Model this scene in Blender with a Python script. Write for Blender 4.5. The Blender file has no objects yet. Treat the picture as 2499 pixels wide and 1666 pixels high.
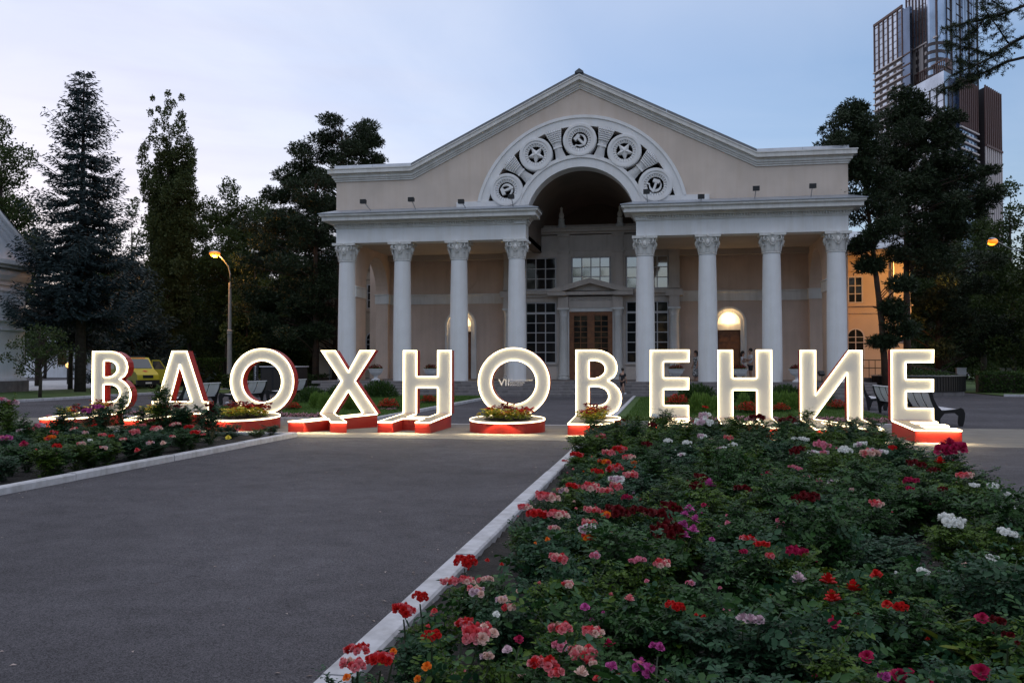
import bpy, math, random
import numpy as np
from mathutils import Vector, Matrix, Quaternion
from mathutils.geometry import tessellate_polygon
R = math.radians
random.seed(7)
rng = np.random.default_rng(7)
S = bpy.context.scene
COL = S.collection

# ---------------------------------------------------------------- camera, sky, sun, exposure
FPX, CX, CY, EYE = 2150.0, 1249.5, 833.0, 1.65
YAW, PITCH = math.atan(375.5 / FPX), math.atan(56 / FPX)
cam_data = bpy.data.cameras.new('camera')
cam = bpy.data.objects.new('camera', cam_data)
COL.objects.link(cam)
cam.location = (0, 0, EYE)
cam.rotation_euler = (R(90) + PITCH, 0, YAW)
cam_data.sensor_width = 36
cam_data.lens = 36 * FPX / 2499
cam_data.clip_start = 0.05
cam_data.clip_end = 6000
S.camera = cam

SUN_EL, SUN_AZ = R(1.2), R(-40)          # just above the horizon, to the left of the building
world = bpy.data.worlds.new('World')
S.world = world
world.use_nodes = True
wt = world.node_tree
for n in list(wt.nodes):
    wt.nodes.remove(n)
def wn(t, **k):
    n = wt.nodes.new(t)
    for a, b in k.items():
        setattr(n, a, b)
    return n
wl = wt.links.new
wout = wn('ShaderNodeOutputWorld')
bg = wn('ShaderNodeBackground')
wl(bg.outputs[0], wout.inputs[0])
sky = wn('ShaderNodeTexSky', sky_type='NISHITA')
sky.sun_disc = False
sky.sun_elevation = SUN_EL
sky.sun_rotation = SUN_AZ
sky.air_density = 1.0
sky.dust_density = 0.5
sky.ozone_density = 3.0
SKY_K = 0.13
sk = wn('ShaderNodeMix', data_type='RGBA', blend_type='MULTIPLY')
sk.inputs[0].default_value = 1.0
wl(sky.outputs[0], sk.inputs[6])
sk.inputs[7].default_value = (SKY_K, SKY_K, SKY_K, 1)
# thin high cloud veil: denser towards the sunset side, broken into streaks
tc = wn('ShaderNodeTexCoord')
sep = wn('ShaderNodeSeparateXYZ')
wl(tc.outputs['Generated'], sep.inputs[0])
def wmath(op, a, b=None, c=None, clamp=False):
    n = wn('ShaderNodeMath', operation=op, use_clamp=clamp)
    for i, s in enumerate((a, b, c)):
        if s is None:
            continue
        if isinstance(s, (int, float)):
            n.inputs[i].default_value = s
        else:
            wl(s, n.inputs[i])
    return n.outputs[0]
dotn = wn('ShaderNodeVectorMath', operation='DOT_PRODUCT')
wl(tc.outputs['Generated'], dotn.inputs[0])
dotn.inputs[1].default_value = (math.sin(SUN_AZ), math.cos(SUN_AZ), 0.0)
toward = dotn.outputs['Value']
zc = wmath('MAXIMUM', sep.outputs[2], 0.03)
# project on a cloud sheet overhead
sx = wmath('DIVIDE', sep.outputs[0], wmath('ADD', zc, 0.12))
sy = wmath('DIVIDE', sep.outputs[1], wmath('ADD', zc, 0.12))
comb = wn('ShaderNodeCombineXYZ')
wl(sx, comb.inputs[0]); wl(sy, comb.inputs[1])
nz = wn('ShaderNodeTexNoise')
nz.inputs['Scale'].default_value = 0.9
nz.inputs['Detail'].default_value = 7
nz.inputs['Roughness'].default_value = 0.58
nz.inputs['Distortion'].default_value = 0.6
wl(comb.outputs[0], nz.inputs['Vector'])
gam = wn('ShaderNodeGamma')
gam.inputs[1].default_value = 0.6
wl(sky.outputs[0], gam.inputs[0])
SKY_K = 0.13 ** 0.6 * 2.1
for i in (0, 1, 2):
    sk.inputs[7].default_value[i] = SKY_K * (0.86, 0.83, 0.93)[i]
wl(gam.outputs[0], sk.inputs[6])
low = wmath('SUBTRACT', 1.0, wmath('MULTIPLY', zc, 1.6), clamp=True)
f1 = wmath("MULTIPLY_ADD", toward, 3.0, -2.32, clamp=True)        # sunward veil
f2 = wmath('MULTIPLY_ADD', sep.outputs[2], 2.6, -0.80, clamp=True)  # high overcast above the frame
f3 = wmath('MULTIPLY_ADD', nz.outputs[0], 2.6, -1.02, clamp=True)   # streaks
fa = wmath('ADD', wmath('MULTIPLY', f1, 0.85), wmath('MULTIPLY', f2, 0.9))
fb = wmath('MULTIPLY_ADD', f3, wmath('MULTIPLY_ADD', f1, 0.45, 0.16), fa)
fac = wmath('MINIMUM', fb, 0.9)
cl = wn('ShaderNodeMix', data_type='RGBA')
wl(fac, cl.inputs[0])
wl(sk.outputs[2], cl.inputs[6])
cl.inputs[7].default_value = (0.755, 0.775, 0.86, 1)
# grey undersides of a few thin cloud bands near the sunset
nz2 = wn('ShaderNodeTexNoise')
nz2.inputs['Scale'].default_value = 2.2
nz2.inputs['Detail'].default_value = 5
cb2 = wn('ShaderNodeCombineXYZ')
wl(wmath('MULTIPLY', sep.outputs[0], 2.2), cb2.inputs[0])
wl(wmath('MULTIPLY', sep.outputs[1], 2.2), cb2.inputs[1])
wl(wmath('MULTIPLY', sep.outputs[2], 22.0), cb2.inputs[2])
wl(cb2.outputs[0], nz2.inputs['Vector'])
g3 = wmath('MULTIPLY', wmath('MULTIPLY_ADD', nz2.outputs[0], 4.0, -1.85, clamp=True), wmath('MULTIPLY', f1, 0.36))
dk = wn('ShaderNodeMix', data_type='RGBA')
wl(g3, dk.inputs[0])
wl(cl.outputs[2], dk.inputs[6])
dk.inputs[7].default_value = (0.50, 0.49, 0.60, 1)
wl(dk.outputs[2], bg.inputs[0])
bg.inputs[1].default_value = 1.0

sun_d = bpy.data.lights.new('sun', 'SUN')
sun = bpy.data.objects.new('sun', sun_d)
COL.objects.link(sun)
sun_d.energy = 0.05                      # all but set: only a trace of afterglow is left
sun_d.angle = R(12)
sun_d.color = (1.0, 0.72, 0.55)
sv = Vector((math.sin(SUN_AZ) * math.cos(SUN_EL + R(2)), math.cos(SUN_AZ) * math.cos(SUN_EL + R(2)), math.sin(SUN_EL + R(2))))
sun.rotation_euler = sv.to_track_quat('Z', 'Y').to_euler()
S.view_settings.view_transform = 'Standard'
S.view_settings.look = 'None'
S.view_settings.exposure = 0.40
S.view_settings.gamma = 1.0
S.view_settings.use_curve_mapping = False
S.render.engine = 'CYCLES'
S.cycles.max_bounces = 5
S.cycles.diffuse_bounces = 3
S.cycles.glossy_bounces = 2
S.cycles.transmission_bounces = 4
S.cycles.transparent_max_bounces = 12
S.cycles.sample_clamp_indirect = 6.0
S.cycles.caustics_reflective = False
S.cycles.caustics_refractive = False
S.cycles.use_denoising = True

# ---------------------------------------------------------------- helpers
_f = Vector((-math.sin(YAW) * math.cos(PITCH), math.cos(YAW) * math.cos(PITCH), math.sin(PITCH)))
_r = Vector((math.cos(YAW), math.sin(YAW), 0))
_u = _r.cross(_f)
def ray(u, v):
    return _f + _r * ((u - CX) / FPX) - _u * ((v - CY) / FPX)
def P(u, v, Y):
    d = ray(u, v); t = Y / d.y
    return Vector((d.x * t, Y, EYE + d.z * t))
def G(u, v, z=0.0):
    d = ray(u, v); t = (z - EYE) / d.z
    return Vector((d.x * t, d.y * t, z))
def proj(p):
    q = Vector(p) - Vector((0, 0, EYE)); w = q.dot(_f)
    return CX + FPX * q.dot(_r) / w, CY - FPX * q.dot(_u) / w, w

KIDS = {}
class MB:
    """collects faces, then links them as one mesh object"""
    def __init__(s): s.v, s.f, s.m, s.cur = [], [], [], 0
    def add(s, vs, fs):
        o = len(s.v); s.v += [tuple(p) for p in vs]
        s.f += [tuple(i + o for i in f) for f in fs]; s.m += [s.cur] * len(fs); return s
    def box(s, x0, x1, y0, y1, z0, z1):
        return s.add([(x0,y0,z0),(x1,y0,z0),(x1,y1,z0),(x0,y1,z0),(x0,y0,z1),(x1,y0,z1),(x1,y1,z1),(x0,y1,z1)],
                     [(3,2,1,0),(4,5,6,7),(0,1,5,4),(1,2,6,5),(2,3,7,6),(3,0,4,7)])
    def quad(s, a, b, c, d): return s.add([a, b, c, d], [(0,1,2,3)])
    def ext(s, polys, fn, t0, t1, caps=(True, True)):
        """extrude 2-D outlines (first outer, then holes); fn(x, z, t) -> point"""
        pts = [p for pl in polys for p in pl]; n = len(pts)
        vs = [fn(p[0], p[1], t0) for p in pts] + [fn(p[0], p[1], t1) for p in pts]
        fs = []; o = 0
        for pl in polys:
            k = len(pl)
            for i in range(k):
                j = (i + 1) % k
                fs.append((o + i, o + j, n + o + j, n + o + i))
            o += k
        tr = tessellate_polygon([[Vector((p[0], p[1], 0)) for p in pl] for pl in polys])
        if caps[0]: fs += [tuple(t) for t in tr]
        if caps[1]: fs += [tuple(n + i for i in reversed(t)) for t in tr]
        return s.add(vs, fs)
    def tube(s, pts, rad, n=6, cap=True):
        pts = [Vector(p) for p in pts]; k = len(pts)
        rad = rad if hasattr(rad, '__len__') else [rad] * k
        vs = []; side = None
        for i, p in enumerate(pts):
            d = (pts[min(i + 1, k - 1)] - pts[max(i - 1, 0)])
            d = d.normalized() if d.length > 1e-9 else Vector((0, 0, 1))
            if side is None:
                side = d.orthogonal().normalized()
            else:
                side = (side - d * side.dot(d)); side = side.normalized() if side.length > 1e-6 else d.orthogonal().normalized()
            up = d.cross(side)
            for a in range(n):
                w = 2 * math.pi * a / n
                vs.append(p + (side * math.cos(w) + up * math.sin(w)) * rad[i])
        fs = [(i*n + a, i*n + (a+1) % n, (i+1)*n + (a+1) % n, (i+1)*n + a) for i in range(k-1) for a in range(n)]
        if cap: fs += [tuple(range(n))[::-1], tuple(range((k-1)*n, k*n))]
        return s.add(vs, fs)
    def lathe(s, prof, n=24, c=(0, 0, 0), cap=True):
        vs = [(c[0] + r*math.cos(2*math.pi*a/n), c[1] + r*math.sin(2*math.pi*a/n), c[2] + z) for r, z in prof for a in range(n)]
        fs = [(i*n + a, i*n + (a+1) % n, (i+1)*n + (a+1) % n, (i+1)*n + a) for i in range(len(prof)-1) for a in range(n)]
        if cap: fs += [tuple(range(n))[::-1], tuple(range((len(prof)-1)*n, len(prof)*n))]
        return s.add(vs, fs)
    def ball(s, c, r, n=8, m=6, sc=(1, 1, 1)):
        prof = [(math.sin(math.pi*i/m), -math.cos(math.pi*i/m)) for i in range(m+1)]
        vs = [(c[0]+sc[0]*r*max(p, .02)*math.cos(2*math.pi*a/n), c[1]+sc[1]*r*max(p, .02)*math.sin(2*math.pi*a/n), c[2]+sc[2]*r*q) for p, q in prof for a in range(n)]
        return s.add(vs, [(i*n + a, i*n + (a+1) % n, (i+1)*n + (a+1) % n, (i+1)*n + a) for i in range(m) for a in range(n)])
    def mesh(s, name, mats, smooth=False):
        me = bpy.data.meshes.new(name)
        me.from_pydata(s.v, [], s.f)
        mats = mats if isinstance(mats, (list, tuple)) else [mats]
        for m in mats: me.materials.append(m)
        if len(mats) > 1: me.polygons.foreach_set('material_index', s.m)
        if smooth:
            me.polygons.foreach_set('use_smooth', [True] * len(me.polygons))
            if smooth != 'all': me.set_sharp_from_angle(angle=R(smooth if smooth is not True else 40))
        me.update()
        return me
    def ob(s, name, mats, parent=None, smooth=False, world=False):
        return link(name, s.mesh(name, mats, smooth), parent, world)

def link(name, data, parent=None, world=False, loc=None, rot=None, sc=None):
    o = bpy.data.objects.new(name, data); COL.objects.link(o)
    if parent is not None:
        o.parent = parent
        KIDS.setdefault(parent.name, []).append(o)
        if world: o.matrix_parent_inverse = parent_inv(parent)
    if loc is not None: o.location = loc
    if rot is not None: o.rotation_euler = rot
    if sc is not None: o.scale = (sc, sc, sc) if isinstance(sc, (int, float)) else sc
    return o
def world_mat(o):
    m = Matrix.LocRotScale(o.location, o.rotation_euler, o.scale)
    return m if o.parent is None else world_mat(o.parent) @ o.matrix_parent_inverse @ m
def parent_inv(o): return world_mat(o).inverted()
def latin(t):
    """labels name the Cyrillic letters by the Latin shapes they look like"""
    for a, b in (('letter \u0414', 'the A-shaped letter'), ('letter \u0418', 'the mirrored N'), ('\u0414', 'the A-shaped letter'), ('\u0418', 'the mirrored N'), ('\u0412', 'B'), ('\u041e', 'O'), ('\u0425', 'X'), ('\u041d', 'H'), ('\u0415', 'E')):
        t = t.replace(a, b)
    return t
def tag(o, label=None, cat=None, group=None, kind=None):
    label, group = label and latin(label), group and latin(group)
    if label: o['label'] = label
    if cat: o['category'] = cat
    if group: o['group'] = group
    if kind: o['kind'] = kind
    return o
def thing(name, label, cat, loc=(0, 0, 0), rz=0.0, group=None, sc=None):
    o = bpy.data.objects.new(name, None); COL.objects.link(o)
    o.empty_display_size = 0.2
    o.location = loc; o.rotation_euler = (0, 0, rz)
    if sc: o.scale = (sc, sc, sc) if isinstance(sc, (int, float)) else sc
    return tag(o, label, cat, group)
def kids(o):
    return KIDS.get(o.name, [])
def dup(root, loc, rz=0.0, label=None, sc=None, kd=None):
    r = root.copy(); COL.objects.link(r); r.location = loc; r.rotation_euler = (0, 0, rz)
    if sc: r.scale = (sc, sc, sc) if isinstance(sc, (int, float)) else sc
    if label: r['label'] = latin(label)
    for ch in (kd if kd is not None else kids(root)):
        c = ch.copy(); COL.objects.link(c); c.parent = r
        KIDS.setdefault(r.name, []).append(c)
        for g in kids(ch):
            d = g.copy(); COL.objects.link(d); d.parent = c
            KIDS.setdefault(c.name, []).append(d)
    return r

# ---------------------------------------------------------------- materials
def mat(name, col, rough=0.7, var=0.0, scale=4.0, bump=0.0, bscale=60.0, col2=None, metal=0.0, spec=0.5, emis=None, estr=0.0, coord='Object', detail=5, streak=0.0):
    m = bpy.data.materials.new(name); m.use_nodes = True
    nt = m.node_tree; b = nt.nodes['Principled BSDF']
    b.inputs['Base Color'].default_value = (*col, 1)
    b.inputs['Roughness'].default_value = rough
    b.inputs['Metallic'].default_value = metal
    b.inputs['Specular IOR Level'].default_value = spec
    if emis:
        b.inputs['Emission Color'].default_value = (*emis, 1); b.inputs['Emission Strength'].default_value = estr
    if var or col2 or bump:
        t = nt.nodes.new('ShaderNodeTexCoord')
    if var or col2:
        n = nt.nodes.new('ShaderNodeTexNoise'); n.inputs['Scale'].default_value = scale; n.inputs['Detail'].default_value = detail
        nt.links.new(t.outputs[coord], n.inputs['Vector'])
        r = nt.nodes.new('ShaderNodeValToRGB')
        r.color_ramp.elements[0].position = 0.32; r.color_ramp.elements[1].position = 0.68
        c2 = col2 or tuple(min(1, c * (1 + var)) for c in col)
        c1 = col if col2 else tuple(c * (1 - var) for c in col)
        r.color_ramp.elements[0].color = (*c1, 1); r.color_ramp.elements[1].color = (*c2, 1)
        nt.links.new(n.outputs[0], r.inputs[0]); nt.links.new(r.outputs[0], b.inputs['Base Color'])
    if streak:
        mp = nt.nodes.new('ShaderNodeMapping'); mp.inputs['Scale'].default_value = (2.6, 2.6, 0.22); nt.links.new(t.outputs[coord], mp.inputs[0])
        n3 = nt.nodes.new('ShaderNodeTexNoise'); n3.inputs['Scale'].default_value = 1.3; n3.inputs['Detail'].default_value = 8; n3.inputs['Roughness'].default_value = .65; nt.links.new(mp.outputs[0], n3.inputs['Vector'])
        r3 = nt.nodes.new('ShaderNodeValToRGB'); r3.color_ramp.elements[0].position = .36; r3.color_ramp.elements[1].position = .56
        k = 1 - streak; r3.color_ramp.elements[0].color = (k, k*.985, k*.96, 1); r3.color_ramp.elements[1].color = (1, 1, 1, 1); nt.links.new(n3.outputs[0], r3.inputs[0])
        x3 = nt.nodes.new('ShaderNodeMix'); x3.data_type = 'RGBA'; x3.blend_type = 'MULTIPLY'; x3.inputs[0].default_value = 1
        nt.links.new(r.outputs[0], x3.inputs[6]); nt.links.new(r3.outputs[0], x3.inputs[7]); nt.links.new(x3.outputs[2], b.inputs['Base Color'])
    if bump:
        n2 = nt.nodes.new('ShaderNodeTexNoise'); n2.inputs['Scale'].default_value = bscale; n2.inputs['Detail'].default_value = 4
        nt.links.new(t.outputs[coord], n2.inputs['Vector'])
        bp = nt.nodes.new('ShaderNodeBump'); bp.inputs['Strength'].default_value = bump; bp.inputs['Distance'].default_value = 0.02
        nt.links.new(n2.outputs[0], bp.inputs['Height']); nt.links.new(bp.outputs[0], b.inputs['Normal'])
    return m
def leafmat(name, c1, c2, trans=0.25, rough=0.55, spec=0.25):
    """leaf faces: hue varies leaf by leaf, a little light passes through"""
    m = bpy.data.materials.new(name); m.use_nodes = True
    nt = m.node_tree; b = nt.nodes['Principled BSDF']; out = nt.nodes['Material Output']
    g = nt.nodes.new('ShaderNodeNewGeometry'); r = nt.nodes.new('ShaderNodeValToRGB')
    r.color_ramp.elements[0].color = (*c1, 1); r.color_ramp.elements[1].color = (*c2, 1)
    nt.links.new(g.outputs['Random Per Island'], r.inputs[0])
    nt.links.new(r.outputs[0], b.inputs['Base Color'])
    b.inputs['Roughness'].default_value = rough; b.inputs['Specular IOR Level'].default_value = spec
    if trans:
        t = nt.nodes.new('ShaderNodeBsdfTranslucent'); mx = nt.nodes.new('ShaderNodeMixShader'); mx.inputs[0].default_value = trans
        nt.links.new(r.outputs[0], t.inputs[0]); nt.links.new(b.outputs[0], mx.inputs[1]); nt.links.new(t.outputs[0], mx.inputs[2])
        nt.links.new(mx.outputs[0], out.inputs[0])
    return m
M = {}
M['asphalt'] = mat('asphalt', (0.105, 0.100, 0.105), 0.85, coord='Object')
M['plaster'] = mat('pink_plaster', (0.66, 0.565, 0.495), 0.9, var=0.06, scale=0.8, bump=0.15, bscale=40, streak=0.04)
M['plaster_in'] = mat('ochre_plaster', (0.67, 0.52, 0.43), 0.9, var=0.08, scale=0.7, bump=0.15, bscale=40, streak=0.07)
M['white'] = mat('white_paint', (0.80, 0.80, 0.81), 0.8, var=0.035, scale=1.6, bump=0.12, bscale=50, streak=0.05)
M['stucco'] = mat('white_stucco', (0.74, 0.73, 0.71), 0.85, var=0.06, scale=1.3, bump=0.1, bscale=60, streak=0.12)
M['stone'] = mat('grey_stone', (0.56, 0.50, 0.455), 0.85, var=0.08, scale=1.4, bump=0.1, bscale=30, streak=0.12)
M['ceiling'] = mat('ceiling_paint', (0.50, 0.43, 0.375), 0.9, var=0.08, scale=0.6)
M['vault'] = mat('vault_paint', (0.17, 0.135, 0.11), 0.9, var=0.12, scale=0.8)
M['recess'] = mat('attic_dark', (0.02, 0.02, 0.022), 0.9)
M['zinc'] = mat('zinc_sheet', (0.40, 0.43, 0.48), 0.42, var=0.12, scale=2.0, metal=0.5)
M['lead'] = mat('dark_sheet', (0.10, 0.11, 0.125), 0.5, var=0.12, scale=1.0, metal=0.4)
M['frame'] = mat('window_paint', (0.52, 0.51, 0.52), 0.6)
M['glass'] = mat('window_glass', (0.012, 0.014, 0.017), 0.04, spec=0.5)
M['glass_sky'] = mat('coated_glass', (0.03, 0.035, 0.04), 0.05, spec=1.0, metal=0.0)
M['glass_sky'].node_tree.nodes['Principled BSDF'].inputs['IOR'].default_value = 2.6
M['wood'] = mat('door_wood', (0.27, 0.105, 0.035), 0.45, col2=(0.17, 0.062, 0.022), scale=5)
M['step'] = mat('granite_step', (0.175, 0.16, 0.16), 0.8, var=0.2, scale=2.5, bump=0.1, bscale=80, streak=0.25)
M['kerb'] = mat('kerb_stone', (0.47, 0.47, 0.50), 0.8, var=0.12, scale=9, bump=0.1, bscale=120, streak=0.25)
M['soil'] = mat('soil', (0.010, 0.008, 0.007), 0.95, col2=(0.022, 0.017, 0.014), scale=14, bump=0.9, bscale=45)
M['lawn'] = mat('lawn_turf', (0.035, 0.075, 0.014), 0.9, col2=(0.06, 0.11, 0.022), scale=3, bump=0.6, bscale=70)
M['grass'] = leafmat('grass_blade', (0.05, 0.11, 0.018), (0.11, 0.19, 0.04), 0.3)
M['red'] = mat('red_panel', (0.32, 0.013, 0.008), 0.42, var=0.06, scale=1.0)
M['panel'] = mat('white_acrylic', (0.60, 0.61, 0.60), 0.5)
M['deck'] = mat('beige_deck', (0.36, 0.30, 0.22), 0.6, var=0.1, scale=6)
LEDC = (1.0, 0.80, 0.46)
M['led'] = mat('led_strip', (0.8, 0.8, 0.7), 0.5, emis=LEDC, estr=4.6)
M['led_base'] = mat('base_led_strip', (0.8, 0.8, 0.7), 0.5, emis=LEDC, estr=4.5)
M['paving'] = mat('pale_asphalt', (0.20, 0.185, 0.165), 0.9, var=.12, scale=2.2, bump=.5, bscale=110, spec=.15)
M['bark'] = mat('dark_bark', (0.035, 0.026, 0.020), 0.95, col2=(0.065, 0.05, 0.04), scale=7, bump=1.0, bscale=12)
M['pinebark'] = mat('pine_bark', (0.035, 0.025, 0.020), 0.95, col2=(0.085, 0.045, 0.027), scale=3, bump=1.0, bscale=10)
M['spruce'] = leafmat('blue_spruce_needles', (0.013, 0.027, 0.029), (0.032, 0.054, 0.058), 0.05)
M['pine'] = leafmat('pine_needles', (0.012, 0.023, 0.010), (0.034, 0.054, 0.022), 0.05)
M['leaf'] = leafmat('tree_leaves', (0.024, 0.042, 0.012), (0.060, 0.092, 0.024), 0.25)
M['poplar'] = leafmat('poplar_leaves', (0.035, 0.052, 0.016), (0.082, 0.105, 0.035), 0.25)
M['hedge'] = leafmat('hedge_leaves', (0.020, 0.048, 0.012), (0.055, 0.105, 0.020), 0.2)
M['lightleaf'] = leafmat('light_leaves', (0.08, 0.16, 0.025), (0.16, 0.26, 0.05), 0.3)
M['rose1'] = leafmat('rose_leaves', (0.010, 0.036, 0.008), (0.042, 0.108, 0.026), 0.2, 0.5, 0.2)
M['rose2'] = leafmat('blue_green_rose_leaves', (0.010, 0.036, 0.016), (0.036, 0.096, 0.044), 0.2, 0.5, 0.2)
M['rose3'] = leafmat('yellow_green_rose_leaves', (0.026, 0.062, 0.006), (0.085, 0.15, 0.016), 0.25, 0.5, 0.2)
M['stem'] = mat('rose_stem', (0.030, 0.045, 0.018), 0.6)
M['iron'] = mat('black_iron', (0.012, 0.012, 0.013), 0.45, metal=0.3)
M['slat'] = mat('painted_slat', (0.66, 0.66, 0.70), 0.6, var=0.08, scale=8)
M['pole'] = mat('concrete_pole', (0.34, 0.32, 0.31), 0.8, var=0.08, scale=5)
M['yellow'] = mat('yellow_paint', (0.50, 0.46, 0.025), 0.4)
M['black'] = mat('black_plastic', (0.012, 0.012, 0.014), 0.5)
M['tyre'] = mat('tyre_rubber', (0.015, 0.015, 0.015), 0.9)
M['steel'] = mat('grey_steel', (0.35, 0.35, 0.36), 0.35, metal=0.8)
M['redpaint'] = mat('red_paint', (0.5, 0.02, 0.02), 0.5)
M['sodium'] = mat('sodium_lamp', (1, .6, .2), 0.5, emis=(1.0, 0.32, 0.02), estr=2.6)
M['sodium_rim'] = mat('sodium_cover', (1, .5, .1), 0.5, emis=(1.0, 0.20, 0.004), estr=1.0)
M['bulb'] = mat('warm_bulb', (1, .8, .5), 0.5, emis=(1.0, 0.68, 0.32), estr=40.0)
M['pavilion'] = mat('pavilion_paint', (0.80, 0.82, 0.88), 0.85, var=0.05, scale=1.0, bump=0.1, bscale=30, streak=0.06)
M['skin'] = mat('skin', (0.42, 0.24, 0.17), 0.6)
M['hair'] = mat('dark_hair', (0.02, 0.014, 0.011), 0.6)
M['cloth_white'] = mat('white_cloth', (0.62, 0.62, 0.66), 0.9)
M['cloth_dark'] = mat('dark_cloth', (0.02, 0.02, 0.024), 0.9)
M['cloth_dots'] = mat('dotted_cloth', (0.012, 0.012, 0.014), 0.9, col2=(0.6, 0.6, 0.6), scale=16, detail=0)

# ---------------------------------------------------------------- ground, kerbs, lawns, beds
def asphalt_nodes():
    m = M['asphalt']; nt = m.node_tree; b = nt.nodes['Principled BSDF']; L = nt.links.new
    t = nt.nodes.new('ShaderNodeTexCoord')
    def noise(sc, det, rough=0.55):
        n = nt.nodes.new('ShaderNodeTexNoise'); n.inputs['Scale'].default_value = sc; n.inputs['Detail'].default_value = det
        n.inputs['Roughness'].default_value = rough; L(t.outputs['Object'], n.inputs['Vector']); return n
    v = nt.nodes.new('ShaderNodeTexVoronoi'); v.inputs['Scale'].default_value = 150; L(t.outputs['Object'], v.inputs['Vector'])
    big, mid, fine = noise(0.35, 5), noise(3.0, 6), noise(140, 3)
    r = nt.nodes.new('ShaderNodeValToRGB')          # stone chips of different greys
    r.color_ramp.elements[0].color = (0.046, 0.044, 0.050, 1); r.color_ramp.elements[1].color = (0.130, 0.124, 0.138, 1)
    r.color_ramp.elements[0].position = 0.15; r.color_ramp.elements[1].position = 0.95
    sepc = nt.nodes.new('ShaderNodeSeparateColor'); L(v.outputs['Color'], sepc.inputs[0]); L(sepc.outputs[0], r.inputs[0])
    def mul(a, fac, lo, hi):
        mr = nt.nodes.new('ShaderNodeMapRange'); mr.inputs[1].default_value = 0.3; mr.inputs[2].default_value = 0.7
        mr.inputs[3].default_value = lo; mr.inputs[4].default_value = hi; L(fac, mr.inputs[0])
        x = nt.nodes.new('ShaderNodeMix'); x.data_type = 'RGBA'; x.blend_type = 'MULTIPLY'; x.inputs[0].default_value = 1
        c = nt.nodes.new('ShaderNodeCombineColor')
        for i in range(3): L(mr.outputs[0], c.inputs[i])
        L(a, x.inputs[6]); L(c.outputs[0], x.inputs[7]); return x.outputs[2]
    c = mul(mul(r.outputs[0], big.outputs[0], 0.74, 1.22), mid.outputs[0], 0.84, 1.14)
    L(c, b.inputs['Base Color'])
    bp = nt.nodes.new('ShaderNodeBump'); bp.inputs['Strength'].default_value = 0.55; bp.inputs['Distance'].default_value = 0.008
    ad = nt.nodes.new('ShaderNodeMath'); ad.operation = 'MULTIPLY_ADD'; ad.inputs[1].default_value = 0.5
    L(fine.outputs[0], ad.inputs[0]); L(v.outputs['Distance'], ad.inputs[2])
    L(ad.outputs[0], bp.inputs['Height']); L(bp.outputs[0], b.inputs['Normal'])
    b.inputs['Roughness'].default_value = 0.9; b.inputs['Specular IOR Level'].default_value = 0.12
asphalt_nodes()
g = MB().box(-900, 900, -60, 1500, -0.4, 0)
tag(g.ob('asphalt_ground', M['asphalt']), kind='structure')

def rock_box(l, w, h, ch=0.012):
    """a kerb stone or step block: box with a small chamfer on the long upper edges"""
    pr = [(-w/2, 0), (w/2, 0), (w/2, h-ch), (w/2-ch, h), (-w/2+ch, h), (-w/2, h-ch)]
    return MB().ext([pr], lambda x, z, t: (t, x, z), 0.0, l)
def kerb_line(name, a, b, l=1.6, w=0.16, h=0.1, first=None):
    a, b = Vector(a), Vector(b); d = b - a; n = max(1, round(d.length / l)); s = d.length / n
    root = tag(thing(name, None, None, (a.x, a.y, 0)), kind='structure')
    me = rock_box(s - 0.022, w, h, 0.016).mesh('kerb_stone', M['kerb'])
    ang = math.atan2(d.y, d.x)
    for i in range(n):
        p = d.normalized() * (i * s)
        link('kerb_stone', me, root, loc=(p.x + random.uniform(-.007, .007), p.y + random.uniform(-.007, .007), random.uniform(-.007, .005)), rot=(0, 0, ang + random.uniform(-.003, .003)))
    return root
BEDR = [(-1.56, 2.2), (-1.56, 18.35), (4.1, 18.35), (3.4, 13), (2.9, 7), (2.7, 2.2)]
BEDL = [(-8.45, 6.0), (-8.45, 18.8), (-20.5, 18.8), (-20.5, 6.0)]
def sheet(name, poly, z, m, kind='structure', sub=False):
    b = MB().ext([poly], lambda x, y, t: (x, y, t), z - 0.05, z)
    return tag(b.ob(name, m), kind=kind)
def soil_bed(name, poly):
    xs = [p[0] for p in poly]; ys = [p[1] for p in poly]
    def inside(x, y):
        c = False
        for i in range(len(poly)):
            (x1, y1), (x2, y2) = poly[i], poly[i-1]
            if (y1 > y) != (y2 > y) and x < (x2-x1)*(y-y1)/(y2-y1)+x1: c = not c
        return c
    b = MB(); st = 0.12
    nx, ny = int((max(xs)-min(xs))/st)+1, int((max(ys)-min(ys))/st)+1
    idx = {}
    for j in range(ny+1):
        for i in range(nx+1):
            idx[i, j] = len(b.v)
            b.v.append((min(xs)+i*st, min(ys)+j*st, 0.035 + random.uniform(-.018, .022)))
    for j in range(ny):
        for i in range(nx):
            if inside(min(xs)+(i+.5)*st, min(ys)+(j+.5)*st):
                b.f.append((idx[i,j], idx[i+1,j], idx[i+1,j+1], idx[i,j+1])); b.m.append(0)
    return tag(b.ob(name, M['soil'], smooth='all'), kind='structure')
soil_bed('rose_bed_soil', BEDR)
soil_bed('rose_bed_soil', BEDL)
kerb_line('kerb', (-1.64, 1.4, 0), (-1.64, 18.5, 0), 2.8, 0.18)
kerb_line('kerb', (-1.55, 18.43, 0), (4.2, 18.43, 0), 2.8)
kerb_line('kerb', (4.2, 18.3, 0), (2.75, 1.6, 0), 2.8)
kerb_line('kerb', (-8.36, 6.25, 0), (-8.36, 19.0, 0), 2.8, 0.16, 0.105)
kerb_line('kerb', (-20.5, 18.92, 0), (-8.45, 18.92, 0), 2.8, 0.15, 0.105)
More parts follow.
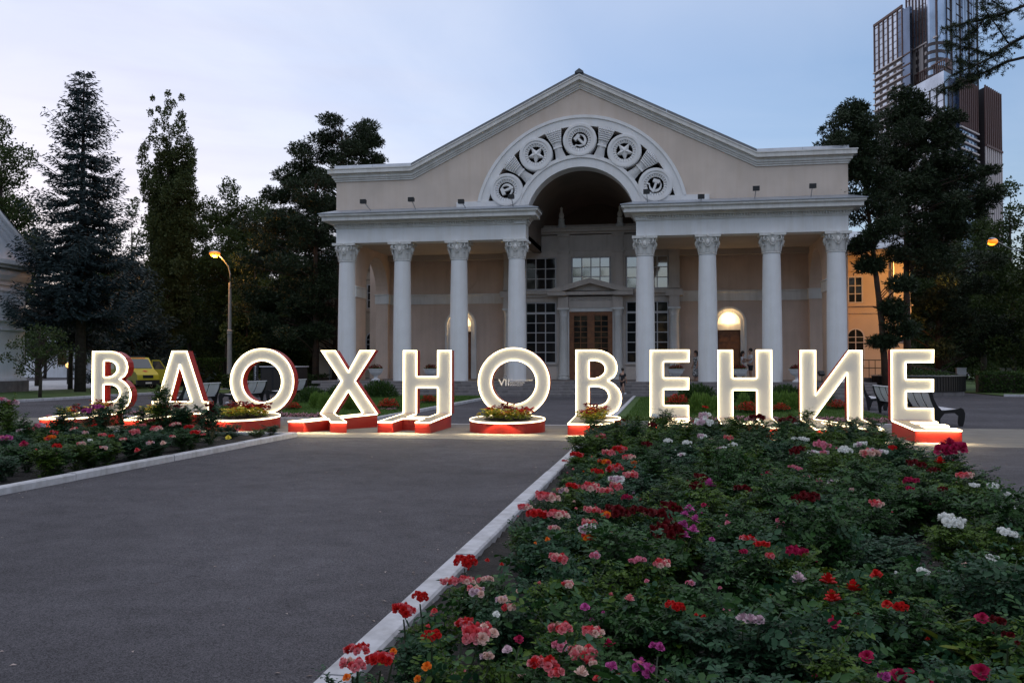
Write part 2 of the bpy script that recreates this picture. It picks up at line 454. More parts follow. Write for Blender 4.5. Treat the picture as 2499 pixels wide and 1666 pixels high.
# fallen petals and pale grit scattered on the bed soil
b = MB()
for poly, n in ((BEDR, 1500), (BEDL, 900)):
    for _ in range(n):
        x = random.uniform(min(p[0] for p in poly), max(p[0] for p in poly)); y = random.uniform(min(p[1] for p in poly), max(p[1] for p in poly))
        if poly is BEDR and (x > 2.6 + (y-2.2)*0.085): continue
        a = random.uniform(0, 6.28); s = random.uniform(.006, .016); z = 0.06 + random.uniform(0, .008)
        b.add([(x+s*math.cos(a), y+s*math.sin(a), z), (x-s*.6*math.sin(a), y+s*.6*math.cos(a), z+.004), (x-s*math.cos(a), y-s*math.sin(a), z), (x+s*.6*math.sin(a), y-s*.6*math.cos(a), z+.003)], [(0,1,2,3)])
for _ in range(160):
    x, y, a, s = random.uniform(-8.2, -1.8), random.uniform(4, 18), random.uniform(0, 6.28), random.uniform(.008, .022)
    if random.random() < .6: x = random.choice((-1.8 - abs(random.gauss(0, .35)), -8.2 + abs(random.gauss(0, .35))))
    b.add([(x+s*math.cos(a), y+s*math.sin(a), .006), (x-s*.5*math.sin(a), y+s*.5*math.cos(a), .012), (x-s*math.cos(a), y-s*math.sin(a), .006), (x+s*.5*math.sin(a), y-s*.5*math.cos(a), .010)], [(0,1,2,3)])
M['petal'] = leafmat('fallen_petal', (0.12, 0.09, 0.07), (0.45, 0.36, 0.33), 0)
tag(b.ob('fallen_petals', M['petal']), kind='stuff', label='pale fallen petals scattered on the dark bed soil')
# lawns on both sides of the entrance path, with rounded corners at the path
def arc(cx, cy, r, a0, a1, n=8): return [(cx + r*math.cos(R(a0+(a1-a0)*i/n)), cy + r*math.sin(R(a0+(a1-a0)*i/n))) for i in range(n+1)]
LAWNR = arc(-0.75, 25.2, 0.75, 270, 180) + [(-1.5, 44.2), (6.7, 44.2), (6.7, 24.45)]
LAWNL = arc(-9.25, 25.2, 0.75, 270, 360) + [(-8.5, 44.2), (-16.6, 44.2), (-16.6, 24.45)]
def kerb_ring(name, pts, closed=False):
    """low lawn edging following a bent line: one stone per side"""
    root = tag(thing(name, None, None, (pts[0][0], pts[0][1], 0)), kind='structure')
    for i in range(len(pts)-1):
        a, c = Vector((*pts[i], 0)), Vector((*pts[i+1], 0)); d = c - a; k = max(1, round(d.length/2.2)); s = d.length/k
        me = rock_box(s-0.006, 0.14, 0.10).mesh('kerb_stone', M['kerb'])
        for q in range(k):
            link('kerb_stone', me, root, loc=a + d.normalized()*q*s - Vector((*pts[0], 0)), rot=(0, 0, math.atan2(d.y, d.x)))
    return root
sheet('lawn', LAWNR, 0.06, M['lawn']); sheet('lawn', LAWNL, 0.06, M['lawn'])
kerb_ring('kerb', [(6.7, 24.4)] + arc(-0.75, 25.2, 0.8, 270, 180) + [(-1.55, 44.2)])
kerb_ring('kerb', [(-16.6, 24.4)] + arc(-9.25, 25.2, 0.8, 270, 360) + [(-8.45, 44.2)])
# flush pale line of concrete closing the paved strip below the letters
sheet('path_edging', [(-8.4, 23.75), (-1.7, 23.75), (-1.7, 23.93), (-8.4, 23.93)], 0.008, M['kerb'])
# grass strip with the spruces, at the left of the plaza
LAWNF = [(-28.0, 30), (-28.0, 70), (-38.0, 70), (-38.0, 30)]
sheet('lawn', LAWNF, 0.06, M['lawn'])
kerb_line('kerb', (-27.92, 30, 0), (-27.92, 62, 0), 3.0, 0.15, 0.12)
sheet('pavement', [(-38.2, 30), (-38.2, 110), (-62, 110), (-62, 30)], 0.012, M['kerb'])
# planting ground round the building
sheet('lawn', [(17.2, 49), (17.2, 130), (70, 130), (70, 45)], 0.05, M['lawn'])
kerb_line('kerb', (17.1, 49, 0), (30, 46.5, 0), 3.0, 0.15, 0.12)
sheet('lawn', [(-20.5, 47), (-20.5, 120), (-28, 120), (-28, 47)], 0.05, M['lawn'])
def blades(poly, n, h, name, label):
    xs = [p[0] for p in poly]; ys = [p[1] for p in poly]
    x = rng.uniform(min(xs), max(xs), n); y = rng.uniform(min(ys), max(ys), n)
    a = rng.uniform(0, 6.28, n); hh = h * rng.uniform(.5, 1.2, n); l = rng.normal(0, .35, (n, 2)) * hh[:, None]
    w = 0.012
    v = np.zeros((n, 3, 3))
    v[:, 0] = np.c_[x - w*np.cos(a), y - w*np.sin(a), np.full(n, .055)]
    v[:, 1] = np.c_[x + w*np.cos(a), y + w*np.sin(a), np.full(n, .055)]
    v[:, 2] = np.c_[x + l[:, 0], y + l[:, 1], .055 + hh]
    return tag(link(name, npmesh(name, v.reshape(-1, 3), 3, M['grass'])), kind='stuff', label=label)
def npmesh(name, v, k, m):
    """faces of k verts each, taken in order from v"""
    n = len(v); me = bpy.data.meshes.new(name)
    me.vertices.add(n); me.vertices.foreach_set('co', np.ascontiguousarray(v, dtype=np.float32).ravel())
    me.loops.add(n); me.loops.foreach_set('vertex_index', np.arange(n, dtype=np.int32))
    me.polygons.add(n // k); me.polygons.foreach_set('loop_start', np.arange(0, n, k, dtype=np.int32))
    me.materials.append(m); me.update(calc_edges=True)
    return me
blades([(-1.2, 24.6), (6.6, 43)], 45000, .07, 'grass', 'short green grass of the lawn to the right of the entrance path')
blades([(-16.5, 24.6), (-8.7, 43)], 45000, .07, 'grass', 'short green grass of the lawn to the left of the entrance path')
# the paler paved strip the letters stand on
pvx = [(-24 + i*.5, 18.98 + .03*math.sin(i*.9) + .02*math.sin(i*2.3)) for i in range(75)]
sheet('paved_strip', pvx + [(13, 24.38), (-1.0, 24.38), (-1.6, 23.74), (-8.4, 23.74), (-9.0, 24.38), (-24, 24.38)], 0.004, M['paving'])
# a resurfacing seam and short cracks in the asphalt
def seam(pts, w):
    b = MB(); L = []
    for i, (x, y) in enumerate(pts):
        L.append((x, y + random.uniform(-.012, .012)))
    for i in range(len(L)-1):
        (x0, y0), (x1, y1) = L[i], L[i+1]; ww = w * random.uniform(.4, 1.2)
        b.add([(x0, y0-ww, .004), (x1, y1-ww, .004), (x1, y1+ww, .004), (x0, y0+ww, .004)], [(0,1,2,3)])
    return tag(b.ob('asphalt_seam', M['soil']), kind='structure')
seam([(-8.2 + .16*i, 18.93 + .03*math.sin(i*.31)) for i in range(41)], .010)
seam([(-6.2 + .12*i, 17.75 + .004*i) for i in range(30)], .012)
seam([(-7.9 + .1*i, 13.2 - .05*i + .05*math.sin(i*.8)) for i in range(22)], .005)
seam([(-6.9 + .05*i, 8.4 + .07*i + .04*math.sin(i*1.3)) for i in range(16)], .004)
seam([(4.4 + .2*i, 18.6 - .004*i) for i in range(60)], .012)
seam([(-4.15 + .07*i, 5.7 + .09*i + .03*math.sin(i*2)) for i in range(9)], .006)

# ---------------------------------------------------------------- steps and terrace
ROOTX = (-19.3, 10.3)
st = tag(thing('entrance_steps', None, None, (-4.5, 44.8, 0)), kind='structure')
nb = 14; bl = (ROOTX[1]-ROOTX[0])/nb
sm = [rock_box(bl-0.012, 0.42, 0.15, 0.015).mesh('step_block', M['step']) for _ in range(1)][0]
for k in range(5):
    off = (k % 2) * bl/2
    for i in range(nb):
        link('step_block', sm, st, loc=(ROOTX[0]+i*bl+off*0.6-(-4.5), k*0.33+0.21, k*0.15 + random.uniform(-.003, .003)))
MB().box(ROOTX[0]+.3, ROOTX[1]-.3, 46.35, 54.5, 0.0, 0.747).ob('terrace', M['step'], st, world=True)
MB().box(ROOTX[0]+.3, ROOTX[1]-.3, 45.0, 46.4, -.1, 0.02).ob('step_base', M['step'], st, world=True)

# ---------------------------------------------------------------- the columned building
AX = -4.48
FY = 46.8                                   # face of entablature and gable wall
hall = thing('theatre_building', 'beige neoclassical hall with white columns, arched gable and steps, behind the letters', 'building', (AX, FY, 0))
def part(name, mb, m, parent=None, smooth=False): return mb.ob(name, m, parent or hall, smooth, world=True)
XL, XR = -18.18, 9.16
OPL, OPR = -7.42, -1.52                     # the arched centre opening
AZ, RI, RO, RB, RE = 9.25, 2.95, 3.55, 5.16, 5.66
# gable wall: outline with the arch cut away
def arcp(r, a0, a1, n): return [(AX + r*math.cos(R(a0+(a1-a0)*i/n)), AZ + r*math.sin(R(a0+(a1-a0)*i/n))) for i in range(n+1)]
aB = math.degrees(math.asin((10.5-AZ)/RB))
gable = [(XL, 10.0), (AX-RB*math.cos(R(aB)), 10.0)] + arcp(RB, 180-aB, aB, 40) + [(AX+RB*math.cos(R(aB)), 10.0), (XR, 10.0), (XR, 12.6), (4.72, 12.6), (AX, 17.15), (-13.85, 12.6), (XL, 12.6)]
part('gable_wall', MB().ext([gable], lambda x, z, t: (x, t, z), FY, FY+0.95), M['plaster'])
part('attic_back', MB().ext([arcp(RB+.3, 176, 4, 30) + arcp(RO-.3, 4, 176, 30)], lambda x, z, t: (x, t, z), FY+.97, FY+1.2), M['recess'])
# arch ring round the opening, with jambs
ring = arcp(RO, 180, 0, 48) + arcp(RI, 0, 180, 48)
part('arch_ring', MB().ext([ring], lambda x, z, t: (x, t, z), FY-0.10, FY+0.95), M['white'])
part('arch_ring_moulding', MB().ext([arcp(RO+.05, 170, 10, 48) + arcp(RO-.13, 10, 170, 48)], lambda x, z, t: (x, t, z), FY-0.17, FY-.102), M['white'])
a5 = math.degrees(math.asin((10.5-AZ)/RE))
band = arcp(RE, 180-a5, a5, 56) + arcp(RB-.02, aB, 180-aB, 56)
part('outer_arch_band', MB().ext([band], lambda x, z, t: (x, t, z), FY-0.10, FY-.004), M['white'])
part('outer_arch_band_moulding', MB().ext([arcp(RE+.06, 180-a5, a5, 56) + arcp(RE-.1, a5, 180-a5, 56)], lambda x, z, t: (x, t, z), FY-0.16, FY-.102), M['white'])
for sx in (-1, 1):
    x0, x1 = sorted((AX+sx*2.98, AX+sx*6.75))
    part('arch_plinth', MB().box(x0, x1, FY-.14, FY+.4, 10.2, 10.5), M['white'])
# medallions, sheaves and emblems in the arch band
RM = (RO+RB)/2 + .02
def on_band(a, x, y, sc=1.0):
    """local emblem point (x right, y outwards) to the wall, turned with the arch"""
    c = Vector((AX + RM*math.cos(R(a)), AZ + RM*math.sin(R(a)))); o = Vector((math.cos(R(a)), math.sin(R(a)))); t = Vector((o.y, -o.x))
    p = c + t*x*sc + o*y*sc
    return p.x, p.y
def circ(r, n=32, cx=0, cy=0): return [(cx + r*math.cos(2*math.pi*i/n), cy + r*math.sin(2*math.pi*i/n)) for i in range(n)]
def emblem_ext(b, polys, a, y0, y1): b.ext(polys, lambda x, z, t: (*(lambda q: (q[0], t, q[1]))(on_band(a, x, z)),), y0, y1)
def medallion(a, star):
    b = MB()
    emblem_ext(b, [circ(.90, 40), circ(.60, 40)[::-1]], a, FY-.16, FY+.35)
    emblem_ext(b, [circ(.86, 40), circ(.74, 40)[::-1]], a, FY-.205, FY-.162)
    md = part('medallion', b, M['white'], smooth=True)
    w = MB()                                   # leaf wreath just inside the rim
    for i in range(26):
        th = 2*math.pi*i/26
        for k in (0, 1):
            r0 = .49 + .07*k
            p = on_band(a, r0*math.cos(th), r0*math.sin(th))
            w.ball((p[0], FY-.06 - .03*k, p[1]), .072, 6, 4, (1, .7, 1))
    part('wreath', w, M['white'], md, smooth='all')
    e = MB()
    if star:
        pts = []
        for i in range(10):
            r = (.50, .215)[i % 2]; th = math.pi/2 + i*math.pi/5
            pts.append(on_band(a, r*math.cos(th), r*math.sin(th)))
        c = on_band(a, 0, 0)
        vs = [(p[0], FY-.08, p[1]) for p in pts] + [(c[0], FY-.24, c[1])] + [(p[0], FY+.1, p[1]) for p in pts]
        e.add(vs, [(i, (i+1) % 10, 10) for i in range(10)] + [(i, 11+i, 11+(i+1) % 10, (i+1) % 10) for i in range(10)])
        part('star', e, M['white'], md)
    else:
        # sickle: a tapering crescent and a handle; hammer across it
        cr = []
        for i in range(25):
            th = R(-125 + 245*i/24); cr.append((.33*math.cos(th)+.03, .33*math.sin(th)-.02))
        inn = []
        for i in range(25):
            q = i/24; th = R(-125 + 245*q); r = .33 - .13*math.sin(math.pi*min(1, q*0.9+.12))
            inn.append((r*math.cos(th)+.03, r*math.sin(th)-.02))
        emblem_ext(e, [cr + inn[::-1]], a, FY-.14, FY+.1)
        emblem_ext(e, [[(-.14, -.27), (-.20, -.22), (-.33, -.36), (-.27, -.41)]], a, FY-.14, FY+.1)
        def rot(x, y): c, s = math.cos(R(-45)), math.sin(R(-45)); return (x*c - y*s, x*s + y*c)
        emblem_ext(e, [[rot(-.34, -.055), rot(.30, -.055), rot(.30, .055), rot(-.34, .055)][::1]], a, FY-.19, FY-.02) if False else None
        h = [(.24, -.32), (.32, -.24), (-.10, .18), (-.18, .10)]
        emblem_ext(e, [h], a, FY-.2, FY+.1)
        hd = [(-.34, .07), (-.22, -.06), (.02, .18), (-.02, .30), (-.12, .31)]
        emblem_ext(e, [hd], a, FY-.215, FY+.1)
        part('hammer_and_sickle', e, M['white'], md)
for a, s in ((90, 0), (90+32.7, 1), (90-32.7, 1), (90+65.4, 0), (90-65.4, 0)): medallion(a, s)
def sheaf(a):
    b = MB(); n = 9
    rows = [(-.83, .29), (-.45, .22), (-.22, .20), (0.1, .27), (.45, .38), (.72, .46)]
    for j in range(n):                         # each stalk bundle is a ridge
        vs = []
        for q, (y, hw) in enumerate(rows):
            for k, (o, dp) in enumerate(((-.5, 0), (0, -.035), (.5, 0))):
                x = (j + .5 + o - n/2) / (n/2) * hw
                yy = y + (.10*math.cos((j + .5 - n/2)/(n/2)*1.4) if q == 5 else 0)
                p = on_band(a, x, yy)
                vs.append((p[0], FY-.06 + dp - .10*math.cos((j+.5-n/2)/(n/2)*1.3), p[1]))
        b.add(vs, [(q*3+k, q*3+k+1, q*3+k+4, q*3+k+3) for q in range(5) for k in range(2)])
    sh = part('wheat_sheaf', b, M['white'])
    g = MB()                                   # grains on the fanned ears
    for j in range(n):
        for q in range(6):
            y = .12 + q*.11; hw = .33 + (y-.1)*.33
            p = on_band(a, (j + .5 - n/2)/(n/2)*hw*.80, y)
            g.ball((p[0], FY-.11 - .10*math.cos((j+.5-n/2)/(n/2)*1.3), p[1]), .045, 5, 4)
    part('grain', g, M['white'], sh, smooth='all')['kind'] = 'stuff'
    t = MB()
    emblem_ext(t, [[(-.235, -.24), (.235, -.24), (.235, -.14), (-.235, -.14)]], a, FY-.2, FY)
    part('band', t, M['white'], sh)
for a in (90+16.35, 90-16.35, 90+49, 90-49): sheaf(a)
# sloping cornice of the gable: stacked bands along a bent line, metal capping on top
line = [(XL-.0, 0.0), (-13.75, 0.0), (AX, 4.55), (4.65, 0.0), (XR, 0.0)]
def rake(z0, z1, proj, ext=0.0, y1=None):
    lo = [(x + (-ext if i == 0 else ext if i == 4 else 0), 11.86 + dz + z0) for i, (x, dz) in enumerate(line)]
    hi = [(x, z + z1 - z0) for x, z in lo]
    return MB().ext([lo + hi[::-1]], lambda x, z, t: (x, t, z), FY-proj, FY+(.95 if y1 is None else y1))
part('gable_cornice', rake(0, .10, .07, .06), M['stucco'])
part('gable_cornice', rake(.10, .20, .13, .12), M['stucco'])
part('gable_cornice', rake(.20, .34, .20, .20), M['stucco'])
part('gable_cornice', rake(.34, .41, .24, .24), M['stucco'])
part('gable_cornice', rake(.41, .62, .40, .38), M['stucco'])
part('gable_cornice', rake(.62, .68, .44, .42), M['stucco'])
# metal capping in sheets, one each of the five slopes
lo = [(x, 11.86 + dz + .69) for x, dz in line]
for i in range(4):
    (xa, za), (xb, zb) = lo[i], lo[i+1]; n = max(2, int(abs(xb-xa)/1.9))
    for k in range(n):
        p, q = k/n, (k+1)/n; g0 = .006
        x0, x1 = xa+(xb-xa)*p+g0, xa+(xb-xa)*q-g0; z0, z1 = za+(zb-za)*p, za+(zb-za)*q
        h = .17
        vs = [(x0, FY-.36, z0), (x1, FY-.36, z1), (x1, FY-.30, z1+h), (x0, FY-.30, z0+h), (x0, FY+1.2, z0+h+.1), (x1, FY+1.2, z1+h+.1), (x0, FY+1.2, z0), (x1, FY+1.2, z1)]
        part('roof_sheet', MB().add(vs, [(0,1,2,3), (3,2,5,4), (0,3,4,6), (1,7,5,2)]), M['lead'] if i in (1, 2) else M['zinc'])
b = MB(); b.ext([[(AX-.24, 17.16), (AX+.24, 17.16), (AX+.22, 17.24), (AX, 17.40), (AX-.22, 17.24)]], lambda x, z, t: (x, t, z), FY-.40, FY+1.0)
part('ridge_cap', b, M['lead'])
# entablature blocks left and right
for (x0, x1, inn) in ((XL, OPL, 1), (OPR, XR, -1)):
    part('frieze', MB().box(x0, x1, FY, FY+.95, 8.42, 9.22), M['white'])
    e0, e1 = x0, x1
    def band3(z0, z1, pr, m=M['stucco'], nm='cornice'):
        part(nm, MB().box(e0-pr, e1+pr, FY-pr, FY+.95+(.1 if pr > .3 else 0), z0, z1), m)
    band3(9.222, 9.30, .05); band3(9.30, 9.335, .09)
    dn = MB(); nd = int((x1-x0+.3)/.14)                       # egg-and-dart row, too fine to pick apart
    for i in range(nd):
        xx = x0-.1 + (x1-x0+.2)*(i+.5)/nd
        dn.ball((xx, FY-.11, 9.395), .055, 6, 4, (1, 1, 1.1))
    for yy in np.arange(FY, FY+.9, .14):
        for ex in (e0-.11, e1+.11): dn.ball((ex, yy, 9.395), .055, 6, 4)
    part('egg_moulding', dn, M['stucco'], smooth='all')['kind'] = 'stuff'
    band3(9.336, 9.455, .075); band3(9.457, 9.52, .20); band3(9.52, 9.60, .28)
    band3(9.60, 9.80, .62); band3(9.80, 9.85, .66); band3(9.85, 9.99, .74)
    # sheet-metal slope over the cornice
    zt = 10.27; nk = 6
    for k in range(nk):
        xa, xb = e0-.8 + (e1-e0+1.6)*k/nk + .004, e0-.8 + (e1-e0+1.6)*(k+1)/nk - .004
        ta = xa if k else e0-.02; tb = xb if k < nk-1 else e1+.02
        vs = [(xa, FY-.80, 9.995), (xb, FY-.80, 9.995), (tb, FY-.02, zt), (ta, FY-.02, zt), (xa, FY-.80, 9.965), (xb, FY-.80, 9.965), (ta, FY+1, zt), (tb, FY+1, zt)]
        fs = [(0,1,2,3), (4,5,1,0), (3,2,7,6)]
        part('cornice_sheet', MB().add(vs, fs), M['zinc'])
    for ex, tx in ((e0-.8, e0-.02), (e1+.8, e1+.02)):
        part('cornice_sheet', MB().add([(ex, FY-.80, 9.995), (ex, FY+1.0, 9.995), (tx, FY+1.0, zt), (tx, FY-.02, zt)], [(0,1,2,3)]), M['zinc'])
# columns
CH = 8.41
def capital_mesh():
    b = MB(); z0, z1 = 7.47-.75, CH-.75
    b.lathe([(.44, z0-.10), (.485, z0-.08), (.485, z0-.03), (.45, z0-.01), (.44, z0+.02), (.45, z0+.25), (.50, z0+.55), (.60, z0+.78)], 24)
    # abacus with concave sides
    ab = []
    for s in range(4):
        for i in range(8):
            t = i/8*2-1; x, y = t*.66, -.66 + .11*(1-t*t); c, sn = [(1,0),(0,1),(-1,0),(0,-1)][s]
            ab.append((x*c - y*sn, x*sn + y*c))
    b.ext([ab], lambda x, y, t: (x, y, t), z0+.80, z1)
    for s in range(4):                        # corner volutes
        a = R(45+90*s)
        for k in (-1, 1):
            pts = []
            for i in range(13):
                th = i/12*4.2*math.pi/2; r = .15*(1-i/15)
                u = .60 - .10 + r*math.sin(th)*.9; zz = z0+.66 + r*math.cos(th)
                pts.append((u*math.cos(a+k*.10)*1.15, u*math.sin(a+k*.10)*1.15, zz))
            b.tube(pts, .038, 5)
    for s in range(16):                       # two rows of leaves curling outwards
        a = R(22.5*s); tall = s % 2
        zt = z0+(.56 if tall else .34); vs = []
        for (q, w, dr) in ((0, .085, 0), (.45, .10, .03), (.8, .085, .07), (1.0, .05, .15), (.9, .02, .19)):
            zz = z0 + (zt-z0)*q; rr = .455 + dr + .03*tall
            for e in (-1, 0, 1):
                aa = a + e*w/rr; r2 = rr + (.025 if e == 0 else 0)
                vs.append((r2*math.cos(aa), r2*math.sin(aa), zz))
        b.add(vs, [(q*3+k, q*3+k+1, q*3+k+4, q*3+k+3) for q in range(4) for k in range(2)])
    for s in range(4):                        # shield or flower in the middle of each side
        a = R(90*s)
        b.ball((.585*math.cos(a), .585*math.sin(a), z0+.86), .085, 8, 6)
        b.ball((.55*math.cos(a), .55*math.sin(a), z0+.52), .13, 8, 6, (.8, .8, 1.3))
        for k in (-1, 1):
            pts = [(.56*math.cos(a+k*q[0]), .56*math.sin(a+k*q[0]), z0+q[1]) for q in ((.05, .30), (.22, .42), (.34, .58), (.50, .70), (.66, .74))]
            b.tube(pts, .03, 5)
    return b.mesh('capital', M['stucco'], 50)
cap_me = capital_mesh()
prof = [(.505 - .0*z, 0) for z in (0,)]
prof = [(.505, 0.0), (.505, 1.0), (.502, 2.2), (.492, 3.6), (.474, 5.0), (.452, 6.2), (.442, 6.64)]
shaft_me = MB().lathe(prof, 40).mesh('shaft', M['white'], 30)
# the joint lines where the shaft drums meet
CXS = [-17.67, -14.44, -11.20, -7.97, -1.07, 2.17, 5.42, 8.62]
for i, x in enumerate(CXS):
    c = link('column', shaft_me, hall, loc=(x-AX, .40, .75))
    link('capital', cap_me, c)
# terrace ceiling, barrel vault and side walls
YB = 53.6
for x0, x1 in ((-18.1, OPL), (OPR, 9.1)):
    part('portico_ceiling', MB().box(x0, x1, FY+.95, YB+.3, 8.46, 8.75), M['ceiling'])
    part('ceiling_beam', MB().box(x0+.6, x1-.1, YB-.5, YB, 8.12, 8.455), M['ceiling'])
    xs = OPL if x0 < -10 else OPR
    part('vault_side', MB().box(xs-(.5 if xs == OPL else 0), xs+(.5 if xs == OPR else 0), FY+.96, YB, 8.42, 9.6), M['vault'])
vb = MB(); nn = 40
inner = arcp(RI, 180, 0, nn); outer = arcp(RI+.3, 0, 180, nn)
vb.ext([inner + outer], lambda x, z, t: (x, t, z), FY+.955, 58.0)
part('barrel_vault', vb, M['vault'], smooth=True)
part('vault_end_wall', MB().box(AX-4, AX+4, 58.0, 58.3, 8, 13), M['vault'])
for sx, xw in ((-1, -17.2), (1, 8.21)):
    x0, x1 = (xw-.8, xw) if sx < 0 else (xw, xw+.8)
    cy, r, zs = 51.07, 2.1, 6.0
    wall = [(47.25, .75), (cy-r, .75), (cy-r, zs)] + [(cy - r*math.cos(R(180*i/24)), zs + r*math.sin(R(180*i/24))) for i in range(1, 24)] + [(cy+r, zs), (cy+r, .75), (YB, .75), (YB, 8.46), (47.25, 8.46)]
    part('side_wall', MB().ext([wall], lambda y, z, t: (t, y, z), x0, x1), M['plaster_in'])
    part('impost', MB().box(x0-.05, x1+.05, cy+r-.03, YB, 5.45, 6.0).box(x0-.09, x1+.09, cy+r-.07, YB, 6.002, 6.06), M['stucco'])
    part('impost', MB().box(x0-.05, x1+.05, 47.2, cy-r+.03, 5.45, 6.0).box(x0-.09, x1+.09, 47.2, cy-r+.07, 6.002, 6.06), M['stucco'])
# back walls with arched doorways, roundels and string course
def back_wall(x0, x1, dx):
    r, zs = .66, 4.08
    hole = [(dx-r, .76), (dx-r, zs)] + [(dx - r*math.cos(R(180*i/20)), zs + r*math.sin(R(180*i/20))) for i in range(1, 20)] + [(dx+r, zs), (dx+r, .76)]
    part('back_wall', MB().ext([[(x0, .75), (dx-r, .75)] + hole + [(dx+r, .75), (x1, .75), (x1, 8.46), (x0, 8.46)]], lambda x, z, t: (x, t, z), YB, YB+.5), M['plaster_in'])
    part('string_course', MB().box(x0, x1, YB-.08, YB, 5.42, 5.95).box(x0, x1, YB-.16, YB, 5.95, 6.04), M['stucco'])
    def arch(ro, ri, y0, nm):
        o = [(dx-ro, .76), (dx-ro, zs)] + [(dx - ro*math.cos(R(180*i/20)), zs + ro*math.sin(R(180*i/20))) for i in range(1, 20)] + [(dx+ro, zs), (dx+ro, .76)]
        n = [(dx+ri, .76), (dx+ri, zs)] + [(dx + ri*math.cos(R(180*i/20)), zs + ri*math.sin(R(180*i/20))) for i in range(1, 20)] + [(dx-ri, zs), (dx-ri, .76)]
        return part(nm, MB().ext([o + n], lambda x, z, t: (x, t, z), y0, YB+.35), M['stucco'])
    arch(1.0, .86, YB-.10, 'door_surround'); arch(.858, .66, YB-.05, 'door_surround')
    part('tympanum', MB().box(dx-.7, dx+.7, YB+.352, YB+.45, 3.7, 4.95), M['stucco'])
    part('lintel', MB().box(dx-.66, dx+.66, YB+.06, YB+.36, 3.69, 4.06), M['stucco'])
    d = part('door', MB().box(dx-.66, dx+.66, YB+.22, YB+.28, .75, 3.69), M['wood'])
    for k in range(4):
        for s in (-1, 1):
            part('door_panel', MB().box(dx+s*.33-.24, dx+s*.33+.24, YB+.19, YB+.222, .95+k*.68, 1.5+k*.68), M['wood'], d)
    part('roundel', MB().ext([circ(.95, 40, dx, 7.2)], lambda x, z, t: (x, t, z), YB-.03, YB).ext([circ(1.03, 40, dx, 7.2), circ(.93, 40, dx, 7.2)[::-1]], lambda x, z, t: (x, t, z), YB-.07, YB), M['plaster_in'], smooth=True)
    # the lit bulb in the arch over the door
    lm = thing('wall_lamp', 'lit round lamp over the %s side door, glowing in its arch' % ('left' if dx < 0 else 'right'), 'lamp', (dx, YB+.25, 4.42))
    MB().ball((0, 0, 0), .085, 10, 8).ob('bulb', M['bulb'], lm, 'all')
    MB().lathe([(.10, 0), (.10, .02), (.05, .05)], 12).ob('lamp_base', M['steel'], lm).rotation_euler = (R(-90), 0, 0)
    pl = bpy.data.lights.new('door_lamp_light', 'POINT'); pl.energy = 42; pl.color = (1.0, .66, .30); pl.shadow_soft_size = .09
    o = bpy.data.objects.new('door_lamp_light', pl); COL.objects.link(o); o.location = (0, -.36, .0); o.parent = lm
BX0, BX1 = -9.78, .84
back_wall(-17.2, BX0, -12.6); back_wall(BX1, 8.21, 3.69)

# centre bay: pilasters, windows, door with pediment
CY0 = 52.9
CA = -4.43
def cbox(nm, x0, x1, z0, z1, pr=0.0, m=None, dep=.4): return part(nm, MB().box(x0, x1, CY0-pr, CY0+dep, z0, z1), m or M['stone'])
def window(x0, x1, z0, z1, nx, nz, y=CY0+.12, glass='glass', parent=None, thick=()):
    """one window: frame and bars in one mesh, every pane its own piece of glass"""
    b = MB(); w = .07
    b.box(x0, x1, y-.05, y+.05, z0, z0+w).box(x0, x1, y-.05, y+.05, z1-w, z1).box(x0, x0+w, y-.05, y+.05, z0+w, z1-w).box(x1-w, x1, y-.05, y+.05, z0+w, z1-w)
    xs = [x0+w+(x1-x0-2*w)*i/nx for i in range(nx+1)]; zs = [z0+w+(z1-z0-2*w)*i/nz for i in range(nz+1)]
    for i in range(1, nx): b.box(xs[i]-.03, xs[i]+.03, y-.035, y+.035, z0+w, z1-w)
    for k in range(1, nz):
        t = .06 if k in thick else .025
        b.box(x0+w, x1-w, y-.032, y+.032, zs[k]-t, zs[k]+t)
    f = part('window', b, M['frame'], parent)
    me = MB().quad((0, 0, 0), (xs[1]-xs[0], 0, 0), (xs[1]-xs[0], 0, zs[1]-zs[0]), (0, 0, zs[1]-zs[0])).mesh('pane', M[glass])
    inv = parent_inv(f)
    for i in range(nx):
        for k in range(nz):
            o = link('pane', me, f); o.matrix_parent_inverse = inv
            o.location = (xs[i], y + .004*((i*7+k*3) % 3)/3, zs[k]); o.rotation_euler = (R(((i*5+k*11) % 7-3)*.12), 0, R(((i*3+k*5) % 7-3)*.12))
    return f
xw = [(-9.05, -6.51), (-5.62, -3.24), (-2.35, .19)]
# wall panels between and around the windows
for (x0, x1) in ((BX0, -9.05), (-6.51, -5.62), (-3.24, -2.35), (.19, BX1)):
    cbox('bay_wall', x0, x1, .75, 8.62)
for (x0, x1) in (xw[0], xw[2]):
    cbox('bay_wall', x0, x1, .75, 1.62, m=M['plaster'] ); cbox('bay_wall', x0, x1, 5.42, 6.16); cbox('bay_wall', x0, x1, 8.13, 8.62)
    cbox('window_sill', x0-.05, x1+.05, 1.62, 1.72, .12)
    window(x0+.02, x1-.02, 1.72, 5.42, 4, 6, thick=(5,)); window(x0+.02, x1-.02, 6.16, 8.13, 4, 3, glass='glass' if x0 < -6 else 'glass_sky')
cbox('bay_wall', xw[1][0], xw[1][1], 8.13, 8.62); cbox('bay_wall', xw[1][0], xw[1][1], 4.80, 6.3)
window(xw[1][0]+.02, xw[1][1]-.02, 6.3, 8.13, 4, 3, glass='glass_sky')
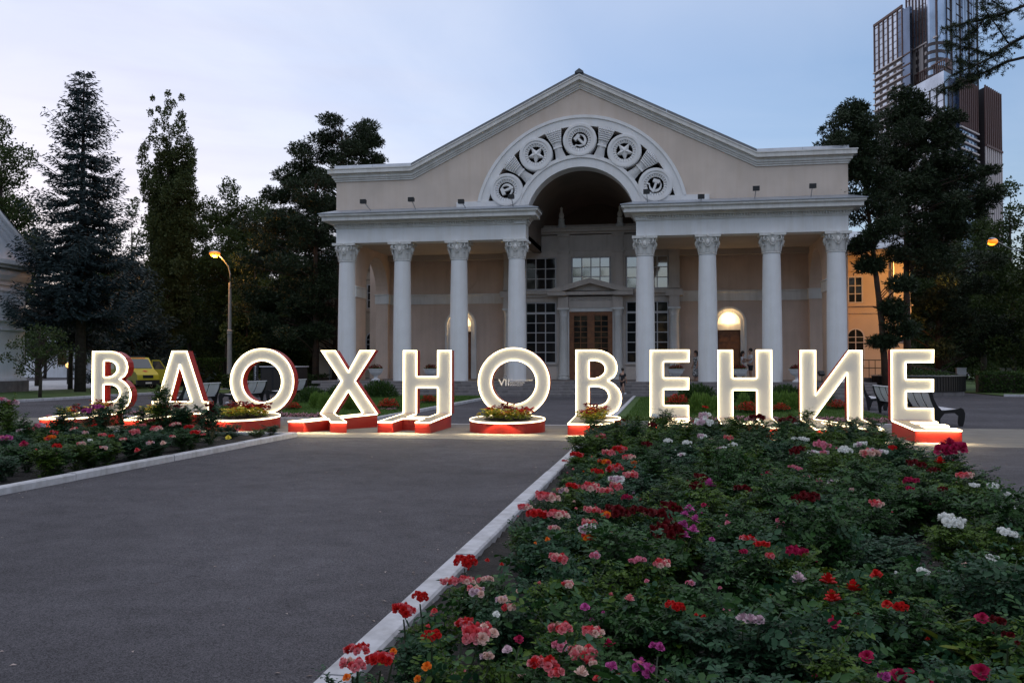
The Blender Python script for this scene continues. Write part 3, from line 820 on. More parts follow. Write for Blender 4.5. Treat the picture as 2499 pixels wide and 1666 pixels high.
for x in (-9.42, -6.06, -2.80, .50):
    hw = .31
    cbox('pilaster', x-hw, x+hw, 6.18, 8.45, .10); cbox('pilaster_capital', x-hw-.05, x+hw+.05, 8.36, 8.50, .15); cbox('pilaster_base', x-hw-.04, x+hw+.04, 6.16, 6.34, .14)
    cbox('pilaster', x-hw, x+hw, 8.64, 9.5, .08); cbox('pilaster_capital', x-hw-.06, x+hw+.06, 9.36, 9.50, .14)
    # engaged colonette below
    col = MB().lathe([(.36, .75), (.36, .87), (.30, .93), (.33, 1.0), (.27, 1.08), (.265, 2.5), (.24, 4.5), (.27, 4.55), (.24, 4.62), (.30, 4.86), (.34, 4.92)], 20, (x, CY0-.12, 0))
    part('colonette', col, M['stucco'], smooth=True)
    cbox('colonette_block', x-.36, x+.36, 4.93, 5.04, .44, M['stucco']); cbox('colonette_block', x-.30, x+.30, 5.04, 5.70, .36)
cbox('architrave', BX0-.05, BX1+.05, 8.50, 8.66, .05); cbox('bay_frieze', BX0, BX1, 8.66, 9.45, .0)
cbox('bay_cornice', BX0-.1, BX1+.1, 9.50, 9.62, .18); cbox('bay_cornice', BX0-.2, BX1+.2, 9.62, 9.78, .36); cbox('bay_cornice', BX0-.26, BX1+.26, 9.78, 9.86, .44)
cbox('bay_attic', BX0, BX1, 9.86, 10.1, -.2)
cbox('belt_course', BX0-.02, BX1+.02, 5.72, 5.88, .14); cbox('belt_course', BX0-.06, BX1+.06, 5.88, 6.06, .30)
for x in (-9.42, .50): cbox('belt_course', x-.5, x+.5, 5.70, 6.075, .42)
for x in (-6.2, -2.67):
    part('finial', MB().lathe([(.26, 9.86), (.26, 10.06), (.19, 10.10), (.17, 10.35), (.20, 10.4), (.13, 10.5), (.17, 10.62), (.15, 10.74), (.09, 10.85), (.07, 11.0), (.09, 11.08), (.03, 11.18)], 10, (x, CY0, 0)), M['stucco'], smooth=True)
# door and its pediment
pd = [(CA-2.5, 6.02), (CA+2.5, 6.02), (CA, 6.74)]
b = MB()
b.ext([[(CA-2.55, 6.0), (CA-1.7, 6.0), (CA, 6.48), (CA+1.7, 6.0), (CA+2.55, 6.0), (CA+2.55, 6.1), (CA, 6.78), (CA-2.55, 6.1)]], lambda x, z, t: (x, t, z), CY0-.75, CY0)
b.ext([[(CA-1.75, 6.0), (CA+1.75, 6.0), (CA, 6.5)]], lambda x, z, t: (x, t, z), CY0-.3, CY0)
part('door_pediment', b, M['stone'])
cbox('door_cornice', CA-1.6, CA+1.6, 5.80, 6.0, .5)
for s in (-1, 1): cbox('door_cornice', CA+s*1.66*1.2-.55, CA+s*1.66*1.2+.55, 5.76, 5.998, .70)
cbox('door_entablature', CA-1.32, CA+1.32, 5.05, 5.80, .14)
fr = MB()                                        # carved ornament of the frieze panel, worn
for i in range(22):
    x = CA-1.15 + i*.11; fr.ball((x, CY0-.15, 5.55), .05, 6, 4, (.8, .5, 1.6))
    fr.tube([(x-.05, CY0-.15, 5.45), (x, CY0-.165, 5.50), (x+.05, CY0-.15, 5.62)], .015, 4)
part('frieze_ornament', fr, M['stone'], smooth='all')['kind'] = 'stuff'
cbox('door_frame', CA-1.45, CA-1.30, .75, 4.95, .06, M['stucco']); cbox('door_frame', CA+1.30, CA+1.45, .75, 4.95, .06, M['stucco']); cbox('door_frame', CA-1.45, CA+1.45, 4.82, 5.05, .08, M['stucco'])
dr = MB()
dy = CY0+.05
for x0, x1 in ((CA-1.30, CA-1.06), (CA+1.06, CA+1.30), (CA-.17, CA+.17)): dr.box(x0, x1, dy-.06, dy+.06, .75, 4.82)
dr.box(CA-1.06, CA+1.06, dy-.055, dy+.055, 4.62, 4.815).box(CA-1.06, CA+1.06, dy-.05, dy+.05, .75, 1.9)
part('double_door', dr, M['wood'])
dd = KIDS[hall.name][-1]
for s in (-1, 1):
    c = CA + s*.615
    bars = MB()
    for k in range(9):
        z = 1.95 + k*.33; bars.box(c-.42, c+.42, dy-.03, dy+.02, z-.02, z+.02)
    bars.box(c-.02, c+.02, dy-.032, dy+.022, 1.9, 4.62)
    for e in (-1, 1): bars.box(c+e*.43-.03, c+e*.43+.03, dy-.05, dy+.04, 1.9, 4.62)
    part('door_leaf', bars, M['wood'], dd)
    part('pane', MB().quad((c-.42, dy+.01, 1.9), (c+.42, dy+.01, 1.9), (c+.42, dy+.01, 4.62), (c-.42, dy+.01, 4.62)), M['glass'], dd)
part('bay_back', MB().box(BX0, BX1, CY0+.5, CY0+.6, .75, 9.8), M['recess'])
part('hall_core', MB().box(-18.85, 10.6, YB+.9, 80, 0, 8.4), M['plaster_in'])
# small floodlights on the cornice
M['lampglass'] = mat('floodlight_glass', (.03, .03, .035), .2)
fl0 = None
FL = [(887, 492, 905, 512), (1004, 487, 1014, 508), (1126, 492, 1136, 505), (1248, 480, 1252, 503), (1578, 468, 1580, 487), (1711, 480, 1711, 488), (1845, 460, 1842, 481), (1983, 454, 1979, 477)]
FLL = ['left end of the left cornice', 'left cornice, second from outside', 'left cornice beside the arch band', 'left cornice, below the lowest medallion',
       'right cornice, below the lowest medallion', 'right cornice beside the arch band', 'right cornice, second from outside', 'right end of the right cornice']
for (hu, hv, bu, bv), lb in zip(FL, FLL):
    h = P(hu, hv, FY-.95); p = P(bu, bv, FY-.45); p.z = 10.13
    t = thing('floodlight', 'small dark floodlight on thin arm, ' + lb, 'floodlight', p, group='floodlights on the portico cornice')
    hh = h - p
    MB().tube([(0, 0, 0), hh*.5, hh*.85], .022, 5).ob('arm', M['steel'], t)
    MB().box(-.15, .15, -.10, .10, -.11, .09).box(-.17, .17, -.12, -.10, -.13, .11).ob('lamp_head', M['black'], t).location = hh

# ---------------------------------------------------------------- side wings of the hall
M['wing'] = mat('wing_plaster', (0.52, 0.42, 0.33), 0.9, var=0.07, scale=0.7, bump=0.15, bscale=30)
def wing(x0, x1, side, label):
    w = thing('wing_building', label, 'building', ((x0+x1)/2, 57, 0))
    Y = 57.0
    def wp(nm, mb, m, par=None, smooth=False): return mb.ob(nm, m, par or w, smooth, world=True)
    wp('wall', MB().box(x0, x1, Y, Y+16, 0, 8.05), M['wing'])
    wp('plinth', MB().box(x0-.06, x1+.06, Y-.08, Y+16.05, 0, .75), M['step'])
    for a, b_, pr in ((4.78, 5.22, .05), (5.22, 5.30, .14), (7.38, 7.46, .06), (8.0, 8.12, .10), (8.12, 8.34, .22), (8.34, 8.5, .42), (8.5, 8.66, .5)):
        wp('cornice' if a > 7 else 'string_course', MB().box(x0-(pr if side < 0 else 0), x1+(pr if side > 0 else 0), Y-pr, Y+.02, a, b_), M['wing'])
    wp('corner_pilaster', MB().box((x1-.95) if side > 0 else x0, x1 if side > 0 else x0+.95, Y-.06, Y+.01, .76, 7.38), M['wing'])
    r = MB()
    r.add([(x0-.55, Y-.6, 8.68), (x1+.55, Y-.6, 8.68), (x1+.55, Y+8, 11.0), (x0-.55, Y+8, 11.0), (x0-.55, Y+16.5, 8.68), (x1+.55, Y+16.5, 8.68)], [(0,1,2,3), (3,2,5,4), (1,5,2), (0,3,4)])
    wp('roof', r, M['zinc'])
    rl = MB()
    for k in range(2): rl.tube([(x0, Y+.2, 9.15+.18*k), (x1, Y+.2, 9.15+.18*k)], .02, 4)
    for i in range(7):
        xx = x0 + (x1-x0)*i/6; rl.tube([(xx, Y+.2, 8.85), (xx, Y+.2, 9.4)], .018, 4)
    wp('snow_rail', rl, M['iron'])
    wp('downpipe', MB().tube([(x1-.98 if side > 0 else x0+.98, Y-.12, 8.1), (x1-.98 if side > 0 else x0+.98, Y-.12, .3)], .05, 8), M['steel'])
    cs = ((x0 + .9 if side > 0 else x1-.62),)
    for cx_ in cs:
        f = wp('window_surround', MB().ext([[(cx_-.56, 5.3), (cx_+.56, 5.3), (cx_+.56, 7.16), (cx_-.56, 7.16)], [(cx_-.44, 5.42), (cx_-.44, 7.06), (cx_+.44, 7.06), (cx_+.44, 5.42)]], lambda x, z, t: (x, t, z), Y-.05, Y+.0), M['wing'])
        wn_ = window(cx_-.44, cx_+.44, 5.42, 7.06, 2, 3, y=Y-.03+.06-.05, parent=w)
        wp('window_recess', MB().box(cx_-.44, cx_+.44, Y-.012, Y-.002, 5.42, 7.06), M['recess'])
        # arched ground-floor window
        o = [(cx_-.52, 1.6), (cx_+.52, 1.6), (cx_+.52, 3.35)] + [(cx_+.52*math.cos(R(180*i/14)), 3.35+.52*math.sin(R(180*i/14))) for i in range(1, 14)] + [(cx_-.52, 3.35)]
        i_ = [(cx_-.45, 1.67), (cx_-.45, 3.35)] + [(cx_-.45*math.cos(R(180*i/14)), 3.35+.45*math.sin(R(180*i/14))) for i in range(1, 14)] + [(cx_+.45, 3.35), (cx_+.45, 1.67)]
        fr_ = MB().ext([o, i_], lambda x, z, t: (x, t, z), Y-.06, Y)
        fr_.box(cx_-.025, cx_+.025, Y-.045, Y-.01, 1.67, 3.8)
        for z in (2.3, 3.0, 3.33): fr_.box(cx_-.45, cx_+.45, Y-.046, Y-.011, z-.02, z+.02)
        aw = wp('arched_window', fr_, M['frame'])
        wp('pane', MB().ext([i_[::-1]], lambda x, z, t: (x, t, z), Y-.012, Y-.008, caps=(True, False)), M['glass'], aw)
    return w
rw = wing(10.6, 14.68, 1, 'ochre side wing lit orange by a street lamp, right of the last white column')
pl = thing('house_number_plate', 'small dark plate on the orange lit corner of the right wing', 'sign', (14.18, 56.9, 3.1))
o = MB().ext([[(-.17, -.11), (.12, -.14), (.18, 0), (.12, .14), (-.17, .11)]], lambda x, z, t: (x, t, z), 0, .04).ob('plate', mat('dark_enamel', (.02, .025, .07), .35), pl)
MB().ext([[(-.14, -.085), (.11, -.11), (.155, 0), (.11, .11), (-.14, .085)], [(-.13, -.075), (-.13, .075), (.105, .10), (.145, 0), (.105, -.10)]], lambda x, z, t: (x, t, z), -.004, 0).ob('plate_border', M['white'], pl)
lw = wing(-23.5, -18.85, -1, 'dim side wing of the hall behind the pines, seen through the left portico arch')
# access ramp with railings in front of the right wing
rp = thing('access_ramp', 'concrete ramp with thin dark railings in front of the orange wing', 'ramp', (12.5, 53.5, 0))
MB().add([(-1.9, -1, 0), (3.6, -1, 0), (3.6, .6, 0), (-1.9, .6, 0), (-1.9, -1, .9), (.2, -1, .9), (.2, .6, .9), (-1.9, .6, .9), (3.6, -1, .08), (3.6, .6, .08)],
         [(0,1,8,5,4), (4,5,6,7), (5,8,9,6), (1,2,9,8), (3,7,6,9,2), (0,4,7,3)]).ob('ramp_slab', M['step'], rp)
for yy in (-.95, .55):
    rb = MB()
    for k, dz in enumerate((1.0, .55)):
        rb.tube([(-1.85, yy, .9+dz), (.2, yy, .9+dz), (3.5, yy, .10+dz)], .022, 5)
    for i in range(9):
        x = -1.85 + i*.66; z = .9 if x < .2 else .9 - .8*(x-.2)/3.3
        rb.tube([(x, yy, z), (x, yy, z+1.0)], .02, 5)
    rb.ob('railing', M['iron'], rp)

# ---------------------------------------------------------------- pale pavilion at the left edge
pv = thing('pale_pavilion', 'pale blue-white classical pavilion corner with gabled roof at the left edge', 'building', (-37.4, 40, 0))
PX = -37.43; py1 = 46.45; py0 = 33.5; pm = (py0+py1)/2
def pp(nm, mb, m=None): return mb.ob(nm, m or M['pavilion'], pv, False, world=True)
pp('wall', MB().box(PX-9, PX, py0, py1, .7, 6.35))
pp('plinth', MB().box(PX-9, PX+.18, py0-.18, py1+.18, 0, .70), M['step'])
pp('plinth', MB().box(PX-9, PX+.10, py0-.10, py1+.10, .70, .86))
for a, b_, pr in ((3.6, 3.68, .05), (4.12, 4.22, .10), (5.85, 5.95, .06), (6.2, 6.36, .10)):
    pp('moulding', MB().box(PX-9, PX+pr, py0-pr, py1+pr, a, b_))
cv = [(PX+.02, 6.36), (PX+.16, 6.5), (PX+.26, 6.75), (PX+.24, 7.0), (PX+.10, 7.16), (PX-9, 7.16), (PX-9, 6.36)]
pp('frieze', MB().ext([cv], lambda x, z, t: (x, t, z), py0-.2, py1+.2))
pp('cornice', MB().box(PX-9, PX+.5, py0-.5, py1+.5, 7.17, 7.35)); pp('cornice', MB().box(PX-9, PX+.72, py0-.75, py1+.72, 7.35, 7.6))
H0 = 7.6; rise = 5.2; ye0, ye1 = py0-.75, py1+.75
pp('tympanum', MB().ext([[(ye0+.4, H0), (ye1-.4, H0), (pm, H0+rise-.35)]], lambda y, z, t: (t, y, z), PX-9, PX))
for k, (d, pr, th) in enumerate(((0, .72, .22), (.22, .5, .2), (.42, .3, .18))):
    o_ = [(ye0+d*1.3, H0+.0), (pm, H0+rise-d), (ye1-d*1.3, H0+.0), (ye1-(d+th)*1.3, H0), (pm, H0+rise-d-th), (ye0+(d+th)*1.3, H0)]
    pp('raking_cornice', MB().ext([o_], lambda y, z, t: (t, y, z), PX-.02, PX+pr))
pp('roof', MB().add([(PX+.74, ye0-.05, H0+.02), (PX+.74, pm, H0+rise+.06), (PX+.74, ye1+.05, H0+.02), (PX-10, ye0-.05, H0+.02), (PX-10, pm, H0+rise+.06), (PX-10, ye1+.05, H0+.02)], [(0,1,4,3), (1,2,5,4)]), M['zinc'])
# long pale building far behind the spruces, and a fence in front of it
fb = thing('distant_building', 'long pale blue building low behind the spruce trunks, by the left pavilion', 'building', (-70, 100, 0))
b = MB().box(-16, 12, 0, 6, 0, 7.2); b.ob('wall', M['pavilion'], fb)
for i in range(9):
    f = MB().box(-14.6+i*2.9, -13.2+i*2.9, -.05, 0, 1.5, 5.6).ob('window', M['frame'], fb)
    MB().box(-14.5+i*2.9, -13.3+i*2.9, -.07, -.052, 1.6, 5.5).ob('pane', M['glass'], f)
MB().box(-16.5, 12.5, -.5, 6.5, 7.2, 7.6).ob('roof', M['lead'], fb)

# ---------------------------------------------------------------- residential tower, far behind
tw = thing('glass_tower', 'tall brown and glass residential tower in steps rising behind the right-hand pines', 'tower', (102, 430, 0))
M['tglass'] = mat('tower_glass', (.46, .50, .57), .16, metal=.8, var=.25, scale=.12)
M['tglass_dark'] = mat('tower_glass_dark', (.12, .16, .24), .12, metal=.7, var=.3, scale=.1)
M['trib'] = mat('tower_brown_rib', (.13, .075, .07), .6)
M['twhite'] = mat('tower_pale_panel', (.60, .56, .57), .6)
M['tdark'] = mat('tower_dark_panel', (.065, .055, .06), .6)
TY = 430.0
d1 = Vector((-math.sin(R(17.3)), math.cos(R(17.3)), 0)); d2 = Vector((math.sin(R(37.3)), math.cos(R(37.3)), 0))
E0 = Vector((0, 0, EYE))
def run(A, d, u):
    q = A - E0; k = (u - CX)/FPX
    return (k*q.dot(_f) - q.dot(_r)) / (d.dot(_r) - k*d.dot(_f))
def zat(A, v): return P(*(proj(A)[0], v), A.y).z
class Face:
    """a vertical facade from A, along d for length L; out = outward normal"""
    def __init__(s, A, d, L):
        s.A = Vector((A.x, A.y, 0)); s.d = d; s.L = L
        n = Vector((d.y, -d.x, 0)); s.n = n if n.dot(E0 - s.A) > 0 else -n
    def p(s, t, o, z): q = s.A + s.d*t + s.n*o; return (q.x, q.y, z)
    def bar(s, b, t0, t1, z0, z1, o0, o1):
        vs = [s.p(t, o, z) for z in (z0, z1) for o in (o0, o1) for t in (t0, t1)]
        return b.add(vs, [(0,1,3,2), (4,6,7,5), (0,4,5,1), (2,3,7,6), (0,2,6,4), (1,5,7,3)])
def tp(nm, mb, m, par=None): return mb.ob(nm, m, par or tw, False, world=True)
def tower_block(u_far, u_near, Yn, u_right, vtop, m, zt=None, back=14):
    A = P(u_near, 400, Yn); A.z = 0
    L1 = run(A, d1, u_far); L2 = run(A, d2, u_right)
    f1, f2 = Face(A, d1, L1), Face(A, d2, L2)
    zt = zt or P(u_near, vtop, Yn).z
    a, b_, c = A, A + d1*L1, A + d2*L2; d = b_ + d2*L2
    bl = MB().ext([[(a.x, a.y), (c.x, c.y), (d.x, d.y), (b_.x, b_.y)]], lambda x, y, t: (x, y, t), 0, zt)
    return tp('tower_block', bl, m), f1, f2, zt
def ribs(f, n, z0, z1, w, o, m, nm='rib', skip=()):
    A0 = None
    for i in range(n+1):
        if i in skip: continue
        t = f.L*i/n
        tp(nm, f.bar(MB(), t-w/2, t+w/2, z0, z1, 0, o), m)
def bands(f, zs, h, o, m, nm='band'):
    for z in zs: tp(nm, f.bar(MB(), -.4, f.L+.4, z, z+h, 0.02, o), m)
def panes(f, ts, zs, w, h, m, o=.12, nm='window'):
    me = f.bar(MB(), -w/2, w/2, -h/2, h/2, 0, o).mesh(nm, m)
    inv = parent_inv(tw)
    off = f.A
    for t in ts:
        for z in zs:
            ob_ = link(nm, me, tw); ob_.matrix_parent_inverse = inv
            ob_.location = f.d*t + Vector((0, 0, z))
FLO = 3.25
# left wing
_, fa, fa2, za = tower_block(2142.5, 2206, TY+16, 2232, 0, M['tglass'], zt=P(2206, 18, TY+16).z)
zs = P(2206, 140, TY+16).z
ribs(fa, 6, zs, za, .75, .35, M['trib'])
bands(fa, [zs + FLO*i for i in range(1, 16) if zs+FLO*i < za], .25, .12, M['tdark'])
tp('cladding', fa.bar(MB(), 0, fa.L, 0, zs, .02, .15), M['tdark'])
panes(fa, [fa.L*(i+.5)/4 for i in range(4)], [zs - 2.2 - FLO*i for i in range(24)], fa.L/4*.55, 1.9, M['tglass'], .25)
bands(fa, [zs - FLO*i for i in range(24)], .55, .9, M['twhite'])
bands(fa2, [zs - FLO*i for i in range(24)], .55, .5, M['trib'])
tp('parapet', fa.bar(MB(), -.3, fa.L+.3, za, za+1.2, -.2, .5), M['trib'])
# slot between the wing and the main shaft
_, fs, fs2, zq = tower_block(2200, 2224, TY+10, 2236, 0, M['tglass_dark'], zt=P(2224, 14, TY+10).z)
bands(fs, [zs - FLO*i*1.6 for i in range(12)], .6, .3, M['trib'])
# main shaft
_, fm, fm2, zm = tower_block(2222, 2290, TY, 2396, 0, M['tglass'], zt=P(2290, -260, TY).z)
zs2 = P(2290, 92, TY).z
ribs(fm, 9, zs2, zm, .6, .3, M['trib'])
bands(fm, [zs2 + FLO*2*i for i in range(1, 16)], .25, .12, M['tdark'])
tp('cladding', fm.bar(MB(), 0, fm.L, zs2-34, zs2, .02, .15), M['twhite'])
panes(fm, [fm.L*(i+.5)/4 for i in range(4)], [zs2 - 2.4 - FLO*1.15*i for i in range(9)], fm.L/4*.42, 2.1, M['tdark'], .25)
ribs(fm, 5, zs2-34, zs2, .5, .5, M['tdark'])
bands(fm, [zs2], .7, .9, M['twhite'])
# rounded glazed corner
cc = fm.A + (d1 + d2)*2.6
b = MB(); b.lathe([(3.9, zs2-34), (3.9, zm)], 20, (cc.x, cc.y, 0)); tp('corner_bay', b, M['tglass'])
for i in range(9):
    tp('corner_band', MB().lathe([(4.05, 0), (4.05, 1.5)], 20, (cc.x, cc.y, zs2-3-FLO*1.15*i)), M['tdark'])
for t, m in ((.15, 'tglass_dark'), (.40, 'tglass'), (.66, 'tglass'), (.9, 'tglass')):
    tp('glazed_strip', fm2.bar(MB(), fm2.L*t-2.5, fm2.L*t+2.5, zs2-40, zm, .05, .4), M[m])
ribs(fm2, 9, zs2-40, zm, .3, .5, M['tdark'])
bands(fm2, [zs2-40 + FLO*1.6*i for i in range(20)], .25, .3, M['tdark'])
# stepped terrace rail, brown
zr = P(2290, 160, TY-8).z
_, ft, ft2, zt_ = tower_block(2242, 2312, TY-8, 2330, 160, M['tdark'], zt=P(2312, 165, TY-8).z)
ribs(ft, 16, zt_-1, zt_+4.2, .35, .3, M['trib'], 'baluster')
tp('terrace_rail', ft.bar(MB(), 0, ft.L, zt_+3.8, zt_+4.4, 0, .5), M['trib']); tp('terrace_rail', ft2.bar(MB(), 0, ft2.L, zt_+0, zt_+4.4, 0, .5), M['trib'])
# lower glass block
_, fg, fg2, zg = tower_block(2197, 2306, TY-14, 2343, 172, M['tglass'])
ribs(fg, 7, zg-19, zg-6, .5, .3, M['tdark']); bands(fg, [zg-6, zg-9.5, zg-13, zg-16], .2, .15, M['tdark'])
ribs(fg2, 3, zg-19, zg-6, .4, .3, M['tdark'])
for f in (fg, fg2):
    tp('cladding', f.bar(MB(), 0, f.L, 0, zg-19.5, .05, .3), M['tdark'])
    bands(f, [zg-19.5], 1.0, 1.0, M['twhite'])
    panes(f, [f.L*(i+.5)/5 for i in range(5)], [zg-22.5-FLO*i for i in range(14)], f.L/5*.5, 2.0, M['tglass'], .45)
    bands(f, [zg-24.5-FLO*i for i in range(14)], .5, .8, M['twhite'])
# right stepped block
_, fr1, fr2, zr2 = tower_block(2330, 2344, TY-6, 2393, 186, M['tglass_dark'])
ribs(fr2, 9, zr2-22, zr2, .7, .5, M['trib'])
panes(fr2, [fr2.L*(i+.5)/5 for i in range(5)], [zr2-25.5-FLO*i for i in range(13)], fr2.L/5*.5, 2.1, M['tglass'], .35)
bands(fr2, [zr2-23.3-FLO*i for i in range(13)], .7, .9, M['twhite'])
# far right block
_, fe1, fe2, ze = tower_block(2388, 2405, TY+12, 2450, 213, M['tdark'])
ribs(fe2, 8, ze-27, ze+1, .8, .6, M['trib'])
tp('cladding', fe2.bar(MB(), -.5, fe2.L+.5, ze-28, ze-27, 0, 1.0), M['trib'])
ribs(fe2, 8, 0, ze-28, .9, .6, M['twhite'])
for i in range(8): tp('glazed_strip', fe2.bar(MB(), fe2.L*i/8+1.0, fe2.L*(i+1)/8-1.0, ze-27, ze, .03, .2), M['tglass_dark'])

# ---------------------------------------------------------------- glowing letters
LET = {
 'В1': ([(965,110),(1250,110),(1340,122),(1425,160),(1500,225),(1545,310),(1560,400),(1548,485),(1510,555),(1430,610),(1515,665),(1580,745),(1615,835),(1620,900),(1605,1000),(1560,1090),(1490,1150),(1400,1183),(965,1183)],
        [[(1160,290),(1160,570),(1235,570),(1300,553),(1350,515),(1380,470),(1388,425),(1375,365),(1340,320),(1290,296),(1240,288)],
         [(1160,712),(1160,1018),(1270,1018),(1350,1000),(1400,962),(1430,905),(1436,860),(1420,795),(1380,745),(1320,718),(1260,710)]], 226, 329, 330),
 'Д': ([(370,90),(585,90),(832,882),(910,885),(910,1045),(80,1045),(80,882),(155,880)], [[(482,310),(342,882),(660,882)]], 373, 507, 831),
 'X': ([(520,105),(700,105),(865,380),(1010,105),(1195,105),(950,500),(1230,920),(1050,920),(865,630),(690,920),(515,920),(780,500)], [], 782, 921, 715),
 'Н': ([(1553,105),(1720,105),(1720,440),(1980,440),(1980,105),(2150,105),(2150,922),(1980,922),(1980,590),(1720,590),(1720,922),(1553,922)], [], 984, 1101, 597),
 'E': ([(245,105),(730,105),(725,265),(412,265),(412,470),(722,470),(720,625),(412,625),(412,830),(718,830),(718,985),(240,985)], [], 1587, 1681, 490),
 'И': ([(140,97),(295,97),(292,560),(622,100),(752,100),(748,810),(603,810),(603,335),(268,810),(138,810)], [], 1954, 2105, 614),
}
def outline(key):
    o, hs, *_ = LET[key]
    xs = [p[0] for p in o]; zs = [p[1] for p in o]; x0, x1, z0, z1 = min(xs), max(xs), min(zs), max(zs)
    f = lambda pl: [((x-x0)/(x1-x0), (z1-z)/(z1-z0)) for x, z in pl]
    return f(o), [f(h) for h in hs]
def circ2(n, r): return [(.5 + r*math.cos(2*math.pi*i/n), .5 + r*math.sin(2*math.pi*i/n)) for i in range(n)]
def area(pl): return sum(pl[i-1][0]*pl[i][1] - pl[i][0]*pl[i-1][1] for i in range(len(pl)))/2
def inset(pl, d):
    """offset a closed outline to its left by d with mitred corners"""
    n = len(pl); out = []
    for i in range(n):
        a, b, c = Vector(pl[i-1]), Vector(pl[i]), Vector(pl[(i+1) % n])
        e1, e2 = (b-a).normalized(), (c-b).normalized()
        n1, n2 = Vector((-e1.y, e1.x)), Vector((-e2.y, e2.x))
        m = n1 + n2; k = max(.35, 1 + n1.dot(n2))
        out.append(tuple(b + m*(d/k)))
    return out
def strip_on(b, pl, w, d_out, fn, t0, t1, skip):
    """LED strip along an outline: from d_out outside it to w inside it, between depths t0 and t1"""
    a, c = inset(pl, -d_out), inset(pl, w)
    n = len(pl)
    for i in range(n):
        j = (i+1) % n
        if skip(pl[i], pl[j]): continue
        vs = [fn(*a[i], t0), fn(*a[j], t0), fn(*c[j], t0), fn(*c[i], t0), fn(*a[i], t1), fn(*a[j], t1), fn(*c[j], t1), fn(*c[i], t1)]
        b.add(vs, [(0,1,2,3), (4,7,6,5), (0,4,5,1), (3,2,6,7)])
def letter(key, xl, xr, yf, label, is_o=False, yb=None, zt=2.02, flowers=False):
    Wd = xr - xl; z0 = .35; Ht = zt - z0
    root = thing('illuminated_letter', label, 'letter', (xl, yf, 0), group='illuminated letters of the word')
    if is_o:
        Ht = zt + .06 - z0 + .05; z0 = .30
        outer, holes = circ2(72, .5), [circ2(60, .315)[::-1]]
    else:
        outer, holes = outline(key)
    sc = lambda pl: [(x*Wd, z*Ht) for x, z in pl]
    outer, holes = sc(outer), [sc(h) for h in holes]
    if area(outer) < 0: outer = outer[::-1]
    holes = [h[::-1] if area(h) > 0 else h for h in holes]
    TH = .32
    fn = lambda x, z, t: (x, t, z0 + z)
    bd = MB(); bd.ext([outer] + holes, fn, .004, TH, caps=(False, True)); bd.ob('letter_side', M['red'], root)
    MB().ext([outer] + holes, fn, .035, .05, caps=(True, False)).ob('letter_face', M['panel'], root)
    # base: the same letter lying on the ground in front, mirrored
    yb = yb or yf - 2.0; dep = yf - yb; k = dep / Ht
    zt_ = lambda y: .35 - .085*(-y)/dep
    bf = lambda x, y, t: (x, -y*k, t if t <= 0.001 else zt_(-y*k) + t - .35)
    bo = outer if not is_o else outer
    bh = holes if not (flowers and not is_o) else holes
    base = MB(); base.ext([bo] + bh, bf, 0.0, .327, caps=(False, False)); base.ob('base_side', M['red'], root)
    MB().ext([bo] + bh, bf, .33, .35, caps=(False, True)).ob('base_top', M['deck'], root)
    sk = (lambda a, b_: False) if is_o else (lambda a, b_: a[1] < .01 and b_[1] < .01)
    for pl in [outer] + holes:
        led = MB(); strip_on(led, pl, .012, .004, fn, -.012, .034, sk)
        led.ob('led_strip', M['led'], root)
    for pl in [bo] + ([] if (flowers) else bh):
        led2 = MB(); strip_on(led2, pl, .008, .0015, bf, .328, .360, sk)
        led2.ob('base_led_strip', M['led_base'], root)
    # the light the front edge of the base strip throws on the paving
    ar = bpy.data.lights.new('strip_light', 'AREA'); ar.shape = 'RECTANGLE'; ar.size = Wd*.9; ar.size_y = .03; ar.energy = 20; ar.color = LEDC
    ao = bpy.data.objects.new('strip_light', ar); COL.objects.link(ao); ao.parent = root; ao.location = (Wd/2, yb - yf - .012, .245)
    ao.rotation_euler = Vector((0, .75, .66)).to_track_quat('Z', 'Y').to_euler()
    if flowers:
        so = MB()
        for h in holes: so.ext([h[::-1]], bf, .28, .335, caps=(False, True))
        so.ob('planter_soil', M['soil'], root)
    cen = []
    for h in holes:
        cen.append([(xl + x, yf - z*k, zt_(-z*k)) for x, z in h])
    return root, cen
def PX_(u, Y): return P(u, 930, Y).x
PLANTERS = []
def L(key, ul, ur, yf, yb, label, **kw):
    r, c = letter(key, PX_(ul, yf), PX_(ur, yf), yf, label, yb=yb, **kw)
    if kw.get('flowers'): PLANTERS.append((label, c))
    return r
L('В1', 225, 319, 22.3, 20.2, 'glowing white letter В with red sides, first of the row, behind the left rose bed', flowers=True)
L('Д', 372, 508, 22.3, 20.15, 'glowing white A-shaped letter with a crossbar foot and red right side, second of the row', flowers=True)
L('O', 562, 716, 22.3, 20.2, 'glowing white ring letter О with red right side, round flower base, third of the row', is_o=True, flowers=True)
L('X', 782, 921, 22.3, 20.25, 'glowing white letter Х on an X-shaped red base')
L('Н', 984, 1101, 22.55, 20.45, 'glowing white letter Н with red right side, between Х and the middle ring')
o2 = L('O', 1167, 1341, 22.35, 20.55, 'glowing white ring letter О in the middle, with small white lettering inside', is_o=True, flowers=True)
L('В1', 1405, 1517, 22.4, 20.5, 'glowing white letter В in front of the entrance path, no red side showing', flowers=True)
L('E', 1586, 1683, 22.2, 20.3, 'glowing white letter Е behind the right rose bed, between В and Н', zt=2.01)
L('Н', 1752, 1884, 22.0, 20.0, 'glowing white letter Н behind the right rose bed, with two people seen above its bar', zt=2.0)
L('И', 1953, 2105, 21.9, 19.8, 'glowing white letter like a mirrored N with red left side, last but one', zt=1.99)
L('E', 2175, 2280, 21.75, 19.85, 'glowing white letter Е at the right end, bench and dark planter behind it', zt=1.99)
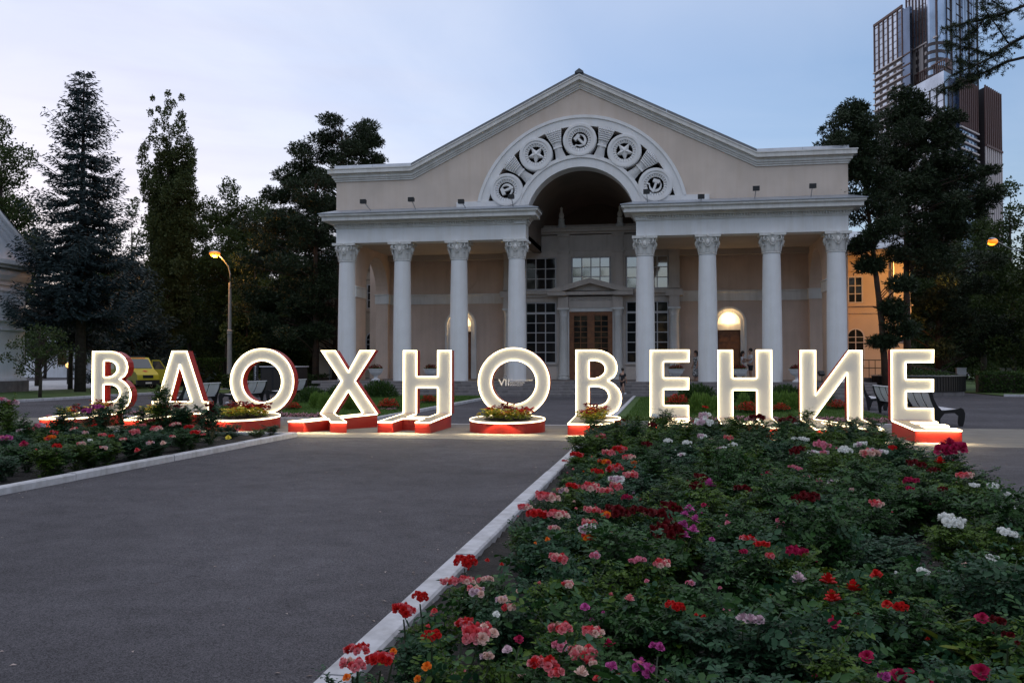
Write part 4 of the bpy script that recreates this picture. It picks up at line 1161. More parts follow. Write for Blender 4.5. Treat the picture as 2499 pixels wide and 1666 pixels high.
# festival lettering on a clear disc inside the middle ring
M['clear'] = bpy.data.materials.new('clear_acrylic'); M['clear'].use_nodes = True
nt = M['clear'].node_tree; nt.nodes.remove(nt.nodes['Principled BSDF'])
t1 = nt.nodes.new('ShaderNodeBsdfTransparent'); t2 = nt.nodes.new('ShaderNodeBsdfGlossy'); t2.inputs[1].default_value = .03
mx = nt.nodes.new('ShaderNodeMixShader'); mx.inputs[0].default_value = .02
nt.links.new(t1.outputs[0], mx.inputs[1]); nt.links.new(t2.outputs[0], mx.inputs[2]); nt.links.new(mx.outputs[0], nt.nodes['Material Output'].inputs[0])
w2 = PX_(1341, 22.35) - PX_(1167, 22.35); h2 = 2.02 + .06 - .35 + .05
MB().ext([[(w2/2 + w2*.32*math.cos(2*math.pi*i/48), .30 + h2/2 + h2*.32*math.sin(2*math.pi*i/48)) for i in range(48)]], lambda x, z, t: (x, t, z), .16, .165, caps=(True, False)).ob('clear_disc', M['clear'], o2)
M['ink'] = mat('white_lettering', (.85, .85, .85), .6)
def text(s, ul, ur, vt, vb, Y, parent, off):
    c = bpy.data.curves.new('lettering', 'FONT'); c.body = s; c.extrude = .002; c.offset = off; c.materials.append(M['ink'])
    o = bpy.data.objects.new('lettering', c); COL.objects.link(o); o.parent = parent
    KIDS.setdefault(parent.name, []).append(o)
    bpy.context.view_layer.update()
    a, b_ = P(ul, vb, Y), P(ur, vt, Y)
    bb = [Vector(q) for q in o.bound_box]; x0, x1 = min(q.x for q in bb), max(q.x for q in bb); y0, y1 = min(q.y for q in bb), max(q.y for q in bb)
    sx, sz = (b_.x-a.x)/(x1-x0), (b_.z-a.z)/(y1-y0)
    o.scale = (sx, sz, 1); o.rotation_euler = (R(90), 0, 0)
    o.location = Vector((a.x - x0*sx, Y, a.z - y0*sz)) - parent.location
    bpy.context.view_layer.update()
    me = bpy.data.meshes.new_from_object(o.evaluated_get(bpy.context.evaluated_depsgraph_get()))
    n = bpy.data.objects.new('lettering', me); COL.objects.link(n); n.parent = parent
    n.location, n.rotation_euler, n.scale = o.location, o.rotation_euler, o.scale
    KIDS[parent.name][-1] = n; bpy.data.objects.remove(o)
YT = 22.35 + .155
text('VII', 1216, 1242.5, 924.5, 941, YT, o2, .012)
text('МЕЖДУНАРОДНЫЙ', 1245, 1300, 924.2, 930, YT, o2, .012)
text('ФЕСТИВАЛЬ', 1245, 1281, 931, 935.2, YT, o2, .012)
text('ИСКУССТВ', 1245, 1276, 936.8, 941, YT, o2, .012)

# ---------------------------------------------------------------- trees
def unit(v): return v / np.maximum(np.linalg.norm(v, axis=-1, keepdims=True), 1e-9)
def leaf_quads(p, d, ln, w, fold=0.0, nrm=None):
    """one rhombic leaf per point: p base, d direction, ln length, w width"""
    n = len(p); d = unit(d); ln = np.broadcast_to(ln, (n,))[:, None]; w = np.broadcast_to(w, (n,))[:, None]
    r = rng.normal(size=(n, 3)) if nrm is None else nrm
    s = unit(np.cross(d, r))
    v = np.empty((n, 4, 3))
    v[:, 0] = p; v[:, 1] = p + d*ln*.45 + s*w*.5; v[:, 2] = p + d*ln; v[:, 3] = p + d*ln*.45 - s*w*.5
    return v.reshape(-1, 3)
def limb(b, a, c, r0, r1, sag=.0, n=5, k=4):
    a, c = Vector(a), Vector(c); pts = []
    w = Vector((random.uniform(-1, 1), random.uniform(-1, 1), 0)) * (c-a).length * .06
    for i in range(n+1):
        t = i/n; pts.append(a.lerp(c, t) + w*math.sin(t*math.pi) + Vector((0, 0, sag*math.sin(t*math.pi))))
    b.tube(pts, [r0 + (r1-r0)*i/n for i in range(n+1)], k, cap=False)
    return pts
def make_tree(name, label, cat, loc, b, vs, mt, bark, group=None):
    t = thing(name, label, cat, loc, group=group)
    b.ob('trunk', M[bark], t, 'all')
    link('crown', npmesh('crown', np.concatenate(vs), 4, M[mt]), t)
    return t
def spruce(loc, h, rad, label, seed, base=.08, mt='spruce', sparse=1.0, lean=0):
    global rng
    rng = np.random.default_rng(seed); random.seed(seed)
    b = MB(); b.tube([(0, 0, -.1), (0, 0, h*.5), (0, 0, h*.985)], [h*.017, h*.010, .015], 9)
    P_, D_, L_ = [], [], []
    z = h*base
    while z < h*.985:
        q = z/h; R0 = rad * min(1.0, (1-q)**.82*1.12) * (.82 + .3*rng.random()) + .12
        nb = int(10 + 5*rng.random()) if q < .93 else 5
        for k in range(nb):
            if rng.random() > sparse: continue
            a = rng.uniform(0, 2*math.pi); Lb = R0*rng.uniform(.55, 1.15)
            up = .35*(q > .75) + rng.uniform(-.05, .12) + .12*(q-.5)
            n = max(5, int(Lb/.13)); t = np.linspace(.12, 1, n)
            x = Lb*t; zz = z + Lb*(up*t - .38*np.sin(t*2.2)*(1-q*.8) + .27*t**3)
            ca, sa = math.cos(a), math.sin(a)
            pts = np.c_[x*ca, x*sa, zz]
            b.tube([(0, 0, z), tuple(pts[n//2]), tuple(pts[-1])], [.02+.012*Lb, .015+.004*Lb, .006], 3, cap=False)
            # side twigs
            for i in range(n):
                tl = (.18 + .24*Lb*(1-t[i]*.8)) * rng.uniform(.6, 1.15)
                tl = min(tl, 1.2)
                for sd in (-1, 1):
                    m = max(3, int(tl/.075)); tt = np.linspace(.1, 1, m)
                    dx = ca*.55 - sd*sa*.85; dy = sa*.55 + sd*ca*.85
                    tp_ = pts[i] + np.c_[dx*tl*tt, dy*tl*tt, -.30*tl*tt**1.5 - .02]
                    tp_ += rng.normal(0, .03, tp_.shape)
                    dd = np.tile([dx, dy, -.25], (m, 1)) + rng.normal(0, .38, (m, 3))
                    P_.append(tp_); D_.append(dd)
        z += h*.017 + .16*rng.random() + .12
    P_ = np.concatenate(P_); D_ = np.concatenate(D_)
    n = len(P_)
    v = leaf_quads(P_, D_, rng.uniform(.18, .36, n), rng.uniform(.05, .095, n))
    return make_tree('spruce_tree', label, 'tree', loc, b, [v], mt, 'bark')
def clumps_tree(name, loc, trunk, clumps, label, seed, mt, bark, leaf=(.10, .2), wid=.6, dens=260, shell=.55, limbs=True, flat=1.0, group=None, tuft=1):
    """trunk: points (x,y,z,r); clumps: (x,y,z,rx,rz) relative to loc. leaves fill the outer shell of each clump"""
    global rng
    rng = np.random.default_rng(seed); random.seed(seed)
    b = MB(); b.tube([t[:3] for t in trunk], [t[3] for t in trunk], 9)
    vs = []
    for (x, y, z, rx, rz) in clumps:
        if limbs:
            zz = max(trunk[0][2]+1, z - rng.uniform(.3, 1.2)*max(rx, .8) - .2*math.hypot(x, y))
            best = min(trunk, key=lambda t: abs(t[2]-zz)); i = trunk.index(best)
            j = min(i+1, len(trunk)-1); lo, hi = (trunk[i], trunk[j]) if best[2] <= zz else (trunk[max(i-1, 0)], trunk[i])
            f = 0 if hi[2] == lo[2] else min(1, max(0, (zz-lo[2])/(hi[2]-lo[2])))
            a = tuple(lo[q]+(hi[q]-lo[q])*f for q in range(3))
            limb(b, a, (x, y, z), .025+.009*math.hypot(x-a[0], y-a[1]), .012, .2)
        n = max(110, int(dens*rx*rx*max(rz/rx, .35)))
        d = unit(rng.normal(size=(n, 3)))
        # lumpy radius so that the outline is uneven and has gaps
        nr = 1 + .22*np.sin(d[:, 0]*5+seed)*np.cos(d[:, 1]*6+x) + .16*np.sin(d[:, 2]*8+y)
        rr = (shell + (1-shell)*rng.random(n)**.6) * nr
        p = np.c_[x + d[:, 0]*rr*rx, y + d[:, 1]*rr*rx, z + d[:, 2]*rr*rz]
        for _ in range(tuft):
            out = d*np.array([1, 1, flat]) + rng.normal(0, .7, (n, 3)) + np.array([0, 0, .25])
            l = rng.uniform(*leaf, n)
            vs.append(leaf_quads(p, out, l, l*wid*rng.uniform(.7, 1.2, n)))
    return make_tree(name, label, 'tree', loc, b, vs, mt, bark, group)
def blob_clumps(n, c, R_, rz, rmin, rmax, seed, top=0):
    r = np.random.default_rng(seed); out = []
    while len(out) < n:
        d = r.normal(size=3); d /= np.linalg.norm(d); q = r.uniform(.45, 1.0)
        x, y, z = c[0]+d[0]*R_*q, c[1]+d[1]*R_*q, c[2]+d[2]*rz*q
        if z < .3: continue
        s = r.uniform(rmin, rmax); out.append((x, y, z, s, s*r.uniform(.6, .95)))
    return out
def at(u, v, Y): return P(u, v, Y)
def base(u, Y): p = P(u, 889, Y); return Vector((p.x, p.y, 0))
# left group
spruce(base(196, 46.5), at(208, 160, 46.5).z, 4.55, 'tall blue spruce with a pointed top, tallest tree at the left', 11, base=.24)
spruce(base(172, 51), 9.5, 3.8, 'lower dark spruce with drooping branches, close behind the tall blue one', 12, base=.34, sparse=.6)
spruce(base(330, 58), 9.2, 4.2, 'squat blue-grey spruce at the foot of the poplar', 13, base=.12, sparse=.8)
spruce(base(92, 60), 12.5, 3.6, 'broad blue spruce beside the pale pavilion, lower than its pointed neighbour', 14, base=.40, sparse=.75)
# far-left leafy tree
def leafy(u, Y, vtop, half_px, label, seed, zc=.62, n=26, mt='leaf', dens=950, zb=None, leafs=(.12, .22), name='leafy_tree', rfac=1.0):
    b0 = base(u, Y); zt = at(u, vtop, Y).z; hw = half_px / FPX * math.hypot(b0.x, b0.y)
    rz = zt*(1-zc)*.92
    cl = blob_clumps(n, (0, 0, zt*zc), hw*.82, rz, hw*.26*rfac, hw*.42*rfac, seed)
    cl.append((0, 0, zt-hw*.25, hw*.25, hw*.28))
    tr = [(0, 0, -.1, .03*zt*.6), (.1, 0, zt*.3, .022*zt*.6), (0, .1, zt*.6, .014*zt*.6), (0, 0, zt*.85, .04)]
    return clumps_tree(name, b0, tr, cl, label, seed, mt, 'bark', leaf=leafs, wid=.75, dens=dens, shell=.35)
leafy(-5, 56, 292, 90, 'dark leafy tree cut by the left picture edge, above the pavilion roof', 21, zc=.6, n=40, rfac=1.15)
leafy(455, 70, 455, 45, 'narrow young leafy tree close to the right of the poplar', 22, zc=.62, n=18, rfac=1.2)
leafy(555, 66, 440, 95, 'airy broad leafy tree behind the left street lamp', 23, zc=.62, n=34, rfac=.9, dens=1100)
leafy(650, 78, 470, 80, 'dark leafy tree filling the gap between lamp and large pine', 24, zc=.5, n=30)
leafy(400, 74, 560, 90, 'low leafy tree behind the foot of the poplar', 25, zc=.5, n=26)
leafy(318, 70, 500, 55, 'dark leafy tree between the tall spruce and the poplar', 38, zc=.5, n=26)
leafy(270, 82, 560, 90, 'leafy tree in the distance between the spruces and the poplar', 26, zc=.5, n=26)
leafy(520, 84, 600, 100, 'low dark tree in the second row behind the street lamp', 27, zc=.45, n=26)
leafy(760, 66, 600, 85, 'dark leafy tree close behind the left wing of the hall', 28, zc=.45, n=30)
leafy(620, 64, 560, 70, 'dark leafy tree low behind the lamp, next to the pine group', 33, zc=.42, n=30)
leafy(700, 62, 640, 70, 'low dark leafy tree below the large pine', 34, zc=.42, n=30)
leafy(600, 60, 700, 60, 'bushy dark tree above the left ring letter', 35, zc=.42, n=24)
leafy(500, 74, 520, 70, 'dark leafy tree between the poplar and the lamp, behind them', 36, zc=.45, n=30)
leafy(460, 68, 640, 60, 'low dark bushy tree left of the lamp pole', 37, zc=.42, n=26)
leafy(110, 92, 700, 60, 'faint low tree far behind the spruce trunks', 29, zc=.5, n=18)
# Lombardy poplar: upright plumes of different height
pb = base(408, 64)
pc = []
r_ = np.random.default_rng(31)
def plume(u, vt, vb, w):
    a, c = at(u, vt, 64), at(u, vb, 64); n = int((a.z-c.z)/.55)
    for i in range(n):
        q = i/max(1, n-1); s = w*.82*(.32 + .75*math.sin(math.pi*min(1, .12+.75*q)))
        pc.append((c.x-pb.x + r_.normal(0, .12), r_.normal(0, .5), c.z + (a.z-c.z)*q, s*r_.uniform(.75, 1.1), s*1.25))
for u, vt, vb, w in ((379, 244, 430, .32), (411, 232, 420, .42), (437, 238, 420, .42), (385, 400, 600, .6), (415, 350, 640, .75), (440, 360, 600, .65), (395, 380, 800, .85), (425, 380, 820, .9), (455, 322, 520, .62), (472, 372, 470, .55), (355, 335, 520, .52), (372, 420, 800, .85), (450, 440, 800, .8), (410, 500, 850, 1.1), (462, 470, 640, .5)):
    plume(u, vt, vb, w)
clumps_tree('poplar_tree', pb, [(0, 0, -.1, .35), (.05, 0, 6, .25), (0, 0, 12, .15), (0, 0, 19, .04)], pc, 'tall narrow poplar with several upright plumes, right of the blue spruce', 31, 'poplar', 'bark', leaf=(.10, .19), wid=.8, dens=1300, shell=.2, limbs=False)
# large pine left of the hall: irregular tiers
def pine(u0, Y, ubend, vtop, tiers, label, seed, rad=.24, dens=1250, name='pine_tree', extra=(), bark='pinebark', leaf=(.14, .28)):
    b0 = base(u0, Y); top = at(ubend, vtop, Y)
    dx, h = top.x-b0.x, top.z
    tr = [(0, 0, -.1, rad), (dx*.15, .1, h*.25, rad*.85), (dx*.45, .1, h*.5, rad*.66), (dx*.85, 0, h*.8, rad*.4), (dx, 0, h*.97, .05)]
    cl = []; r = np.random.default_rng(seed)
    for (u, v, w, hgt) in tiers:
        c = at(u, v, Y); k = math.hypot(c.x, c.y)/FPX; W, Hh = w*k, hgt*k
        n = max(5, int(W*4.2))
        for i in range(n):
            x = c.x - b0.x + r.uniform(-1, 1)*W*.85; yy = r.normal(0, .9)*min(W, 2.0)*.6
            s = r.uniform(.5, .95)*(.6+.38*Hh); cl.append((x, yy, c.z + r.uniform(-1, 1)*Hh*.7, s, s*.62))
    return clumps_tree(name, b0, tr, cl, label, seed, 'pine', bark, leaf=leaf, wid=.28, dens=dens, shell=.5, flat=.6, tuft=2)
pine(818, 56, 835, 300, [(840, 318, 70, 24), (900, 345, 38, 20), (770, 350, 55, 22), (845, 375, 90, 26), (740, 395, 55, 22), (905, 398, 28, 14), (800, 430, 100, 30), (730, 445, 55, 24), (700, 480, 50, 22), (770, 500, 80, 34), (700, 540, 60, 30), (770, 570, 70, 36), (640, 560, 50, 24), (700, 620, 80, 36), (610, 640, 50, 26), (770, 660, 60, 36), (690, 710, 90, 40), (620, 740, 60, 36), (770, 760, 50, 40), (690, 800, 70, 40)],
     'large dark pine left of the hall, its crown reaching above the cornice', 41)
pine(690, 72, 690, 520, [(680, 540, 60, 26), (620, 580, 50, 26), (740, 590, 60, 26), (660, 640, 90, 36), (580, 690, 50, 30), (700, 720, 90, 40), (610, 790, 90, 40), (740, 820, 70, 40)],
     'shorter dark pine in the shade behind the big one', 42)
pine(770, 53.5, 770, 420, [(760, 450, 50, 26), (790, 500, 40, 26), (740, 540, 60, 28), (785, 590, 40, 30), (745, 640, 60, 34), (790, 690, 30, 34), (740, 740, 60, 36), (780, 790, 40, 36), (735, 830, 50, 30)],
     'dense dark pine right against the left wing, hiding its wall', 46)
# right group
pine(2164, 48, 2092, 252, [(2092, 268, 30, 16), (2065, 300, 36, 16), (2110, 318, 40, 20), (2060, 345, 50, 16), (2030, 352, 40, 9), (2110, 372, 50, 22), (2085, 420, 40, 22), (2130, 440, 45, 26), (2090, 490, 45, 24), (2140, 520, 60, 26), (2110, 565, 60, 20), (2190, 555, 40, 18), (2100, 600, 26, 12), (2200, 690, 22, 14), (2185, 760, 18, 18), (2205, 800, 18, 14), (2150, 835, 18, 12), (2125, 645, 16, 10)],
     'slim pine with a crooked dark trunk in front of the orange wing', 43, rad=.18, dens=1300)
pine(2215, 52, 2212, 215, [(2212, 235, 26, 14), (2235, 262, 34, 16), (2185, 285, 34, 16), (2260, 300, 50, 20), (2215, 330, 70, 24), (2320, 290, 24, 9), (2290, 345, 60, 20), (2180, 372, 50, 26), (2240, 392, 80, 26), (2330, 395, 40, 16), (2200, 440, 70, 26), (2290, 440, 80, 26), (2390, 425, 36, 14), (2230, 500, 80, 30), (2330, 500, 70, 28), (2400, 480, 30, 16), (2260, 560, 80, 30), (2340, 560, 40, 20), (2230, 620, 40, 26), (2300, 640, 70, 34), (2150, 410, 50, 26), (2180, 480, 50, 26), (2260, 350, 50, 20), (2280, 420, 60, 24), (2310, 520, 50, 24)],
     'big dense dark pine in front of the tower, right of the hall', 44, rad=.22, dens=1250)
pine(2290, 60, 2300, 400, [(2300, 430, 40, 20), (2350, 470, 60, 24), (2270, 620, 60, 36), (2340, 650, 80, 36), (2290, 720, 80, 40), (2380, 720, 60, 36), (2270, 790, 70, 40), (2350, 800, 80, 40), (2290, 850, 80, 30), (2400, 850, 60, 30)],
     'dark bushy pine low behind the glowing last letter', 45, rad=.22, dens=1100)
leafy(2470, 66, 440, 70, 'leafy tree at the right picture edge beyond the orange lamp', 51, zc=.55, n=30)
leafy(2400, 78, 520, 80, 'dark leafy tree behind the right street lamp', 52, zc=.5, n=28)
leafy(2520, 58, 560, 85, 'broad dark tree cut by the right picture edge', 53, zc=.48, n=30)
leafy(2260, 84, 560, 80, 'shaded tree behind the wing, between the pines', 54, zc=.45, n=26)
leafy(2330, 92, 600, 100, 'low leafy tree in the dark behind the right hedge', 55, zc=.45, n=26)
leafy(2450, 90, 640, 100, 'second-row tree behind the hedge at the right', 56, zc=.45, n=26)
# further woodland that closes the view between the trunks
def wood(u0, u1, Y, vt, n, seed, label):
    global rng
    rng = np.random.default_rng(seed)
    vs = []; r = np.random.default_rng(seed)
    for i in range(n):
        u = u0 + (u1-u0)*r.random(); p = at(u, vt + 60*r.random(), Y + r.uniform(-6, 6)); h = p.z
        m = 900
        d = unit(rng.normal(size=(m, 3))); q = rng.random(m)**.5
        pp_ = np.c_[p.x + d[:, 0]*q*3.4, p.y + d[:, 1]*q*3.4, np.abs(h*.5 + d[:, 2]*q*h*.5)]
        l = rng.uniform(.3, .55, m); vs.append(leaf_quads(pp_, d + rng.normal(0, .6, (m, 3)), l, l*.7))
    return tag(link('woodland', npmesh('woodland', np.concatenate(vs), 4, M['leaf'])), kind='stuff', label=label)
wood(215, 800, 104, 690, 60, 61, 'dark mass of far trees between the trunks at the left')
wood(2230, 2560, 104, 640, 44, 62, 'dark mass of far trees between the trunks at the right')
def belt():  # unseen trees behind the camera, added to block low skylight from the portico
    global rng
    rng = np.random.default_rng(63); vs = []
    for i in range(46):
        x, y, h = -95 + 190*(i+rng.random())/46, -46 - 14*rng.random(), rng.uniform(13, 21); m = 420
        d = unit(rng.normal(size=(m, 3))); q = rng.random(m)**.5
        pp_ = np.c_[x + d[:, 0]*q*4.2, y + d[:, 1]*q*4.2, np.abs(h*.52 + d[:, 2]*q*h*.5)]; l = rng.uniform(.9, 1.5, m); vs.append(leaf_quads(pp_, d + rng.normal(0, .6, (m, 3)), l, l*.8))
    tag(link('woodland', npmesh('woodland', np.concatenate(vs), 4, M['leaf'])), kind='stuff', label='unseen belt of trees behind the camera, added to shade the portico')
belt()
# clipped hedges and shrubs
def hedge(u0, u1, Y, z1, dep, label, seed, mt='hedge', name='hedge', dens=900, leaf=(.05, .11), p0=None, p1=None):
    global rng
    rng = np.random.default_rng(seed)
    a, c = p0 or base(u0, Y), p1 or base(u1, Y); d = c-a; Ln = d.length; dn = d.normalized(); nn_ = Vector((-dn.y, dn.x, 0))
    n = int(dens*Ln*(z1+dep)); t = rng.random(n)
    s = rng.random(n); side = np.where(s < .45, 0, np.where(s < .9, 1, 2))
    x = t*Ln; y = np.where(side == 0, -dep/2 + rng.normal(0, .05, n), np.where(side == 1, rng.uniform(-dep/2, dep/2, n), dep/2))
    z = np.where(side == 1, z1 + rng.normal(0, .05, n), rng.uniform(.05, z1, n))
    p = np.c_[x*dn.x + y*nn_.x, x*dn.y + y*nn_.y, z]
    l = rng.uniform(*leaf, n)
    th = thing(name, label, 'hedge', a)
    o = link('foliage', npmesh('foliage', leaf_quads(p, rng.normal(size=(n, 3)) + [0, -.3, .4], l, l*.7), 4, M[mt]), th)
    b = MB(); vv = [(dn.x*q + nn_.x*w, dn.y*q + nn_.y*w, zz) for zz in (0, z1-.12) for q, w in ((0, -dep/2+.12), (Ln, -dep/2+.12), (Ln, dep/2-.12), (0, dep/2-.12))]
    b.add(vv, [(0,1,5,4), (1,2,6,5), (2,3,7,6), (3,0,4,7), (4,5,6,7)]).ob('twigs', M['bark'], th)
    return th
hedge(395, 560, 62, 2.0, 2, 'tall clipped dark hedge beside the ambulance and the lamp post', 71, dens=420, leaf=(.08, .16))
hedge(0, 0, 0, 1.15, 1.6, 'long low clipped hedge along the plaza at the right edge', 72, p0=Vector((17.6, 54.5, 0)), p1=Vector((34, 51, 0)), dens=420, leaf=(.07, .14))
hedge(560, 790, 54, .9, 2, 'low ragged shrub line in front of the left wing', 73, dens=300, leaf=(.08, .16), mt='leaf')
# small crooked tree by the pavilion
b0 = base(98, 38)
cl = blob_clumps(24, (0, 0, 2.5), 1.55, 1.3, .35, .6, 81) + [(-1.9, 0, 2.0, .3, .25), (-1.7, .2, 2.6, .28, .2), (-1.2, .1, 1.4, .3, .25)]
clumps_tree('small_tree', b0, [(0, 0, -.1, .09), (.05, 0, 1.0, .07), (-.1, 0, 2.4, .04), (0, 0, 3.4, .01)], cl, 'small crooked leafy tree in front of the pale pavilion corner', 81, 'leaf', 'bark', leaf=(.07, .13), wid=.75, dens=420, shell=.3)
# larch leaning in from the right: trunk outside the frame, branches across the sky
def larch():
    global rng
    rng = np.random.default_rng(91); random.seed(91)
    Y = 21.0; b0 = base(2700, Y); b = MB()
    b.tube([(0, 0, -.1), (0, 0, 6), (-.1, 0, 14)], [.22, .16, .05], 8)
    Pp, Dd = [], []
    def to(u, v, dy=0): p = at(u, v, Y+dy); return Vector((p.x-b0.x, p.y-b0.y, p.z))
    B_ = [([(2720, 10), (2560, 60), (2470, 105), (2420, 140), (2380, 160), (2320, 185)], .05),
          ([(2720, 120), (2540, 130), (2460, 150), (2400, 178), (2350, 200), (2290, 225)], .045),
          ([(2720, -60), (2560, -10), (2460, 30), (2390, 50), (2330, 62), (2298, 72)], .045),
          ([(2460, 105), (2430, 60), (2400, 20), (2395, -10)], .02), ([(2420, 138), (2380, 120), (2330, 110), (2300, 100)], .02),
          ([(2400, 178), (2370, 190), (2320, 212), (2278, 218)], .02), ([(2560, 60), (2520, 30), (2480, -5)], .02), ([(2380, 160), (2350, 150), (2325, 140)], .015), ([(2460, 30), (2420, 0), (2390, -25)], .02), ([(2400, 50), (2380, 80), (2340, 100)], .015)]
    for pts, r in B_:
        pp_ = [to(u, v, .25*math.sin(i*1.7+r*90)) for i, (u, v) in enumerate(pts)]
        b.tube(pp_, [r*(1-.75*i/(len(pp_)-1)) for i in range(len(pp_))], 5)
        for i in range(len(pp_)-1):
            seg = (pp_[i+1]-pp_[i]); n = max(2, int(seg.length/.035))
            far = pp_[i+1].x < to(2455, 0).x
            for q in range(n):
                o = pp_[i] + seg*(q/n)
                if not far and random.random() < .78: continue
                # hanging side twig with needle clusters
                tl = random.uniform(.08, .34); a = random.uniform(0, 6.28)
                dx = Vector((math.cos(a)*.7, math.sin(a)*.7, random.uniform(-.8, .35))).normalized()
                e = o + dx*tl; b.tube([o, e], [.004, .002], 3, cap=False)
                m = int(tl/.030)+1; tt = np.linspace(.15, 1, m)[:, None]
                base_p = np.array(o)[None] + np.array(dx)[None]*tl*tt
                for _ in range(7):
                    Pp.append(base_p + rng.normal(0, .006, base_p.shape)); Dd.append(rng.normal(0, 1, base_p.shape) + np.array(dx)[None]*.5)
    Pp = np.concatenate(Pp); Dd = np.concatenate(Dd); n = len(Pp)
    t = make_tree('larch_tree', 'larch branches with hanging needle sprays at the top right corner, over the tower', 'tree', b0, b, [leaf_quads(Pp, Dd, rng.uniform(.05, .09, n), .012)], 'pine', 'bark')
    c = MB()
    for _ in range(26):
        u, v = random.uniform(2330, 2480), random.uniform(60, 200); p = to(u, v, random.uniform(-.3, .3))
        c.ball(p, .02, 6, 4, (1, 1, 1.3))
    c.ob('cone', M['bark'], t)['kind'] = 'stuff'
larch()

# ---------------------------------------------------------------- roses
random.seed(5); rng = np.random.default_rng(5)
def idxmesh(name, v, faces_per, base_faces, m):
    """n copies of a small face pattern; v (n, faces_per, 3)"""
    n, k, _ = v.shape; f = np.array(base_faces)
    fi = (np.arange(n)[:, None, None]*k + f[None]).reshape(-1, f.shape[1]); me = bpy.data.meshes.new(name)
    me.vertices.add(n*k); me.vertices.foreach_set('co', np.ascontiguousarray(v, dtype=np.float32).ravel())
    me.loops.add(fi.size); me.loops.foreach_set('vertex_index', fi.astype(np.int32).ravel())
    me.polygons.add(len(fi)); me.polygons.foreach_set('loop_start', np.arange(0, fi.size, f.shape[1], dtype=np.int32))
    for q in (m if isinstance(m, list) else [m]): me.materials.append(q)
    me.update(calc_edges=True); return me
LF = [(0, 1, 2, 3), (0, 3, 4, 5)]
def leaflets(p, d, up, ln, w):
    """folded oval leaflets"""
    n = len(p); d = unit(d); s = unit(np.cross(d, up)); nn = np.cross(s, d); ln = ln[:, None]; w = w[:, None]
    v = np.empty((n, 6, 3))
    v[:, 0] = p; v[:, 1] = p + d*ln*.25 + s*w*.42 + nn*w*.12; v[:, 2] = p + d*ln*.65 + s*w*.40 + nn*w*.10 - nn*ln*.04; v[:, 3] = p + d*ln - nn*ln*.10
    v[:, 4] = p + d*ln*.65 - s*w*.40 + nn*w*.10 - nn*ln*.04; v[:, 5] = p + d*ln*.25 - s*w*.42 + nn*w*.12
    return v
def compound(o, d, r, size):
    """leaves of five leaflets at origins o along d"""
    n = len(o); d = unit(d); up = unit(np.array([0, 0, 1.0]) + r.normal(0, .35, (n, 3))); s = unit(np.cross(d, up)); out = []
    for t, a, k in ((.35, 1, .8), (.35, -1, .8), (.72, 1, 1.0), (.72, -1, 1.0), (1.0, 0, 1.15)):
        p = o + d*(size*t)[:, None]
        dd = d*(.55 if a else 1) + s*a*.9 + r.normal(0, .12, (n, 3)) + np.array([0, 0, -.12])
        out.append(leaflets(p, dd, up + r.normal(0, .15, (n, 3)), size*.52*k*r.uniform(.85, 1.15, n), size*.36*k*r.uniform(.85, 1.15, n)))
    return np.concatenate(out)
def bush_meshes(seed, mt, h=.6, rad=.34, canes=8, dens=1.0, tall=False):
    r = np.random.default_rng(seed); b = MB(); O_, D_ = [], []
    for c in range(canes):
        a = 2*math.pi*c/canes + r.uniform(-.4, .4); out = rad*r.uniform(.25, 1.0) * (.5 if tall else 1); hh = h*r.uniform(.62, 1.05)
        pts = [np.array([.03*math.cos(a), .03*math.sin(a), 0]), np.array([out*.45*math.cos(a), out*.45*math.sin(a), hh*.5]), np.array([out*.85*math.cos(a+.2), out*.85*math.sin(a+.2), hh*.82]), np.array([out*math.cos(a+.3), out*math.sin(a+.3), hh])]
        b.tube([tuple(p) for p in pts], [.008, .006, .005, .003], 4, cap=False)
        for i in range(3):
            seg = pts[i+1]-pts[i]; m = int((3, 7, 7)[i]*dens)
            for q in range(m):
                o = pts[i] + seg*(q+r.random())/m; ang = r.uniform(0, 6.28)
                dd = np.array([math.cos(ang), math.sin(ang), r.uniform(-.2, .7)]); O_.append(o); D_.append(dd)
                if r.random() < .55 and i > 0 or r.random() < .3:
                    e = o + dd*r.uniform(.06, .15); b.tube([tuple(o), tuple(e)], [.004, .002], 3, cap=False)
                    for _ in range(2):
                        ang = r.uniform(0, 6.28); O_.append(e); D_.append(np.array([math.cos(ang), math.sin(ang), r.uniform(-.3, .6)]))
    O_, D_ = np.array(O_), np.array(D_)
    v = compound(O_, D_, r, r.uniform(.048, .088, len(O_)))
    return idxmesh('foliage', v, 6, LF, M[mt]), b.mesh('stems', M['stem']), O_, D_
BUSH = [bush_meshes(100+i, ('rose1', 'rose2', 'rose1', 'rose3')[i % 4], canes=10+i % 3, dens=1.75) for i in range(8)]
TALL = [bush_meshes(150+i, ('rose1', 'rose3')[i % 2], h=1.0, rad=.17, canes=5, dens=1.9, tall=True) for i in range(3)]
LEAVES = []
for i in range(6):
    r = np.random.default_rng(300+i); v = compound(np.zeros((1, 3)), np.array([[1.0, 0, .05]]), r, np.array([.092]))
    LEAVES.append(idxmesh('leaf', v, 6, LF, M[('rose1', 'rose2', 'rose1', 'rose2', 'rose3', 'rose1')[i]]))
